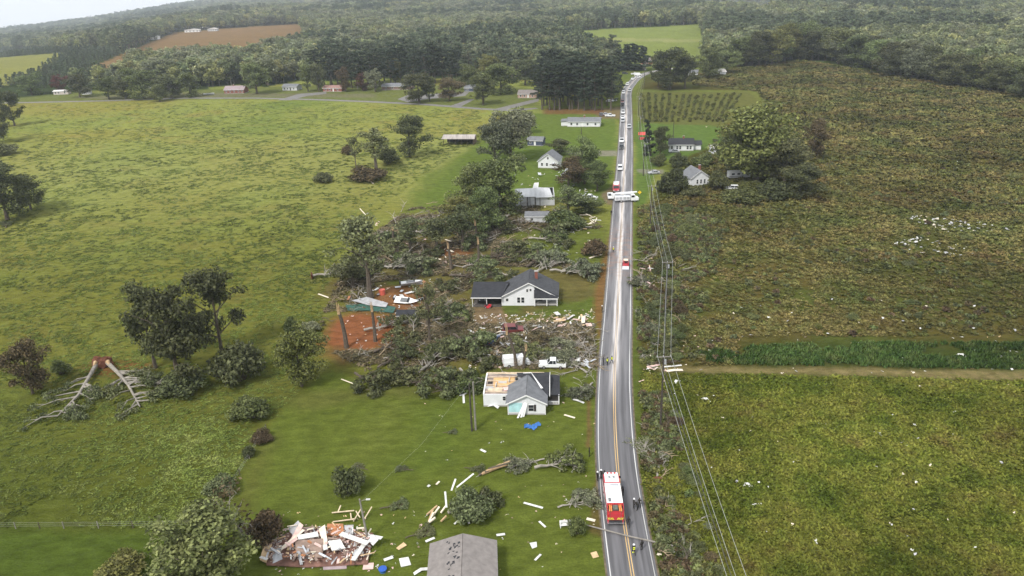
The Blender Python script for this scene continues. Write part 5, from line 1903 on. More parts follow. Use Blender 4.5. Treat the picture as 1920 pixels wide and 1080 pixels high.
far_block(700, 9, 36, 20, 9, SIDING_G, M('pale_roof'), 'large pale works building on the hazy skyline')
far_block(735, 8, 26, 18, 12, TRIM, M('pale_roof'), 'white works block right of the large one on the skyline')
far_block(790, 6, 14, 14, 11, TRIM, M('pale_roof'), 'small white block on the skyline right of the works')
far_block(290, 74, 14, 10, 4, TRIM, TRIM, 'white building at the left end of the bare brown field')
far_block(362, 60, 26, 9, 3.5, TRIM, M('pale_roof'), 'long white building above the bare brown field')
far_block(400, 58, 16, 10, 3.5, SIDING_G, M('pale_roof'), 'grey building right of the long white one above the brown field')
far_block(385, 52, 18, 10, 4, TRIM, TRIM, 'white building on the slope behind the brown field')
far_block(1156, 8, 12, 9, 4, TRIM, TRIM, 'tiny white building in the hazy woods above the far field')
far_block(1225, 6, 30, 14, 5, TRIM, M('red_metal_roof'), 'distant pale building with a reddish roof on the right skyline')
for q in range(9):
    far_block(1398 + q * 8, 14 + q * 1.3, 7, 5, 3, TRIM, TRIM, 'tiny white building in the row along the distant tan field')
far_block(1265, 36, 22, 12, 5, M('beige_siding'), M('pale_roof'), 'distant tan building on the far side of the pale field')

# ================================================================== vehicles
TYRE = M('tyre_rubber', (.018, .018, .019), .85, .2, 5)
RIM = M('wheel_rim', (.35, .35, .36), .4, .1, 5, metal=.6)
CHROME = M('chrome', (.6, .6, .62), .25, .05, 5, metal=.9)
LAMP_W = M('headlamp_glass', (.75, .75, .72), .2, .05, 5)
LAMP_R = M('tail_lamp', (.45, .02, .02), .3, .05, 5)
C_WHITE = M('white_paintwork', (.66, .67, .68), .3, .05, 1, spec=.5)
C_SILVER = M('silver_paintwork', (.42, .43, .45), .35, .05, 1, metal=.3, spec=.5)
C_BLACK = M('black_paintwork', (.02, .021, .024), .3, .1, 1, spec=.5)
C_RED = M('red_paintwork', (.42, .035, .045), .32, .08, 1, spec=.5)
C_MAROON = M('maroon_paintwork', (.13, .03, .03), .4, .1, 1, spec=.5)
C_BLUE = M('blue_paintwork', (.04, .07, .16), .35, .1, 1, spec=.5)
C_GREY = M('grey_paintwork', (.13, .135, .14), .35, .1, 1, spec=.5)
C_ORANGE = M('orange_hose', (.55, .20, .06), .8, .25, 3)
C_YEL = M('yellow_lime', (.62, .68, .06), .7, .1, 3)


def wheel(e, x, y, r=.34, w=.24):
    mb = MB().tube([(x, y - w / 2, r), (x, y + w / 2, r)], r, 14)
    t = mb.build('wheel', TYRE, e)
    sg = 1 if y > 0 else -1
    MB().tube([(x, y + sg * (w / 2 - .03), r), (x, y + sg * (w / 2 + .015), r)], r * .6, 10).build('rim', RIM, t)


def vehicle(kind, paint, loc, heading, label, group=None, name=None, cat=None, tilt=(0, 0)):
    """heading: direction of the nose in radians; x forward"""
    e = empty(name or {'sedan': 'parked_car', 'suv': 'sport_utility_car', 'pickup': 'pickup_truck', 'van': 'van'}[kind], loc, heading)
    e.rotation_euler = (tilt[0], tilt[1], heading)
    L, Wd = {'sedan': (4.7, 1.82), 'suv': (4.8, 1.95), 'pickup': (5.6, 2.0), 'van': (5.6, 2.05)}[kind]
    hx = L / 2
    z0 = .3
    if kind == 'sedan':
        prof = [(-hx, .45), (-hx + .1, z0), (hx - .1, z0), (hx, .5), (hx - .08, .72), (hx * .42, .92), (-hx * .55, .95), (-hx + .05, .88)]
        cab = [(hx * .40, .9), (hx * .08, 1.38), (-hx * .38, 1.4), (-hx * .72, .93)]
    elif kind == 'suv':
        prof = [(-hx, .5), (-hx + .08, z0 + .05), (hx - .1, z0 + .05), (hx, .55), (hx - .06, .95), (hx * .45, 1.08), (-hx + .02, 1.08)]
        cab = [(hx * .45, 1.05), (hx * .18, 1.72), (-hx * .88, 1.74), (-hx * .98, 1.05)]
    elif kind == 'pickup':
        prof = [(-hx, .6), (-hx + .05, z0 + .12), (hx - .1, z0 + .12), (hx, .6), (hx - .05, 1.05), (hx * .42, 1.14), (-hx, 1.12)]
        cab = [(hx * .40, 1.1), (hx * .16, 1.82), (-hx * .24, 1.84), (-hx * .28, 1.1)]
    else:
        prof = [(-hx, .5), (-hx + .05, z0 + .05), (hx - .1, z0 + .05), (hx, .6), (hx - .1, 1.1), (hx * .7, 1.2), (-hx, 1.25)]
        cab = [(hx * .72, 1.15), (hx * .48, 2.1), (-hx * .97, 2.15), (-hx * .99, 1.2)]
    body = MB().prism(prof, (0, Wd / 2, 0), (1, 0, 0), (0, 0, 1), Wd).build('body', paint, e, bevel=.05)
    # glass house, narrower at the roof
    n = len(cab)
    mb = MB()
    vs = []
    for sg in (-1, 1):
        for (x, z) in cab:
            top = z > cab[0][1] + .2
            vs.append((x, sg * Wd * (.40 if top else .475), z))
    mb.add(vs, [tuple(range(n - 1, -1, -1)), tuple(range(n, 2 * n))] + [(i, (i + 1) % n, (i + 1) % n + n, i + n) for i in range(n)])
    mb.build('windows', GLASS if kind != 'van' else paint, e)
    xr0, xr1 = cab[2][0], cab[1][0]
    zr = max(cab[1][1], cab[2][1])
    MB().box(((xr0 + xr1) / 2, 0, zr + .02), (xr1 - xr0 + .08, Wd * .82, .07)).build('roof', paint, e)
    for sg in (-1, 1):   # roof pillars
        m = MB()
        m.tube([(cab[0][0], sg * Wd * .478, cab[0][1]), (cab[1][0], sg * Wd * .405, cab[1][1])], .045, 4)
        m.tube([(cab[3][0], sg * Wd * .478, cab[3][1]), (cab[2][0], sg * Wd * .405, cab[2][1])], .06, 4)
        m.tube([((cab[1][0] + cab[2][0]) / 2, sg * Wd * .478, cab[0][1]), ((cab[1][0] + cab[2][0]) / 2, sg * Wd * .405, zr)], .05, 4)
        m.build('pillar', paint, e)
        MB().box((hx - .04, sg * Wd * .36, prof[3][1] + .14), (.1, .36, .16)).build('headlight', LAMP_W, e)
        MB().box((-hx + .01, sg * Wd * .4, prof[0][1] + .3), (.06, .24, .2)).build('tail_light', LAMP_R, e)
        MB().box((cab[0][0] - .1, sg * (Wd / 2 + .1), cab[0][1] + .08), (.12, .2, .14)).build('mirror', paint, e)
    if kind == 'van':
        MB().slab([(cab[0][0] + .01, -Wd * .4, cab[0][1] + .08), (cab[0][0] + .01, Wd * .4, cab[0][1] + .08), (cab[1][0] + .03, Wd * .36, cab[1][1] - .06), (cab[1][0] + .03, -Wd * .36, cab[1][1] - .06)], .02).build('windscreen', GLASS, e)
    if kind == 'pickup':
        MB().box((-hx * .64, 0, 1.122), (hx * .64, Wd * .84, .012)).build('bed', M('bed_liner', (.03, .03, .03), .9, .2, 3), e)
        for sg in (-1, 1):
            MB().box((-hx * .64, sg * Wd * .47, 1.18), (hx * .7, .1, .14)).build('bed_side', paint, e)
        MB().box((-hx + .06, 0, 1.18), (.1, Wd * .9, .14)).build('tailgate', paint, e)
    MB().box((hx + .0, 0, .5), (.12, Wd * .9, .16)).build('bumper', C_GREY, e)
    for x in (hx * .62, -hx * .6):
        for sg in (-1, 1):
            wheel(e, x, sg * (Wd / 2 - .1), .36 if kind != 'sedan' else .32)
    return tag(e, label, cat or {'sedan': 'car', 'suv': 'car', 'pickup': 'pickup truck', 'van': 'van'}[kind], group)


def on_road(py, off):
    p, hd = road_at(py)
    return Vector((p.x + math.sin(hd) * off, p.y - math.cos(hd) * off, .03)), hd


QUEUE = [(318, -1.7, 'suv', C_WHITE, 'white car first in the queue behind the red truck', -1), (278, -1.7, 'suv', C_BLACK, 'black car in the queue level with the driveway', -1), (267, -1.8, 'pickup', C_WHITE, 'white pickup in the queue above the driveway', -1), (240, 1.6, 'suv', C_SILVER, 'silver car alone in the right lane', -1), (229, -1.7, 'suv', C_SILVER, 'silver car in the queue beside the white ranch house', -1),
         (222, -1.9, 'sedan', C_WHITE, 'small white car close behind the silver one', -1), (213, -1.7, 'pickup', C_WHITE, 'white pickup in the queue beside the pine block', -1), (206, -1.9, 'sedan', C_GREY, 'grey car right behind the queued pickup', -1), (198, -2.1, 'suv', C_BLACK, 'black car in the queue beside the pines', -1), (192, -2.2, 'suv', C_MAROON, 'maroon car near the upper end of the queue', -1),
         (176, -1.9, 'suv', C_WHITE, 'white car at the far bend of the road', -1), (172, 1.8, 'suv', C_SILVER, 'silver car in the right lane at the far bend', -1), (160, -1.9, 'suv', C_WHITE, 'white car rounding the far bend', -1), (150, -1.5, 'pickup', C_WHITE, 'white pickup farthest up the road', -1)]
for py, off, kind, paint, lab, sg in QUEUE:
    p, hd = on_road(py, off)
    vehicle(kind, paint, p, hd + (math.pi if sg < 0 else 0), lab, 'vehicles queued on the far road')
for px, py, kind, paint, hd, lab in ((1150, 178, 'sedan', C_WHITE, 20, 'white car parked on the verge left of the far bend'), (1153, 173, 'suv', C_WHITE, 25, 'white parked car just behind the first on the verge'), (1148, 190, 'pickup', C_WHITE, 5, 'white pickup parked beside the pine block'), (1143, 191, 'sedan', C_WHITE, 0, 'white car parked against the pines'),
                                     (1144, 219, 'pickup', C_WHITE, -15, 'white pickup parked below the pines near the ranch house'), (1136, 216, 'sedan', C_SILVER, -10, 'silver car parked by the ranch house drive'), (1127, 217, 'suv', C_GREY, 90, 'grey car parked against the white ranch house'),
                                     (1172, 139, 'suv', C_BLACK, 0, 'dark car parked beyond the far bend'), (1190, 140, 'pickup', C_WHITE, 5, 'white pickup parked beyond the far bend'), (1196, 142, 'van', C_WHITE, 0, 'white van parked beyond the far bend'), (1196, 146, 'sedan', C_WHITE, 10, 'white car parked nearest the far bend'),
                                     (1226, 326, 'sedan', C_SILVER, 185, 'silver car parked in the drive under the wires'), (1264, 286, 'sedan', C_SILVER, 180, 'silver car in front of the dark roofed white house'), (1372, 356, 'suv', C_WHITE, 170, 'white car half hidden in the right bushes'), (1348, 353, 'suv', C_BLACK, 90, 'black car in the right bushes'),
                                     (1106, 374, 'pickup', C_WHITE, -20, 'white pickup half buried by the dark low tree'), (977, 300, 'sedan', C_WHITE, 30, 'white car left of the white gabled house'), (905, 560, 'suv', C_BLACK, -90, 'black car parked inside the carport')):
    vehicle(kind, paint, G(px, py), R(hd), lab)
vehicle('van', C_WHITE, G(968, 684), R(10), 'crushed white van behind the damaged white house', tilt=(.05, .03))
vehicle('pickup', C_WHITE, G(1036, 688), R(175), 'white pickup under branches behind the damaged white house')
vehicle('suv', C_MAROON, G(962, 622), R(5), 'wrecked maroon car with debris piled on it', tilt=(.1, .05))
vehicle('sedan', C_BLUE, G(922, 640), R(60), 'damaged blue and white car in the debris below the carport', tilt=(.06, 0))


# ------------------------------------------------------------------ fire engine
def fire_engine():
    a, hd = on_road(990, -1.35)
    b, _ = on_road(905, -1.35)
    e = empty('fire_engine', a, hd)
    L = 9.3
    MB().box((L / 2, 0, .75), (L - .4, 1.9, .35)).build('chassis', C_BLACK, e)
    # cab
    cab = MB().prism([(6.5, .55), (9.15, .55), (9.25, 1.0), (9.1, 2.0), (8.75, 2.85), (6.5, 2.95)], (0, 1.22, 0), (1, 0, 0), (0, 0, 1), 2.44).build('cab', C_RED, e, bevel=.05)
    MB().slab([(9.19, -1.05, 1.75), (9.19, 1.05, 1.75), (8.86, 1.05, 2.66), (8.86, -1.05, 2.66)], .03).build('windscreen', GLASS, cab)
    for sg in (-1, 1):
        for x0, x1 in ((8.0, 8.7), (6.8, 7.7)):
            MB().box(((x0 + x1) / 2, sg * 1.225, 2.2), (x1 - x0, .03, .75)).build('side_window', GLASS, cab)
        MB().box((7.8, sg * 1.23, 1.1), (2.4, .02, .22)).build('stripe', TRIM, cab)
        MB().box((9.0, sg * 1.42, 2.1), (.1, .28, .42)).build('mirror', C_BLACK, cab)
        MB().box((9.22, sg * .9, 1.15), (.1, .4, .24)).build('headlight', LAMP_W, cab)
    MB().box((7.75, 0, 2.98), (2.2, 2.1, .07)).build('roof_panel', C_WHITE, cab)
    lb = MB().box((8.55, 0, 3.08), (.4, 1.9, .16)).build('light_bar', C_WHITE, cab)
    for y in (-.55, .0, .55):
        MB().box((8.55, y, 3.18), (.34, .24, .06)).build('beacon', LAMP_R, lb)
    for y in (-.32, .32):
        MB().box((7.75, y, 3.05), (.34, .34, .06)).build('roof_vent', C_GREY, cab)
    MB().box((9.45, 0, .75), (.5, 2.44, .4)).build('bumper', CHROME, e)
    # body
    MB().box((3.45, 0, 1.55), (5.9, 2.44, 1.9)).build('body', C_RED, e, bevel=.04)
    MB().box((4.05, 0, 2.72), (4.7, 2.36, .52)).build('upper_body', C_WHITE, e, bevel=.05)
    MB().box((5.9, -.25, 3.02), (.45, 1.25, .1)).build('pump_hatch', C_SILVER, e)
    MB().box((2.35, .72, 3.02), (.75, .38, .14)).build('roof_box', C_GREY, e)
    for sg in (-1, 1):
        for x in (1.4, 2.6, 3.8, 5.0):
            d = MB().box((x, sg * 1.225, 1.7), (1.0, .05, 1.2)).build('locker_door', CHROME, e)
            MB().box((x, sg * 1.255, 1.2), (.4, .03, .06)).build('handle', C_BLACK, d)
        MB().box((3.45, sg * 1.235, .95), (5.8, .04, .18)).build('stripe', TRIM, e)
    # hose bed at the rear
    MB().box((1.1, 0, 2.5), (1.2, 2.3, .05)).build('hose_bed', C_BLACK, e)
    for y in (-1.15, 1.15):
        MB().box((1.1, y, 2.75), (1.2, .08, .5)).build('hose_bed_side', C_RED, e)
    for y, m in ((-.85, C_ORANGE), (-.6, C_ORANGE), (.6, C_ORANGE), (.85, C_ORANGE)):
        MB().tube([(.35, y, 2.5), (.6, y, 2.7), (1.1, y * .95, 2.74), (1.65, y, 2.66)], .11, 6).build('hose', m, e)
    MB().box((1.0, 0, 2.66), (.9, .7, .24)).build('gear_bag', M('olive_gear', (.10, .11, .09), .9, .4, 4), e)
    MB().box((1.62, 0, 2.72), (.12, 2.2, .5)).build('bulkhead', C_RED, e)
    # rear
    MB().box((.42, 0, 1.3), (.1, 2.3, 1.5)).build('rear_panel', C_RED, e)
    for k in range(4):
        for sg in (-1, 1):
            MB().prism([(0, 0), (.12, 0), (.3, .35), (.18, .35)], (.36, sg * (.2 + k * .22), 1.0), (0, sg, 0), (0, 0, 1), .01 * sg).build('chevron', C_YEL, e)
    MB().box((.25, 0, .55), (.5, 2.4, .12)).build('rear_step', CHROME, e)
    for sg in (-1, 1):
        MB().box((.36, sg * 1.05, 1.7), (.06, .2, .4)).build('tail_light', LAMP_R, e)
        for x in (8.0, 2.1):
            wheel(e, x, sg * 1.05, .52, .34)
        MB().tube([(.36, sg * .8, .8), (.36, sg * .8, 2.6)], .03, 5).build('grab_rail', CHROME, e)
    tag(e, 'red fire engine with a long white roof on the near road', 'fire engine')


fire_engine()


def bucket_truck():
    a, b = G(1152, 379), G(1194, 377)
    hd = math.atan2(b.y - a.y, b.x - a.x)
    e = empty('bucket_truck', a, hd)
    MB().box((4.0, 0, .8), (7.8, 1.0, .3)).build('chassis', C_BLACK, e)
    cab = MB().prism([(5.6, .6), (8.3, .6), (8.35, 1.5), (7.4, 1.7), (7.0, 2.6), (5.6, 2.65)], (0, 1.15, 0), (1, 0, 0), (0, 0, 1), 2.3).build('cab', C_WHITE, e, bevel=.05)
    for sg in (-1, 1):
        MB().box((6.3, sg * 1.16, 2.1), (1.1, .04, .7)).build('side_window', GLASS, cab)
        MB().box((8.34, sg * .8, 1.2), (.06, .3, .25)).build('headlight', LAMP_W, cab)
    MB().slab([(7.42, -1, 1.72), (7.42, 1, 1.72), (7.05, 1, 2.52), (7.05, -1, 2.52)], .03).build('windscreen', GLASS, cab)
    MB().box((2.7, 0, 1.5), (5.4, 2.3, 1.3)).build('utility_body', C_WHITE, e, bevel=.04)
    for sg in (-1, 1):
        for x in (.8, 2.0, 3.4, 4.6):
            MB().box((x, sg * 1.16, 1.55), (.95, .04, .95)).build('locker_door', C_SILVER, e)
        for x in (7.0, 2.2):
            wheel(e, x, sg * .98, .5, .32)
    MB().tube([(3.6, 0, 2.1), (3.6, 0, 3.0)], .35, 8).build('turret', C_WHITE, e)
    MB().box((4.1, .1, 3.25), (7.6, .42, .42), ry=-.02).build('boom', C_WHITE, e, bevel=.03)
    MB().box((3.2, -.42, 3.1), (6.6, .36, .36)).build('boom', C_WHITE, e, bevel=.03)
    MB().box((-.6, -.3, 2.6), (1.1, 1.0, 1.1), taper=1.08).build('bucket', C_WHITE, e, bevel=.05)
    tag(e, 'white bucket truck parked across the road', 'bucket truck')


bucket_truck()


def small_fire_truck():
    p, hd = on_road(352, -2.6)
    e = empty('red_truck', p, hd + math.pi)
    L = 7.0
    MB().box((3.5, 0, .7), (6.6, 1.8, .3)).build('chassis', C_BLACK, e)
    cab = MB().prism([(4.8, .5), (6.9, .5), (7.0, 1.2), (6.4, 1.4), (5.9, 2.4), (4.8, 2.5)], (0, 1.15, 0), (1, 0, 0), (0, 0, 1), 2.3).build('cab', C_RED, e, bevel=.05)
    MB().slab([(6.42, -1, 1.45), (6.42, 1, 1.45), (5.95, 1, 2.35), (5.95, -1, 2.35)], .03).build('windscreen', GLASS, cab)
    MB().box((5.3, 0, 2.6), (.4, 1.6, .16)).build('light_bar', C_WHITE, cab)
    MB().box((2.4, 0, 1.55), (4.6, 2.35, 1.9)).build('body', C_RED, e, bevel=.05)
    MB().box((2.4, 0, 2.56), (4.2, 2.0, .12)).build('roof_panel', C_WHITE, e)
    MB().box((7.1, 0, .65), (.25, 2.3, .35)).build('bumper', CHROME, e)
    for sg in (-1, 1):
        MB().box((6.98, sg * .8, 1.0), (.06, .3, .22)).build('headlight', LAMP_W, cab)
        for x in (5.8, 1.4):
            wheel(e, x, sg * 1.0, .48, .3)
        for x in (1.0, 2.4, 3.8):
            MB().box((x, sg * 1.18, 1.5), (1.1, .04, 1.1)).build('locker_door', CHROME, e)
    tag(e, 'red rescue truck facing the camera behind the bucket truck', 'rescue truck')
    p, hd = on_road(372, -4.4)
    vehicle('pickup', C_WHITE, p, hd + math.pi + .1, 'white pickup at the left end of the bucket truck')


small_fire_truck()


def skid_loader():
    p, hd = on_road(502, 1.6)
    e = empty('skid_loader', p, hd + math.pi)
    MB().box((0, 0, .75), (2.4, 1.2, .7)).build('body', C_RED, e, bevel=.05)
    MB().box((-.9, 0, 1.3), (.8, 1.1, .6)).build('engine_cover', C_RED, e, bevel=.05)
    c = MB()
    for x in (-.5, .6):
        for y in (-.5, .5):
            c.box((x, y, 1.5), (.08, .08, 1.0))
    c.build('cab_frame', C_BLACK, e)
    MB().box((.05, 0, 2.05), (1.4, 1.2, .1)).build('roof', M('cream_canopy', (.62, .52, .40), .7, .1, 2), e)
    MB().box((0, 0, 1.2), (.5, .5, .5)).build('seat', C_BLACK, e)
    for sg in (-1, 1):
        MB().tube([(-1.0, sg * .72, 1.5), (.4, sg * .72, 1.35), (1.5, sg * .72, .6)], .1, 5).build('lift_arm', C_RED, e)
        for x in (-.75, .75):
            wheel(e, x, sg * .78, .45, .35)
    MB().prism([(0, .05), (.75, .0), (.75, .08), (.1, .7), (0, .75)], (1.4, .9, 0), (1, 0, 0), (0, 0, 1), 1.8).build('bucket', C_SILVER, e)
    tag(e, 'red compact loader with a pale canopy driving on the road', 'loader')


skid_loader()


# mower in front of the carport
def mower():
    e = empty('ride_on_mower', G(915, 577), R(-10))
    MB().box((0, 0, .4), (1.5, .8, .3)).build('body', C_RED, e, bevel=.04)
    MB().box((.5, 0, .7), (.7, .6, .35)).build('bonnet', C_RED, e, bevel=.05)
    MB().box((-.35, 0, .72), (.4, .45, .35)).build('seat', C_BLACK, e)
    MB().box((0, 0, .22), (.8, 1.2, .14)).build('deck', C_RED, e)
    MB().tube([(.1, 0, .7), (-.02, 0, 1.05)], .03, 5).build('steering_column', C_BLACK, e)
    MB().tube([(-.1, -.15, 1.06), (-.1, .15, 1.06)], .03, 5).build('steering_wheel', C_BLACK, e)
    for sg in (-1, 1):
        wheel(e, .6, sg * .42, .2, .16)
        wheel(e, -.5, sg * .45, .28, .24)
    tag(e, 'red ride on mower in front of the carport', 'mower')


mower()


# camper
def camper(px, py, w, label):
    e = empty('camper_trailer', G(px, py), R(2))
    MB().box((w / 2, 1.2, 1.6), (w, 2.4, 2.3)).build('body', C_WHITE, e, bevel=.12)
    MB().box((w / 2, 1.2, 2.8), (w * .98, 2.3, .08)).build('roof', TRIM, e)
    for u in (.2, .45, .8):
        MB().box((u * w, -.02, 1.9), (1.1, .05, .6)).build('window', GLASS, e)
    MB().box((w * .62, -.02, 1.45), (.7, .05, 1.8)).build('door', C_SILVER, e)
    MB().box((w / 2, -.02, 1.0), (w * .95, .03, .2)).build('stripe', C_GREY, e)
    for x in (w * .45, w * .58):
        wheel(e, x, .15, .36, .2)
        wheel(e, x, 2.25, .36, .2)
    tag(e, label, 'camper')


camper(1366, 336, 8.5, 'white camper trailer under the huge yellow topped tree')


# boats wrecked behind the shed, and the boat in the far yard
def boat(px, py, hd, L, hull, label, tilt=0.0, trailer=True):
    e = empty('motor_boat', G(px, py), R(hd))
    e.rotation_euler = (tilt, 0, R(hd))
    n = 9
    vs, fs = [], []
    for i in range(n):
        t = i / (n - 1)
        x = -L / 2 + L * t
        b = .95 * (1 - max(0, t - .45) ** 2 * 3.1)
        b = max(b, .04)
        zk = .35 + .45 * max(0, t - .6) ** 1.5
        vs += [(x, -b, 1.15 + .25 * t), (x, -b * .75, .65 + .2 * t), (x, 0, zk), (x, b * .75, .65 + .2 * t), (x, b, 1.15 + .25 * t)]
    for i in range(n - 1):
        for k in range(4):
            fs.append((i * 5 + k, i * 5 + k + 1, i * 5 + k + 6, i * 5 + k + 5))
    fs.append((0, 1, 2, 3, 4))
    mb = MB().add(vs, fs)
    mb.build('hull', hull, e)
    dk = []
    for i in range(n):
        dk += [vs[i * 5], vs[i * 5 + 4]]
    MB().add([(x, y, z - .02) for x, y, z in dk], [(i * 2, i * 2 + 1, i * 2 + 3, i * 2 + 2) for i in range(n - 1)]).build('deck', TRIM, e)
    MB().box((-.2, 0, 1.3), (L * .4, 1.2, .1)).build('cockpit', C_GREY, e)
    MB().slab([(.9, -.7, 1.35), (.9, .7, 1.35), (.6, .6, 1.75), (.6, -.6, 1.75)], .03).build('windscreen', GLASS, e)
    MB().box((-L / 2 - .2, 0, 1.2), (.4, .4, .9)).build('outboard_motor', C_BLACK, e)
    if trailer:
        MB().box((0, 0, .32), (L * 1.1, .12, .1)).build('trailer_beam', C_SILVER, e)
        wheel(e, -.6, .85, .3, .2)
        wheel(e, -.6, -.85, .3, .2)
    tag(e, label, 'boat')


boat(392, 178, 10, 7.5, C_WHITE, 'white boat on a trailer beside the red brick house')
boat(772, 536, 8, 5.5, C_SILVER, 'wrecked grey and white boat behind the small shed')
boat(764, 568, -20, 6.2, C_MAROON, 'red and white boat thrown on its side on the clay', tilt=.6, trailer=False)

# ================================================================== poles, cables, signs
POLE_W = M('creosoted_pole', (.050, .042, .036), .9, .25, 2)
POLE_P = M('weathered_pole', (.20, .185, .165), .9, .2, 2)
WIRE = M('aluminium_cable', (.30, .31, .30), .6, .1, 3)
CERAM = M('insulator_glaze', (.45, .45, .44), .3, .1, 3)


def pole(px, py, top, label, arm=True, mat=None, lean=(0, 0), hd=0.0, lamp=False, name='utility_pole'):
    loc = G(px, py)
    h = height_at(loc, top)
    e = empty(name, loc, hd)
    tx, ty = lean
    MB().tube([(0, 0, -.3), (tx * .5, ty * .5, h * .5), (tx, ty, h)], [.19, .16, .12], 8).build('pole', mat or POLE_W, e)
    if arm:
        a = MB().box((tx, ty - .14, h - .45), (2.6, .12, .14)).build('crossarm', POLE_P, e)
        for x in (-1.15, -.1, 1.15):
            MB().tube([(tx + x, ty - .14, h - .38), (tx + x, ty - .14, h - .14)], [.05, .07], 6).build('insulator', CERAM, a)
        MB().tube([(tx + .3, ty + .0, h - 1.9), (tx + .3, ty, h - 1.1)], .2, 8).build('transformer', M('grey_transformer', (.3, .31, .32), .5, .1, 2), e)
    if lamp:
        MB().tube([(tx, ty, h - .4), (tx + 1.0, ty, h - .1)], .04, 5).build('lamp_arm', POLE_P, e)
        MB().box((tx + 1.2, ty, h - .1), (.6, .25, .12)).build('lamp_head', CERAM, e)
    tag(e, label, 'utility pole')
    return Vector((loc.x, loc.y, h)), h


line = []
for px, py, top, lab in ((1238, 802, 664, 'dark leaning utility pole at the end of the dirt track'), (1247, 586, 488, 'utility pole with crossarm in the right verge thicket'), (1219, 424, 346, 'utility pole with crossarm right of the bucket truck'), (1206, 330, 266, 'utility pole right of the road by the silver car'),
                         (1199, 262, 216, 'utility pole beside the red roofed stand'), (1197, 216, 180, 'utility pole at the corner of the orchard'), (1208, 160, 126, 'utility pole at the far bend')):
    line.append(pole(px, py, top, lab)[0])
_near = G(1392, 1085, 9.2)
line.insert(0, line[0] + (_near - line[0]) * 1.7)
for k, off in enumerate((-1.15, -.1, 1.15)):
    mb = MB()
    for a, b in zip(line[:-1], line[1:]):
        pts = []
        for i in range(13):
            t = i / 12
            p = a.lerp(b, t) + Vector((off, -.14, -.14))
            p.z -= 4 * t * (1 - t) * min(1.6, (b - a).length * .02)
            pts.append(p)
        mb.tube(pts, .028, 4, cap=False)
    tag(mb.build('power_cable', WIRE), ['leftmost', 'middle', 'rightmost'][k] + ' power cable strung along the right side of the road', 'cable', 'power cables along the road')
mb = MB()
for a, b in zip(line[:-1], line[1:]):
    mb.tube([a.lerp(b, i / 10) + Vector((.1, 0, -2.6 - 4 * (i / 10) * (1 - i / 10) * 1.2)) for i in range(11)], .05, 4, cap=False)
tag(mb.build('telephone_cable', M('black_cable', (.05, .05, .05), .6, .1, 3)), 'thick lower telephone cable under the power cables right of the road', 'cable')
_p1, _ = pole(885, 808, 718, 'left of the two tall poles on the lawn beside the damaged house', arm=False)
pole(892, 806, 716, 'right of the two tall poles on the lawn beside the damaged house', arm=False, mat=POLE_P)
_p2, _ = pole(690, 1014, 938, 'pale grey pole standing at the right end of the wreckage', arm=False, mat=POLE_P, lean=(-.5, .3), lamp=True)
pole(1094, 326, 270, 'slim lamp pole on the lawn left of the queue', arm=False, lamp=True)
pole(1262, 262, 226, 'slim pole left behind the dark roofed white house', arm=False)
pole(1090, 252, 238, 'short pole in front of the white ranch house', arm=False)
pole(436, 172, 144, 'thin mast behind the red brick house', arm=False, mat=POLE_P)
tag(MB().tube([_p2, _p2.lerp(_p1, .5) - Vector((0, 0, 1.5)), _p1], .009, 4).build('service_cable', WIRE), 'thin cable from the wreckage pole to the two lawn poles', 'cable')
_f0, _f1 = G(1099, 988), G(1262, 1028)
tag(MB().tube([_f0 + Vector((0, 0, .35)), _f0.lerp(_f1, .5) + Vector((0, 0, .22)), _f1 + Vector((0, 0, .4))], [.10, .12, .14], 7).build('fallen_pole', POLE_P), 'pale fallen pole lying across the road behind the fire engine', 'fallen pole')

e = empty('road_sign', G(1199, 374), math.radians(-4))
MB().tube([(0, 0, 0), (0, 0, 2.3)], .04, 5).build('post', POLE_P, e)
s_ = MB().prism([(0, -.62), (.62, 0), (0, .62), (-.62, 0)], (0, -.05, 2.6), (1, 0, 0), (0, 0, 1), .04).build('sign_plate', M('yellow_sign', (.78, .52, .02), .5, .05, 3), e)
MB().box((0, -.10, 2.52), (.1, .015, .5)).build('arrow_stem', C_BLACK, s_)
MB().prism([(-.2, 0), (.2, 0), (0, .25)], (0, -.095, 2.72), (1, 0, 0), (0, 0, 1), .012).build('arrow_head', C_BLACK, s_)
tag(e, 'yellow diamond warning sign at the right end of the bucket truck', 'road sign')

# pasture fence along the lush lawn
def fence(pts, step, label):
    W_ = [G(*p) for p in pts]
    e = empty('pasture_fence', W_[0])
    k = 0
    line_ = []
    for a, b in zip(W_[:-1], W_[1:]):
        n = max(1, int((b - a).length / step))
        for i in range(n):
            line_.append(a.lerp(b, i / n))
    line_.append(W_[-1])
    for i, p in enumerate(line_):
        q = p - W_[0]
        MB().tube([q, q + Vector((.06 * math.sin(i * 7), .05 * math.cos(i * 5), 1.25))], [.08, .07], 5).build('post', POLE_P if i % 3 else BARK, e)
    for z in (.5, .85, 1.15):
        MB().tube([p - W_[0] + Vector((0, 0, z)) for p in line_], .012, 3, cap=False).build('wire', WIRE, e)
    tag(e, label, 'fence')


fence([(-60, 992), (120, 991), (250, 990), (368, 988)], 3.6, 'post and wire fence between the pasture and bottom left lawn')
fence([(370, 985), (430, 922), (468, 860), (500, 806)], 3.6, 'overgrown wire fence along the left side of the near lawn')

# bench
e = empty('white_bench', G(1050, 991), R(4))
MB().box((.9, .25, .45), (1.8, .5, .07)).build('seat', TRIM, e)
for k in range(3):
    MB().box((.9, .55, .62 + k * .16), (1.8, .05, .11)).build('back_slat', TRIM, e)
for x in (.1, 1.7):
    MB().box((x, .3, .45), (.1, .55, .9)).build('end_frame', TRIM, e)
tag(e, 'white garden bench beside the small green bush', 'bench')

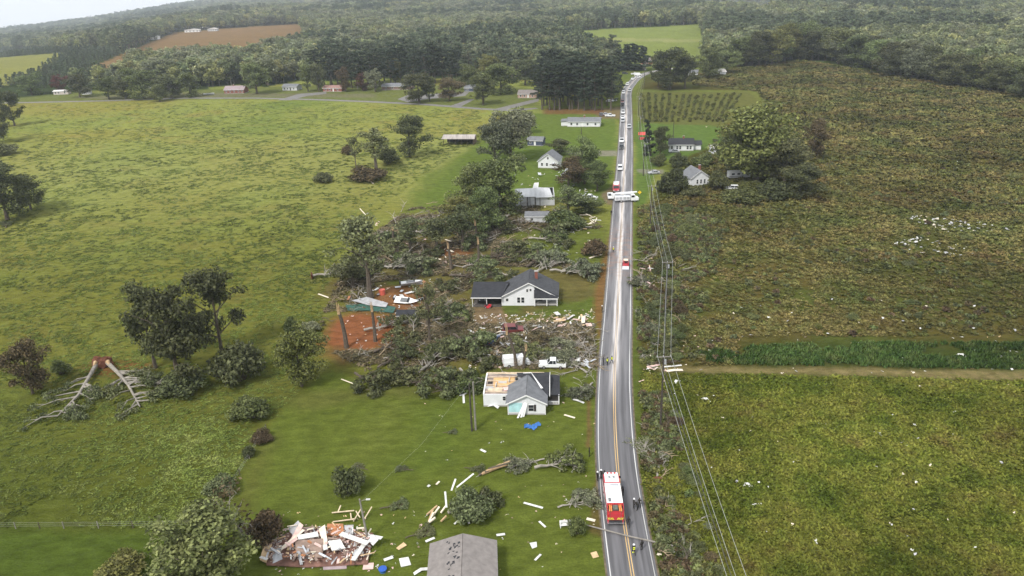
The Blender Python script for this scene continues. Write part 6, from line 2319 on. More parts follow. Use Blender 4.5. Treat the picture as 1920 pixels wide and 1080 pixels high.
# ================================================================== loose boards, panels and wreckage
D_WHITE = M('white_board', (.54, .54, .52), .7, .16, 2.0)
D_CREAM = M('cream_board', (.62, .55, .44), .7, .15, 1.5)
D_TAN = M('tan_board', (.50, .36, .21), .8, .2, 1.5)
D_RUST = M('rusty_panel', (.34, .15, .07), .8, .3, 1.2)
D_GREY = M('grey_panel', (.33, .33, .34), .8, .2, 1.2)
D_PINK = M('pinkish_panel', (.56, .40, .36), .8, .2, 1.2)
D_BROWN = M('brown_panel', (.22, .16, .13), .9, .35, .9)
D_METAL = M('bent_sheet_metal', (.55, .57, .60), .4, .15, 1, metal=.4)


def board(p0, p1, w, mat, label, cat='board', group=None, name='board', z=.12, lift=0.0, th=.06, bend=0.0):
    """a plank between two ground pixels; bend crumples it"""
    a, b = G(*p0), G(*p1)
    d = b - a
    s = Vector((-d.y, d.x, 0)).normalized() * w / 2
    mb = MB()
    if bend:
        m = a.lerp(b, .5) + s * bend * 2 + Vector((0, 0, abs(bend) * .8))
        for u, v in ((a, m), (m, b)):
            mb.slab([u - s + Vector((0, 0, z)), v - s + Vector((0, 0, z + lift)), v + s + Vector((0, 0, z + lift + .06)), u + s + Vector((0, 0, z + .03))], th)
    else:
        mb.slab([a - s + Vector((0, 0, z)), b - s + Vector((0, 0, z + lift)), b + s + Vector((0, 0, z + lift + .03)), a + s + Vector((0, 0, z + .02))], th)
    for i, v in enumerate(mb.v):
        mb.v[i] = (v[0] - a.x, v[1] - a.y, v[2])
    o = mb.build(name, mat, loc=(a.x, a.y, 0))
    return tag(o, label, cat, group)


def panel(pts, z, mat, label, cat='panel', name='panel', group=None, th=.06):
    q = [G(a, b) + Vector((0, 0, zz)) for (a, b), zz in zip(pts, z)]
    c = q[0].copy()
    o = MB().slab([p - Vector((c.x, c.y, 0)) for p in q], th)
    o = o.build(name, mat, loc=(c.x, c.y, 0))
    return tag(o, label, cat, group)


for p0, p1, w, m, lab, bd in (
        ((1525, 795), (1560, 799), .45, D_WHITE, 'long straight white board in the near right field', 0), ((1632, 811), (1640, 812), .4, D_WHITE, 'short white board in the near right field left of a bent strip', 0), ((1644, 811), (1653, 821), .3, D_WHITE, 'bent white strip in the near right field', .3),
        ((1475, 861), (1501, 867), .25, D_CREAM, 'thin cream strip below the long white board in the right field', 0), ((1462, 932), (1490, 945), .3, D_WHITE, 'slanting white board left of the dead scrub', 0), ((1401, 951), (1436, 946), .3, D_WHITE, 'white strip bent at one end below the crumpled sheet', .15),
        ((1390, 911), (1412, 916), .8, D_WHITE, 'crumpled white sheet in the right field beyond the cables', .3), ((1300, 886), (1324, 891), .2, D_CREAM, 'thin cream strip caught under the power cables', 0), ((1313, 748), (1331, 756), .6, D_WHITE, 'bent white sheet below the dirt track by the cables', .4),
        ((1525, 1009), (1530, 1022), .45, D_WHITE, 'small upright white scrap low in the right field', .2), ((1253, 780), (1270, 788), .5, D_WHITE, 'bent white siding hanging by the near pole', .5), ((1245, 689), (1278, 686), .4, D_WHITE, 'white board at the mouth of the dirt track', 0), ((1250, 697), (1280, 695), .7, D_CREAM, 'wide cream board below the one at the track mouth', .1),
        ((1214, 690), (1236, 684), .8, D_PINK, 'pinkish panel on the verge at the track mouth', 0), ((1284, 714), (1307, 721), .4, D_WHITE, 'white board just below the start of the dirt track', 0), ((1264, 722), (1277, 716), .6, D_WHITE, 'crumpled white strip below the track mouth', .5), ((1240, 660), (1248, 674), .7, D_PINK, 'pinkish torn board beside the near pole top', .1),
        ((1262, 598), (1290, 595), .5, D_CREAM, 'cream board lying in the thicket above the dirt track', 0), ((1795, 665), (1812, 671), .6, D_WHITE, 'white scrap lying in the corn strip', .3), ((1700, 655), (1726, 661), .2, D_CREAM, 'thin pale stick in the corn strip', 0), ((1890, 688), (1898, 695), .4, D_WHITE, 'white scrap at the right end of the corn strip', .2),
        ((1252, 1016), (1280, 1006), .3, D_WHITE, 'white board on the right verge at the end of the fallen pole', 0), ((1240, 1012), (1250, 1022), .5, D_WHITE, 'short white board touching the fallen pole', 0), ((1252, 1034), (1262, 1042), .7, D_WHITE, 'crumpled white scrap right of the road near the bottom edge', .5), ((1232, 1040), (1242, 1043), .4, D_CREAM, 'cream scrap on the verge near the bottom edge', 0),
        ((982, 944), (1018, 954), .35, D_WHITE, 'long white board on the lawn left of the grey fallen branch', 0), ((1011, 979), (1023, 990), .3, D_WHITE, 'short white board left of the white bench', 0), ((1100, 974), (1116, 978), .5, D_CREAM, 'cream board on the verge left of the fire engine', 0), ((1003, 1052), (1014, 1041), .3, D_WHITE, 'white board on the lawn right of the grey roof', 0), ((1114, 918), (1116, 932), .4, D_CREAM, 'cream strip on the verge beside the fire engine cab', 0),
        ((862, 743), (876, 738), .35, D_WHITE, 'upper white bar of the T shaped scrap left of the damaged house', 0), ((869, 741), (870, 757), .4, D_WHITE, 'lower white bar of the T shaped scrap left of the damaged house', 0), ((861, 724), (876, 713), .3, D_WHITE, 'slanting white board left of the roofless room', 0), ((901, 844), (911, 849), .4, D_WHITE, 'short white board on the lawn above the split trunk', 0),
        ((818, 910), (824, 904), .3, D_CREAM, 'small cream stick above the uprooted heap', 0), ((802, 914), (806, 911), .4, D_WHITE, 'tiny white scrap left of the small cream stick', 0), ((798, 1017), (815, 1010), .4, D_WHITE, 'white board at the left corner of the grey roof', 0), ((931, 1005), (947, 1003), .4, D_WHITE, 'white board at the right corner of the grey roof', 0), ((720, 1052), (737, 1046), .5, D_WHITE, 'white board on the lawn right of the wreckage', 0),
        ((776, 1078), (806, 1068), .5, D_WHITE, 'bent white strip at the bottom edge left of the grey roof', .3), ((1075, 750), (1095, 757), .4, D_WHITE, 'white scrap on the lawn right of the damaged porch', .1), ((1058, 779), (1078, 785), .35, D_CREAM, 'cream board on the lawn between the damaged house and road', 0), ((916, 762), (935, 766), .7, D_WHITE, 'curled white siding under the roofless room', .4), ((597, 552), (616, 559), .4, D_CREAM, 'cream board lying at the edge of the pasture near the red root plate', 0),
        ((640, 712), (666, 722), .2, D_CREAM, 'thin pale stick on the lawn below the red clay', 0), ((718, 640), (735, 655), .35, D_CREAM, 'slanting pale board above the dark heap', 0), ((733, 452), (752, 468), .4, D_CREAM, 'long pale pole slanting in the left of the grove', 0), ((835, 450), (854, 458), .4, D_CREAM, 'pale board standing out of the middle of the grove', .2), ((675, 392), (686, 404), .3, D_CREAM, 'pale stick at the top left of the grove', 0),
        ((1105, 485), (1128, 478), .6, D_CREAM, 'pale board on the grass right below the rust brown bush', .1), ((1022, 560), (1036, 557), .4, D_WHITE, 'tiny white scrap near the porch of the carport house', 0), ((843, 385), (856, 388), .5, D_WHITE, 'white scrap at the top of the grove', .2), ((690, 338), (700, 345), .5, D_CREAM, 'pale scrap below the far stripped trees', .2), ((877, 618), (888, 625), .5, D_WHITE, 'white board at the left of the debris field', 0)):
    board(p0, p1, w, m, lab, bend=bd)
panel([(993, 1019), (1006, 1017), (1007, 1026), (998, 1031)], [.1, .12, .1, .25], D_WHITE, 'torn white sheet on the lawn right of the grey roof', 'sheet')
panel([(748, 1048), (766, 1045), (771, 1060), (752, 1064)], [.1, .1, .12, .12], D_WHITE, 'square white sheet on the lawn right of the wreckage', 'sheet')
panel([(682, 1057), (701, 1056), (700, 1068), (680, 1069)], [.1, .1, .14, .12], D_PINK, 'square pink brown panel below the wreckage', 'panel')
panel([(743, 1029), (757, 1019), (763, 1024), (748, 1032)], [.15, .25, .2, .1], D_TAN, 'tan board scrap right of the grey pole', 'panel')
panel([(1107, 1037), (1118, 1034), (1123, 1044), (1112, 1047)], [.05, .05, .05, .05], D_TAN, 'tan sheet of cardboard on the lawn left of the road', 'sheet')
_tr = np.random.default_rng(6)
_to = G(984, 806)
_gv = []
for _iy in range(8):
    for _ix in range(14):
        _gv.append((_ix * .22 + _tr.normal(0, .06), _iy * .26 + .35 * math.sin(_ix * .7) + _tr.normal(0, .07), .08 + abs(_tr.normal(0, .16))))
tag(MB().add(_gv, [(a * 14 + b, a * 14 + b + 1, a * 14 + b + 15, a * 14 + b + 14) for a in range(7) for b in range(13) if not (a > 4 and b < 6) and not (a < 2 and b > 9)]).build('blue_tarp', NAVY, loc=_to), 'crumpled blue tarp on the lawn below the damaged gable', 'tarp')
e = empty('blue_bin', G(718, 1072))
MB().tube([(0, 0, 0), (0, 0, .55)], [.42, .55], 12).build('tub', NAVY, e)
MB().tube([(0, 0, .5), (0, 0, .57)], .6, 12).build('rim', M('dark_blue', (.02, .08, .35), .5, .1, 2), e)
tag(e, 'round blue tub on the lawn below the wreckage', 'tub')

# --- collapsed house: named big pieces, then its loose boards
panel([(500, 1062), (575, 1066), (690, 1060), (700, 1002), (560, 990), (508, 1020)], [.15] * 6, M('rubble_floor', (.16, .085, .065), .95, .45, .8, bump=.6), 'flattened reddish floor of the collapsed house', 'wreckage', 'collapsed_floor', th=.15)
for k, (pts, z, m, lab) in enumerate((
        ([(556, 1026), (608, 1024), (606, 1054), (556, 1051)], [1.2, 1.4, .8, .7], D_BROWN, 'big brown stained panel in the middle of the wreckage'),
        ([(617, 1030), (641, 1028), (649, 1040), (624, 1044)], [1.5, 1.6, 1.2, 1.1], D_WHITE, 'thick white mattress right of the big brown panel'),
        ([(488, 1054), (500, 1028), (512, 1032), (500, 1058)], [.5, 1.3, 1.2, .3], D_TAN, 'tan overturned box at the left end of the wreckage'),
        ([(615, 992), (645, 992), (646, 1010), (614, 1010)], [1.0, 1.0, .6, .6], D_RUST, 'rust orange panel at the top of the wreckage'),
        ([(543, 1003), (562, 992), (568, 1000), (552, 1014)], [1.0, 1.6, 1.3, .8], D_GREY, 'grey panel at the upper left of the wreckage'),
        ([(647, 994), (664, 993), (663, 1008), (648, 1009)], [.9, .9, .6, .6], D_GREY, 'grey panel right of the rust orange one'),
        ([(512, 1042), (524, 1034), (530, 1052), (512, 1060)], [.5, .9, .4, .3], D_METAL, 'bluish metal sheet beside the tan box'),
        ([(560, 1020), (598, 1014), (600, 1021), (562, 1026)], [1.6, 1.7, 1.5, 1.4], D_WHITE, 'cream white slab above the big brown panel'),
        ([(606, 1062), (650, 1058), (650, 1067), (606, 1069)], [.2, .2, .1, .1], M('mauve_panel', (.30, .24, .25), .9, .25, 1), 'flat mauve panel along the bottom of the wreckage'),
        ([(540, 1030), (566, 1000), (572, 1003), (546, 1036)], [.8, 2.0, 1.8, .6], D_PINK, 'long pale pink board leaning up the wreckage'),
        ([(600, 1008), (612, 1002), (616, 1028), (608, 1034)], [1.6, 1.8, 1.3, 1.1], D_CREAM, 'cream upright board in the centre of the wreckage'))):
    panel(pts, z, m, lab, 'wreckage', 'wall_panel', th=.22 if 'mattress' in lab or 'box' in lab else .1)
for p0, p1, w, m, lab in (((640, 1010), (692, 1034), .8, D_WHITE, 'long white siding strip across the right of the wreckage'), ((684, 1030), (664, 1066), .7, D_WHITE, 'white siding strip hanging down from the wreckage'), ((692, 1014), (718, 1024), .6, D_WHITE, 'white siding strip sticking out right of the grey pole'), ((696, 1028), (707, 1022), 1.4, D_WHITE, 'white square scrap right of the grey pole'),
                          ((466, 1022), (502, 1028), .35, D_WHITE, 'white plank sticking out left of the wreckage'), ((490, 1054), (504, 1064), .4, D_WHITE, 'white plank at the bottom left of the wreckage'), ((610, 1026), (613, 1046), .6, D_WHITE, 'white plank between the brown panel and mattress'),
                          ((528, 1040), (572, 1008), .5, D_CREAM, 'long cream plank slanting up the left of the wreckage'), ((534, 1036), (560, 1024), .6, D_PINK, 'pink plank on the left of the wreckage')):
    board(p0, p1, w, m, lab, 'wreckage', name='plank', z=.9, lift=.5)
_w = random.Random(91)
_cn = {D_WHITE: 'white', D_CREAM: 'cream', D_TAN: 'tan', D_RUST: 'rusty', D_GREY: 'grey', D_PINK: 'pinkish', D_BROWN: 'brown', D_METAL: 'metallic'}


def heap(n, region, mats, L0, L1, zmax, group, where, name='loose_board', wmax=.38):
    """loose boards strewn in a region (pixel outline)"""
    P = np.array(region, float)
    x0, y0 = P.min(0)
    x1, y1 = P.max(0)
    k = 0
    while k < n:
        a, b = _w.uniform(x0, x1), _w.uniform(y0, y1)
        if not bool(inside(P, np.array([a]), np.array([b]))[0]):
            continue
        k += 1
        loc = G(a, b)
        ln, wd = _w.uniform(L0, L1), _w.uniform(.15, wmax)
        m = _w.choice(mats)
        z = _w.uniform(.1, zmax)
        o = MB().box((0, 0, z), (ln, wd, _w.uniform(.04, .1)), rz=_w.uniform(0, 3.14), ry=_w.uniform(-.3, .3) * min(1, zmax), rx=_w.uniform(-.3, .3)).build(name, m, loc=loc)
        tag(o, '%s board among the %s' % (_cn[m], where), 'board', group)


ALLC = [D_WHITE, D_BROWN, D_CREAM, D_TAN, D_RUST, D_GREY, D_PINK, D_PINK, D_BROWN, D_METAL]
heap(110, [(495, 1058), (508, 1020), (548, 992), (668, 994), (698, 1008), (694, 1056), (640, 1064), (560, 1060)], ALLC, .4, 2.1, 1.5, 'loose boards of the collapsed house', 'loose boards of the collapsed house')
heap(20, [(1035, 592), (1085, 590), (1118, 605), (1110, 618), (1050, 612)], [D_CREAM, D_TAN, D_WHITE, D_PINK, D_TAN], 1.0, 3.4, .6, 'lumber pile by the road', 'lumber pile beside the road', wmax=1.2)
heap(55, [(890, 620), (960, 602), (1040, 605), (1010, 640), (990, 670), (910, 672)], [D_WHITE, D_CREAM, D_WHITE, D_TAN, D_GREY, D_PINK], .6, 2.4, .8, 'boards below the carport house', 'debris below the carport house')
heap(16, [(1085, 410), (1115, 405), (1122, 432), (1090, 436)], [D_CREAM, D_TAN, D_WHITE], 1.5, 4.0, 1.4, 'broken lumber by the upper road', 'broken lumber left of the upper road')
heap(18, [(1202, 485), (1240, 485), (1242, 545), (1205, 550)], [D_PINK, D_TAN, D_BROWN, D_CREAM, D_WHITE], .7, 2.6, .8, 'boards in the right verge', 'boards in the verge beside the loader')
heap(18, [(645, 545), (745, 540), (800, 520), (800, 575), (740, 580), (650, 575)], [D_WHITE, D_GREY, D_RUST, D_METAL, D_WHITE], .8, 3.2, .5, 'sheets of the wrecked sheds', 'wrecked sheds near the red clay', wmax=.9)
heap(20, [(790, 470), (880, 455), (890, 492), (800, 500)], [D_TAN, D_BROWN, D_CREAM, D_RUST], .8, 2.8, .6, 'boards in the flattened grove', 'wrecked shed in the flattened grove', wmax=.9)
heap(14, [(1085, 352), (1118, 360), (1115, 382), (1090, 384)], [D_WHITE, D_METAL, D_CREAM], .8, 2.2, .8, 'scraps beside the buried pickup', 'scraps beside the buried pickup')
heap(12, [(1215, 655), (1260, 655), (1262, 720), (1195, 720)], [D_WHITE, D_CREAM, D_PINK], .6, 2.0, .4, 'scraps at the track mouth', 'scraps by the track mouth')
heap(14, [(1062, 680), (1112, 680), (1114, 694), (1062, 694)], [D_WHITE, D_CREAM, D_METAL], .6, 2.6, .9, 'flattened truck scraps', 'flattened white wreck near the road', wmax=.9)
heap(12, [(1010, 330), (1060, 320), (1085, 352), (1065, 372)], [D_WHITE, D_WHITE, D_METAL], 1.0, 3.0, 4.5, 'torn sheets in the dark tree', 'torn plastic caught by the torn building', name='torn_sheet', wmax=1.2)
for k, (p0, p1) in enumerate((((623, 965), (665, 965)), ((625, 982), (665, 981)), ((663, 981), (679, 960)), ((684, 976), (698, 958)), ((634, 964), (640, 955)), ((658, 966), (660, 982)), ((668, 962), (676, 978)))):
    board(p0, p1, .16, PALE_WOOD, ['upper long', 'lower long', 'steep left', 'steep right', 'short top', 'short upright', 'crossing'][k] + ' pale rafter of the broken roof frame above the wreckage', 'rafter', 'rafters of the broken frame', name='rafter', z=.3, lift=.4, th=.12)
# split log
for k in range(7):
    a, b = 898 + k * 3 + _w.uniform(-3, 3), 893 - k * 1.2
    board((a, b), (a + _w.uniform(34, 52), b - _w.uniform(12, 20)), .3, RAW_WOOD if k % 3 else BARK, 'splintered length of the split pale trunk on the near lawn', 'splintered wood', 'split trunk on the near lawn', name='split_log', z=.1 + .08 * k, lift=.15, th=.22)
for k in range(7):
    a, b = _w.uniform(800, 830), _w.uniform(962, 985)
    board((a, b), (a + _w.uniform(6, 22), b - _w.uniform(3, 16)), .25, RAW_WOOD if k % 2 else D_CREAM, 'splintered wood at the foot of the uprooted heap', 'splintered wood', 'splinters of the uprooted heap', name='split_log', z=.2, lift=.7, th=.2)
for k, (p0, p1) in enumerate((((858, 936), (890, 918)), ((868, 950), (880, 985)), ((848, 940), (856, 922)), ((838, 962), (836, 940)), ((852, 985), (866, 975)))):
    board(p0, p1, .28, D_WHITE, ['upper', 'long hanging', 'short', 'left', 'low'][k] + ' white siding strip caught in the uprooted heap', 'board', 'white strips in the uprooted heap', z=[2.2, .6, 2.0, 1.0, .2][k], lift=[.8, -.3, .4, .8, .2][k])
panel([(648, 574), (700, 572), (742, 578), (738, 588), (690, 584), (652, 584)], [.3, .5, .4, .25, .3, .25], M('green_liner', (.03, .085, .065), .6, .3, 1), 'dark green pool liner spread above the red clay', 'tarp', 'pool_liner')
panel([(660, 568), (688, 562), (728, 573), (724, 580), (690, 576)], [.7, .8, .7, .6, .65], D_GREY, 'bent grey sheet over the green pool liner', 'sheet')
e = empty('red_barrel', G(717, 552), .4)
MB().tube([(0, 0, 0), (0, 0, 1.3)], .75, 12).build('drum', M('faded_red', (.50, .10, .07), .6, .15, 1), e)
MB().tube([(0, 0, 1.28), (0, 0, 1.36)], .78, 12).build('rim', M('faded_red'), e)
tag(e, 'faded red drum among the wrecked sheds', 'drum')

# --- small scraps nobody could count
def chip_mesh(name, seed, mat, s=.25):
    rnd = random.Random(seed)
    mb = MB()
    for k in range(3):
        mb.box((rnd.uniform(-.25, .25), rnd.uniform(-.25, .25), .06), (s * rnd.uniform(.6, 1.6), s * rnd.uniform(.4, 1), .04), rz=rnd.uniform(0, 3), rx=rnd.uniform(-.4, .4))
    me = mb.mesh(name)
    me.materials.append(mat)
    return me


p_chip = proto_collection('chip', [chip_mesh('chip', i, m) for i, m in enumerate((D_WHITE, D_GREY, D_CREAM, D_TAN, D_WHITE, D_PINK, D_BROWN))])
chips = []
_cr = np.random.default_rng(8)
for reg, n in (([(460, 960), (800, 960), (810, 1080), (470, 1080)], 90), ([(780, 940), (1120, 880), (1130, 1080), (800, 1080)], 36), ([(660, 520), (820, 520), (820, 660), (640, 660)], 120), ([(880, 590), (1125, 580), (1125, 690), (880, 690)], 760), ([(1190, 470), (1300, 470), (1320, 780), (1190, 780)], 150), ([(1200, 720), (1910, 720), (1910, 1080), (1260, 1080)], 60),
               ([(1300, 600), (1910, 600), (1910, 700), (1300, 700)], 45), ([(800, 440), (1130, 400), (1130, 500), (800, 500)], 90), ([(640, 400), (800, 400), (800, 500), (640, 500)], 40), ([(700, 720), (1115, 720), (1115, 900), (600, 900)], 40), ([(1500, 100), (1910, 170), (1910, 300), (1500, 200)], 25), ([(960, 320), (1140, 320), (1140, 400), (960, 400)], 60)):
    pt, _ = zone_points(reg, n, int(_cr.integers(1e6)), 0)
    chips.append(pt)
_rub, _ = zone_points([(498, 1056), (510, 1020), (548, 993), (668, 994), (696, 1008), (692, 1054), (640, 1062), (560, 1060)], 420, 77, 0)
_rub[:, 2] = .2 + _cr.random(len(_rub)) * 1.0
chips.append(_rub)
_pt = np.concatenate(chips)
_pt = _pt[np.array([abs(project(p[0], p[1], 0)[0] - 1160) > 45 or project(p[0], p[1], 0)[1] < 300 for p in _pt])]
_dd = np.hypot(_pt[:, 0], _pt[:, 1])
scatter('scattered_scraps', _pt, _cr.uniform(.6, 1.6, len(_pt)) * np.clip(_dd / 190, .55, 1.9), p_chip, 9, 'small white and tan scraps strewn over lawns and fields', 'debris', tilt=.3)

# ================================================================== people
SKINM = M('skin', (.42, .26, .19), .6, .08, 4)


def person_mesh(pose):
    """one continuous skinned body; joints in metres, x right, y front"""
    J = {'pel': (0, 0, .95, .135), 'spi': (0, .0, 1.18, .13), 'che': (0, .0, 1.40, .155), 'nek': (0, .01, 1.54, .06), 'hd': (0, .03, 1.63, .095), 'hdt': (0, .03, 1.74, .085),
         'hl': (-.10, 0, .90, .095), 'kl': (-.12, .02, .50, .07), 'al': (-.13, -.02, .09, .05), 'tl': (-.14, .15, .04, .045), 'hr': (.10, 0, .90, .095), 'kr': (.12, .02, .50, .07), 'ar': (.13, -.02, .09, .05), 'tr': (.14, .15, .04, .045),
         'sl': (-.20, 0, 1.43, .07), 'el': (-.27, -.02, 1.15, .052), 'wl': (-.27, .08, .92, .038), 'pl': (-.27, .11, .84, .035), 'sr': (.20, 0, 1.43, .07), 'er': (.27, -.02, 1.15, .052), 'wr': (.27, .08, .92, .038), 'pr': (.27, .11, .84, .035)}
    if pose == 'walk':
        J.update(kl=(-.11, .20, .53, .07), al=(-.12, .30, .12, .05), tl=(-.12, .45, .08, .045), kr=(.11, -.08, .50, .07), ar=(.12, -.38, .14, .05), tr=(.12, -.26, .05, .045), el=(-.27, -.16, 1.18, .052), wl=(-.26, -.14, .95, .038), pl=(-.26, -.11, .87, .035), er=(.27, .14, 1.18, .052), wr=(.25, .32, 1.02, .038), pr=(.24, .38, .96, .035))
    if pose == 'reach':
        J.update(er=(.30, .16, 1.25, .052), wr=(.22, .40, 1.22, .038), pr=(.20, .48, 1.21, .035), el=(-.30, .14, 1.20, .052), wl=(-.16, .36, 1.15, .038), pl=(-.13, .44, 1.15, .035))
    if pose == 'bend':
        J.update(spi=(0, .10, 1.14, .13), che=(0, .28, 1.28, .155), nek=(0, .38, 1.34, .06), hd=(0, .46, 1.37, .095), hdt=(0, .55, 1.41, .085), sl=(-.2, .28, 1.28, .07), sr=(.2, .28, 1.28, .07), el=(-.25, .38, 1.02, .052), er=(.25, .38, 1.02, .052), wl=(-.18, .5, .82, .038), wr=(.18, .5, .82, .038), pl=(-.17, .55, .75, .035), pr=(.17, .55, .75, .035))
    E = [('pel', 'spi'), ('spi', 'che'), ('che', 'nek'), ('nek', 'hd'), ('hd', 'hdt')]
    for s in 'lr':
        E += [('pel', 'h' + s), ('h' + s, 'k' + s), ('k' + s, 'a' + s), ('a' + s, 't' + s), ('che', 's' + s), ('s' + s, 'e' + s), ('e' + s, 'w' + s), ('w' + s, 'p' + s)]
    keys = list(J)
    me = bpy.data.meshes.new('person_frame')
    me.from_pydata([J[k][:3] for k in keys], [(keys.index(a), keys.index(b)) for a, b in E], [])
    o = bpy.data.objects.new('person_frame', me)
    COL.objects.link(o)
    o.modifiers.new('skin', 'SKIN')
    for i, k in enumerate(keys):
        me.skin_vertices[0].data[i].radius = (J[k][3],) * 2
        me.skin_vertices[0].data[i].use_root = (k == 'pel')
    o.modifiers.new('sub', 'SUBSURF').levels = 1
    dg = bpy.context.evaluated_depsgraph_get()
    dg.update()
    out = bpy.data.meshes.new_from_object(o.evaluated_get(dg))
    bpy.data.objects.remove(o)
    # fingers and thumb on each palm
    bm = bmesh.new()
    bm.from_mesh(out)
    for s, sg in (('l', -1), ('r', 1)):
        w, p = Vector(J['w' + s][:3]), Vector(J['p' + s][:3])
        d = (p - w).normalized()
        side = Vector((0, 1, 0)).cross(d)
        side = side.normalized() if side.length > .1 else Vector((1, 0, 0))
        for q, ln in ((-.027, .065), (-.009, .08), (.009, .075), (.027, .055), (.045, .05)):
            a = p + side * q - d * (.03 if ln == .05 else 0)
            t = MB().tube([a, a + d * ln * .6, a + d * ln + Vector((0, .015, 0))], [.010, .009, .007], 5)
            vs = [bm.verts.new(v) for v in t.v]
            for f in t.f:
                bm.faces.new([vs[i] for i in f])
    # nose
    hd, ht = Vector(J['hd'][:3]), Vector(J['hdt'][:3])
    m2 = bpy.data.meshes.new('person_body')
    # material by region: 0 boots 1 trousers 2 jacket 3 skin
    zs = {k: J[k][2] for k in J}
    neck = Vector(J['nek'][:3])
    for f in bm.faces:
        c = f.calc_center_median()
        near_hand = min((c - Vector(J['p' + s][:3])).length for s in 'lr') < .12
        head = (c - hd).length < .17 or (c - ht).length < .17
        foot = min(min((c - Vector(J['a' + s][:3])).length, (c - Vector(J['t' + s][:3])).length) for s in 'lr') < .12
        leg = c.z < .93 and min((c - Vector(J['w' + s][:3])).length for s in 'lr') > .13 and min((c - Vector(J['e' + s][:3])).length for s in 'lr') > .16
        f.material_index = 3 if (near_hand or head) else 0 if foot else 1 if leg else 2
        f.smooth = True
    bm.to_mesh(m2)
    bm.free()
    return m2, hd, ht


POSES = {k: person_mesh(k) for k in ('stand', 'walk', 'reach', 'bend')}
BOOT = M('dark_boots', (.02, .018, .016), .8, .2, 4)
CLOTH = {'navy': M('navy_cloth', (.016, .020, .036), .9, .2, 4), 'black': M('black_cloth', (.014, .014, .015), .9, .2, 4), 'grey': M('grey_cloth', (.17, .17, .175), .9, .2, 4), 'tan': M('tan_turnout', (.30, .23, .13), .9, .2, 4), 'white': M('white_cloth', (.6, .6, .6), .9, .1, 4), 'hiviz': C_YEL, 'red': M('red_cloth', (.40, .04, .04), .9, .2, 4)}


def person(px, py, pose, facing, jacket, trousers, label, hat=None, vest=None, stripes=False):
    me0, hd, ht = POSES[pose]
    me = me0.copy()
    me.materials.clear()
    for m in (BOOT, CLOTH[trousers], CLOTH[jacket], SKINM):
        me.materials.append(m)
    loc = G(px, py)
    z = .035 if abs(px - 1160) < 50 else 0
    e = empty('person', (loc.x, loc.y, z), R(facing))
    body = obj('body', me, e)
    up = (ht - hd).normalized()
    f = Vector((0, 1, 0)) if pose != 'bend' else Vector((0, .5, -.85)).normalized()
    c = hd.lerp(ht, .45)
    face = MB()
    face.tube([c + f * .09, c + f * .125 - up * .02], [.018, .012], 4)
    face.build('nose', SKINM, body)
    ey = MB()
    for sg in (-1, 1):
        ey.box(c + f * .098 + Vector((sg * .033, 0, 0)) + up * .02, (.022, .012, .012))
    ey.build('eyes', BOOT, body)
    top = ht + up * .02
    if hat:
        mb = MB().tube([top - up * .07, top - up * .0, top + up * .07, top + up * .10], [.13, .128, .09, .02], 10)
        mb.tube([top - up * .07, top - up * .055], [.17, .165], 10)
        mb.build('helmet', hat, e)
    else:
        MB().tube([top - up * .06 - f * .02, top + up * .02 - f * .01, top + up * .075], [.105, .10, .03], 8).build('hair', M('dark_hair', (.03, .022, .016), .9, .2, 6), e)
    if vest:
        MB().tube([(0, 0, 1.02), (0, 0, 1.25), (0, 0, 1.47)] if pose != 'bend' else [(0, .04, 1.05), (0, .16, 1.18), (0, .28, 1.30)], [.19, .195, .19], 10).build('vest', vest, e)
    if stripes:
        for zz in (.35, .98, 1.25):
            mb = MB()
            if zz < .5:
                for x in (-.12, .12):
                    mb.tube([(x, 0, zz), (x, 0, zz + .1)], .085, 8)
            else:
                mb.tube([(0, 0, zz), (0, 0, zz + .1)], .205, 10)
            mb.build('reflective_band', C_YEL, e)
    return tag(e, label, 'person')


H_W, H_B, H_Y = C_WHITE, C_BLACK, C_YEL
person(1120, 902, 'stand', -60, 'hiviz', 'navy', 'person in a lime top on the left verge ahead of the fire engine', H_W)
person(1127, 898, 'stand', 150, 'black', 'black', 'person in black with a white helmet at the front left of the engine', H_W)
person(1133, 900, 'reach', 40, 'navy', 'black', 'person in dark clothes right at the front bumper of the engine')
person(1168, 930, 'reach', 100, 'tan', 'black', 'person in tan jacket at the right side of the engine cab', H_B)
person(1162, 926, 'stand', -80, 'red', 'navy', 'person in a red top beside the engine cab door')
person(1188, 953, 'stand', -90, 'navy', 'navy', 'person in navy with a white helmet beside the right road edge', H_W)
person(1195, 957, 'bend', 60, 'grey', 'black', 'person in a grey top stooping at the right road edge')
person(1199, 952, 'stand', 160, 'black', 'black', 'person in black standing behind the stooping one')
person(1178, 988, 'walk', 170, 'black', 'black', 'person in black walking in the lane right of the engine')
person(1188, 1040, 'walk', 10, 'black', 'black', 'firefighter with yellow bands and pale helmet walking in the near lane', H_W, stripes=True)
person(1203, 1032, 'stand', 30, 'black', 'black', 'dark standing figure near the right line by the fallen pole')  # dark upright mark modelled as a standing figure
person(1105, 856, 'stand', 90, 'black', 'navy', 'person in dark clothes alone on the left verge above the engine')
person(1131, 684, 'stand', -90, 'black', 'black', 'person in black at the left road edge behind the damaged house')
person(1139, 685, 'stand', 120, 'black', 'black', 'left of two people in lime vests on the road', None, C_YEL)
person(1147, 682, 'walk', 20, 'navy', 'navy', 'right of two people in lime vests on the road', None, C_YEL)
person(1129, 586, 'stand', 80, 'white', 'black', 'person in a white top on the verge by the carport house', H_W)
person(1150, 474, 'stand', 200, 'hiviz', 'grey', 'person in lime beside the rust brown bush', H_W, C_YEL)
person(1146, 404, 'walk', 180, 'hiviz', 'white', 'person in lime walking on the left line below the bucket truck')


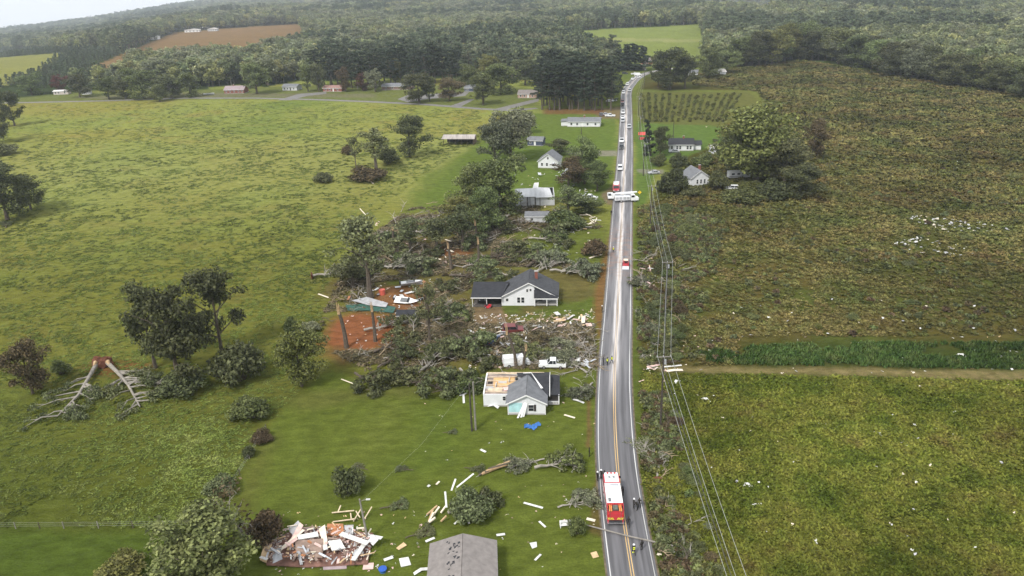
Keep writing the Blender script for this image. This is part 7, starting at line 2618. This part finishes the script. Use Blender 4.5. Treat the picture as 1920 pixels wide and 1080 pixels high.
_fa, _ = zone_points([(1690, 405), (1780, 410), (1890, 430), (1890, 440), (1780, 440), (1720, 420)], 62, 201, 0)
_fb, _ = zone_points([(1670, 455), (1720, 445), (1830, 470), (1830, 485), (1700, 475)], 46, 202, 0)
_fc, _ = zone_points([(1300, 560), (1910, 560), (1910, 705), (1300, 705)], 36, 203, 0)
_fd, _ = zone_points([(1240, 720), (1910, 720), (1910, 1080), (1290, 1080)], 40, 204, 0)
_fe, _ = zone_points([(1280, 200), (1910, 220), (1910, 420), (1280, 420)], 14, 205, 0)
_pt = np.concatenate([_fa, _fb, _fc, _fd, _fe])
_pt[:, 2] += .45
_dd = np.hypot(_pt[:, 0], _pt[:, 1])
scatter('field_litter', _pt, _cr.uniform(.5, 1.5, len(_pt)) * np.clip(_dd / 190, .6, 1.35), proto_collection('field_chip', [chip_mesh('field_chip', 30 + i, [D_WHITE, D_CREAM, D_WHITE, D_GREY][i], .3) for i in range(4)]), 12, 'white scraps of siding and paper blown over the right field', 'debris', tilt=.3)

# ================================================================== labels that single out the members of large groups
LOOK = {'leaves_mid': 'green', 'leaves_dark': 'dark green', 'leaves_yellow_green': 'yellow green', 'leaves_grey_green': 'pale grey green', 'leaves_wilted': 'brown', 'leaves_storm': 'olive grey', 'leaves_russet': 'russet', 'needles': 'dark'}


def look(o):
    for c in o.children:
        if c.type == 'MESH' and c.data.materials and c.data.materials[0].name in LOOK:
            return LOOK[c.data.materials[0].name]
    return None


GR = {}
for o in list(S.objects):
    if o.parent is None and o.get('group'):
        GR.setdefault((o['group'], o.get('label')), []).append(o)
PHRASE = {
    'thicket bushes on the right verge': ('bush', 'from the top in the right verge thicket', 'y'),
    'near thicket bushes on the right verge': ('bush', 'from the top in the right verge near the fire engine', 'y'),
    'scrub bushes in the right field': ('scrub bush', 'from the left in the right field', 'x'),
    'dead scrub in the near right field': ('dead scrub', 'from the left in the near right field', 'x'),
    'pine block left of the far road': ('tall pine', 'from the left in the pine block by the road', 'x'),
    'pines behind the far brick houses': ('tall pine', 'from the left behind the far brick houses', 'x'),
    'wood edge along the right field': ('tree', 'from the left in the wood edge of the right field', 'x'),
    'fallen trees of the flattened grove': ('fallen tree', 'from the left in the flattened grove', 'x'),
    'fallen trees heaped above the near lawn': ('fallen tree', 'from the left in the heap above the near lawn', 'x'),
    'fallen trees between the white houses': ('fallen tree', 'from the left between the white houses', 'x'),
    'distant buildings': ('tiny white building', 'from the left in the row on the distant tan field', 'x'),
    'split trunk on the near lawn': ('splinter', 'from the left of the split trunk on the near lawn', 'x'),
    'splinters of the uprooted heap': ('splinter', 'from the left at the foot of the uprooted heap', 'x'),
}
for (g, lab), os_ in GR.items():
    if len(os_) < 2:
        continue
    px, py, _ = project(*[np.array([o.location[k] for o in os_]) for k in range(3)])
    if g == 'young orchard trees in rows':
        continue
    if g in PHRASE:
        noun, tail, ax = PHRASE[g]
    else:
        noun, tail, ax = None, None, 'x'
    by = {}
    for i, o in enumerate(os_):
        by.setdefault(look(o) if noun else None, []).append(i)
    for lk, idx in by.items():
        idx.sort(key=lambda i: px[i] if ax == 'x' else py[i])
        for n, i in enumerate(idx):
            if n >= len(ORD):
                continue
            if noun:
                os_[i]['label'] = '%s %s%s %s' % (ORD[n], (lk + ' ') if lk and 'pine' not in noun else '', noun, tail)
            else:   # boards: the colour phrase they share, counted from the left
                os_[i]['label'] = '%s %s from the left' % (ORD[n], lab.replace(' among the ', ' counted in the ')) if len(lab.split()) <= 11 else lab

# ================================================================== the hazy air
def make_haze():
    m = bpy.data.materials.new('haze_air')
    m.use_nodes = True
    nt = m.node_tree
    nt.nodes.clear()
    out = nt.nodes.new('ShaderNodeOutputMaterial')
    pv = nt.nodes.new('ShaderNodeVolumePrincipled')
    pv.inputs['Color'].default_value = (.82, .89, 1.0, 1)
    pv.inputs['Density'].default_value = 0.00013
    pv.inputs['Anisotropy'].default_value = 0.45
    nt.links.new(pv.outputs[0], out.inputs['Volume'])
    mb = MB()
    mb.box((0, 0, -70), (11400, 11400, 330))
    o = mb.build('haze', m)
    tag(o, 'thin pale haze filling the air over the countryside', 'haze', kind='stuff')


make_haze()
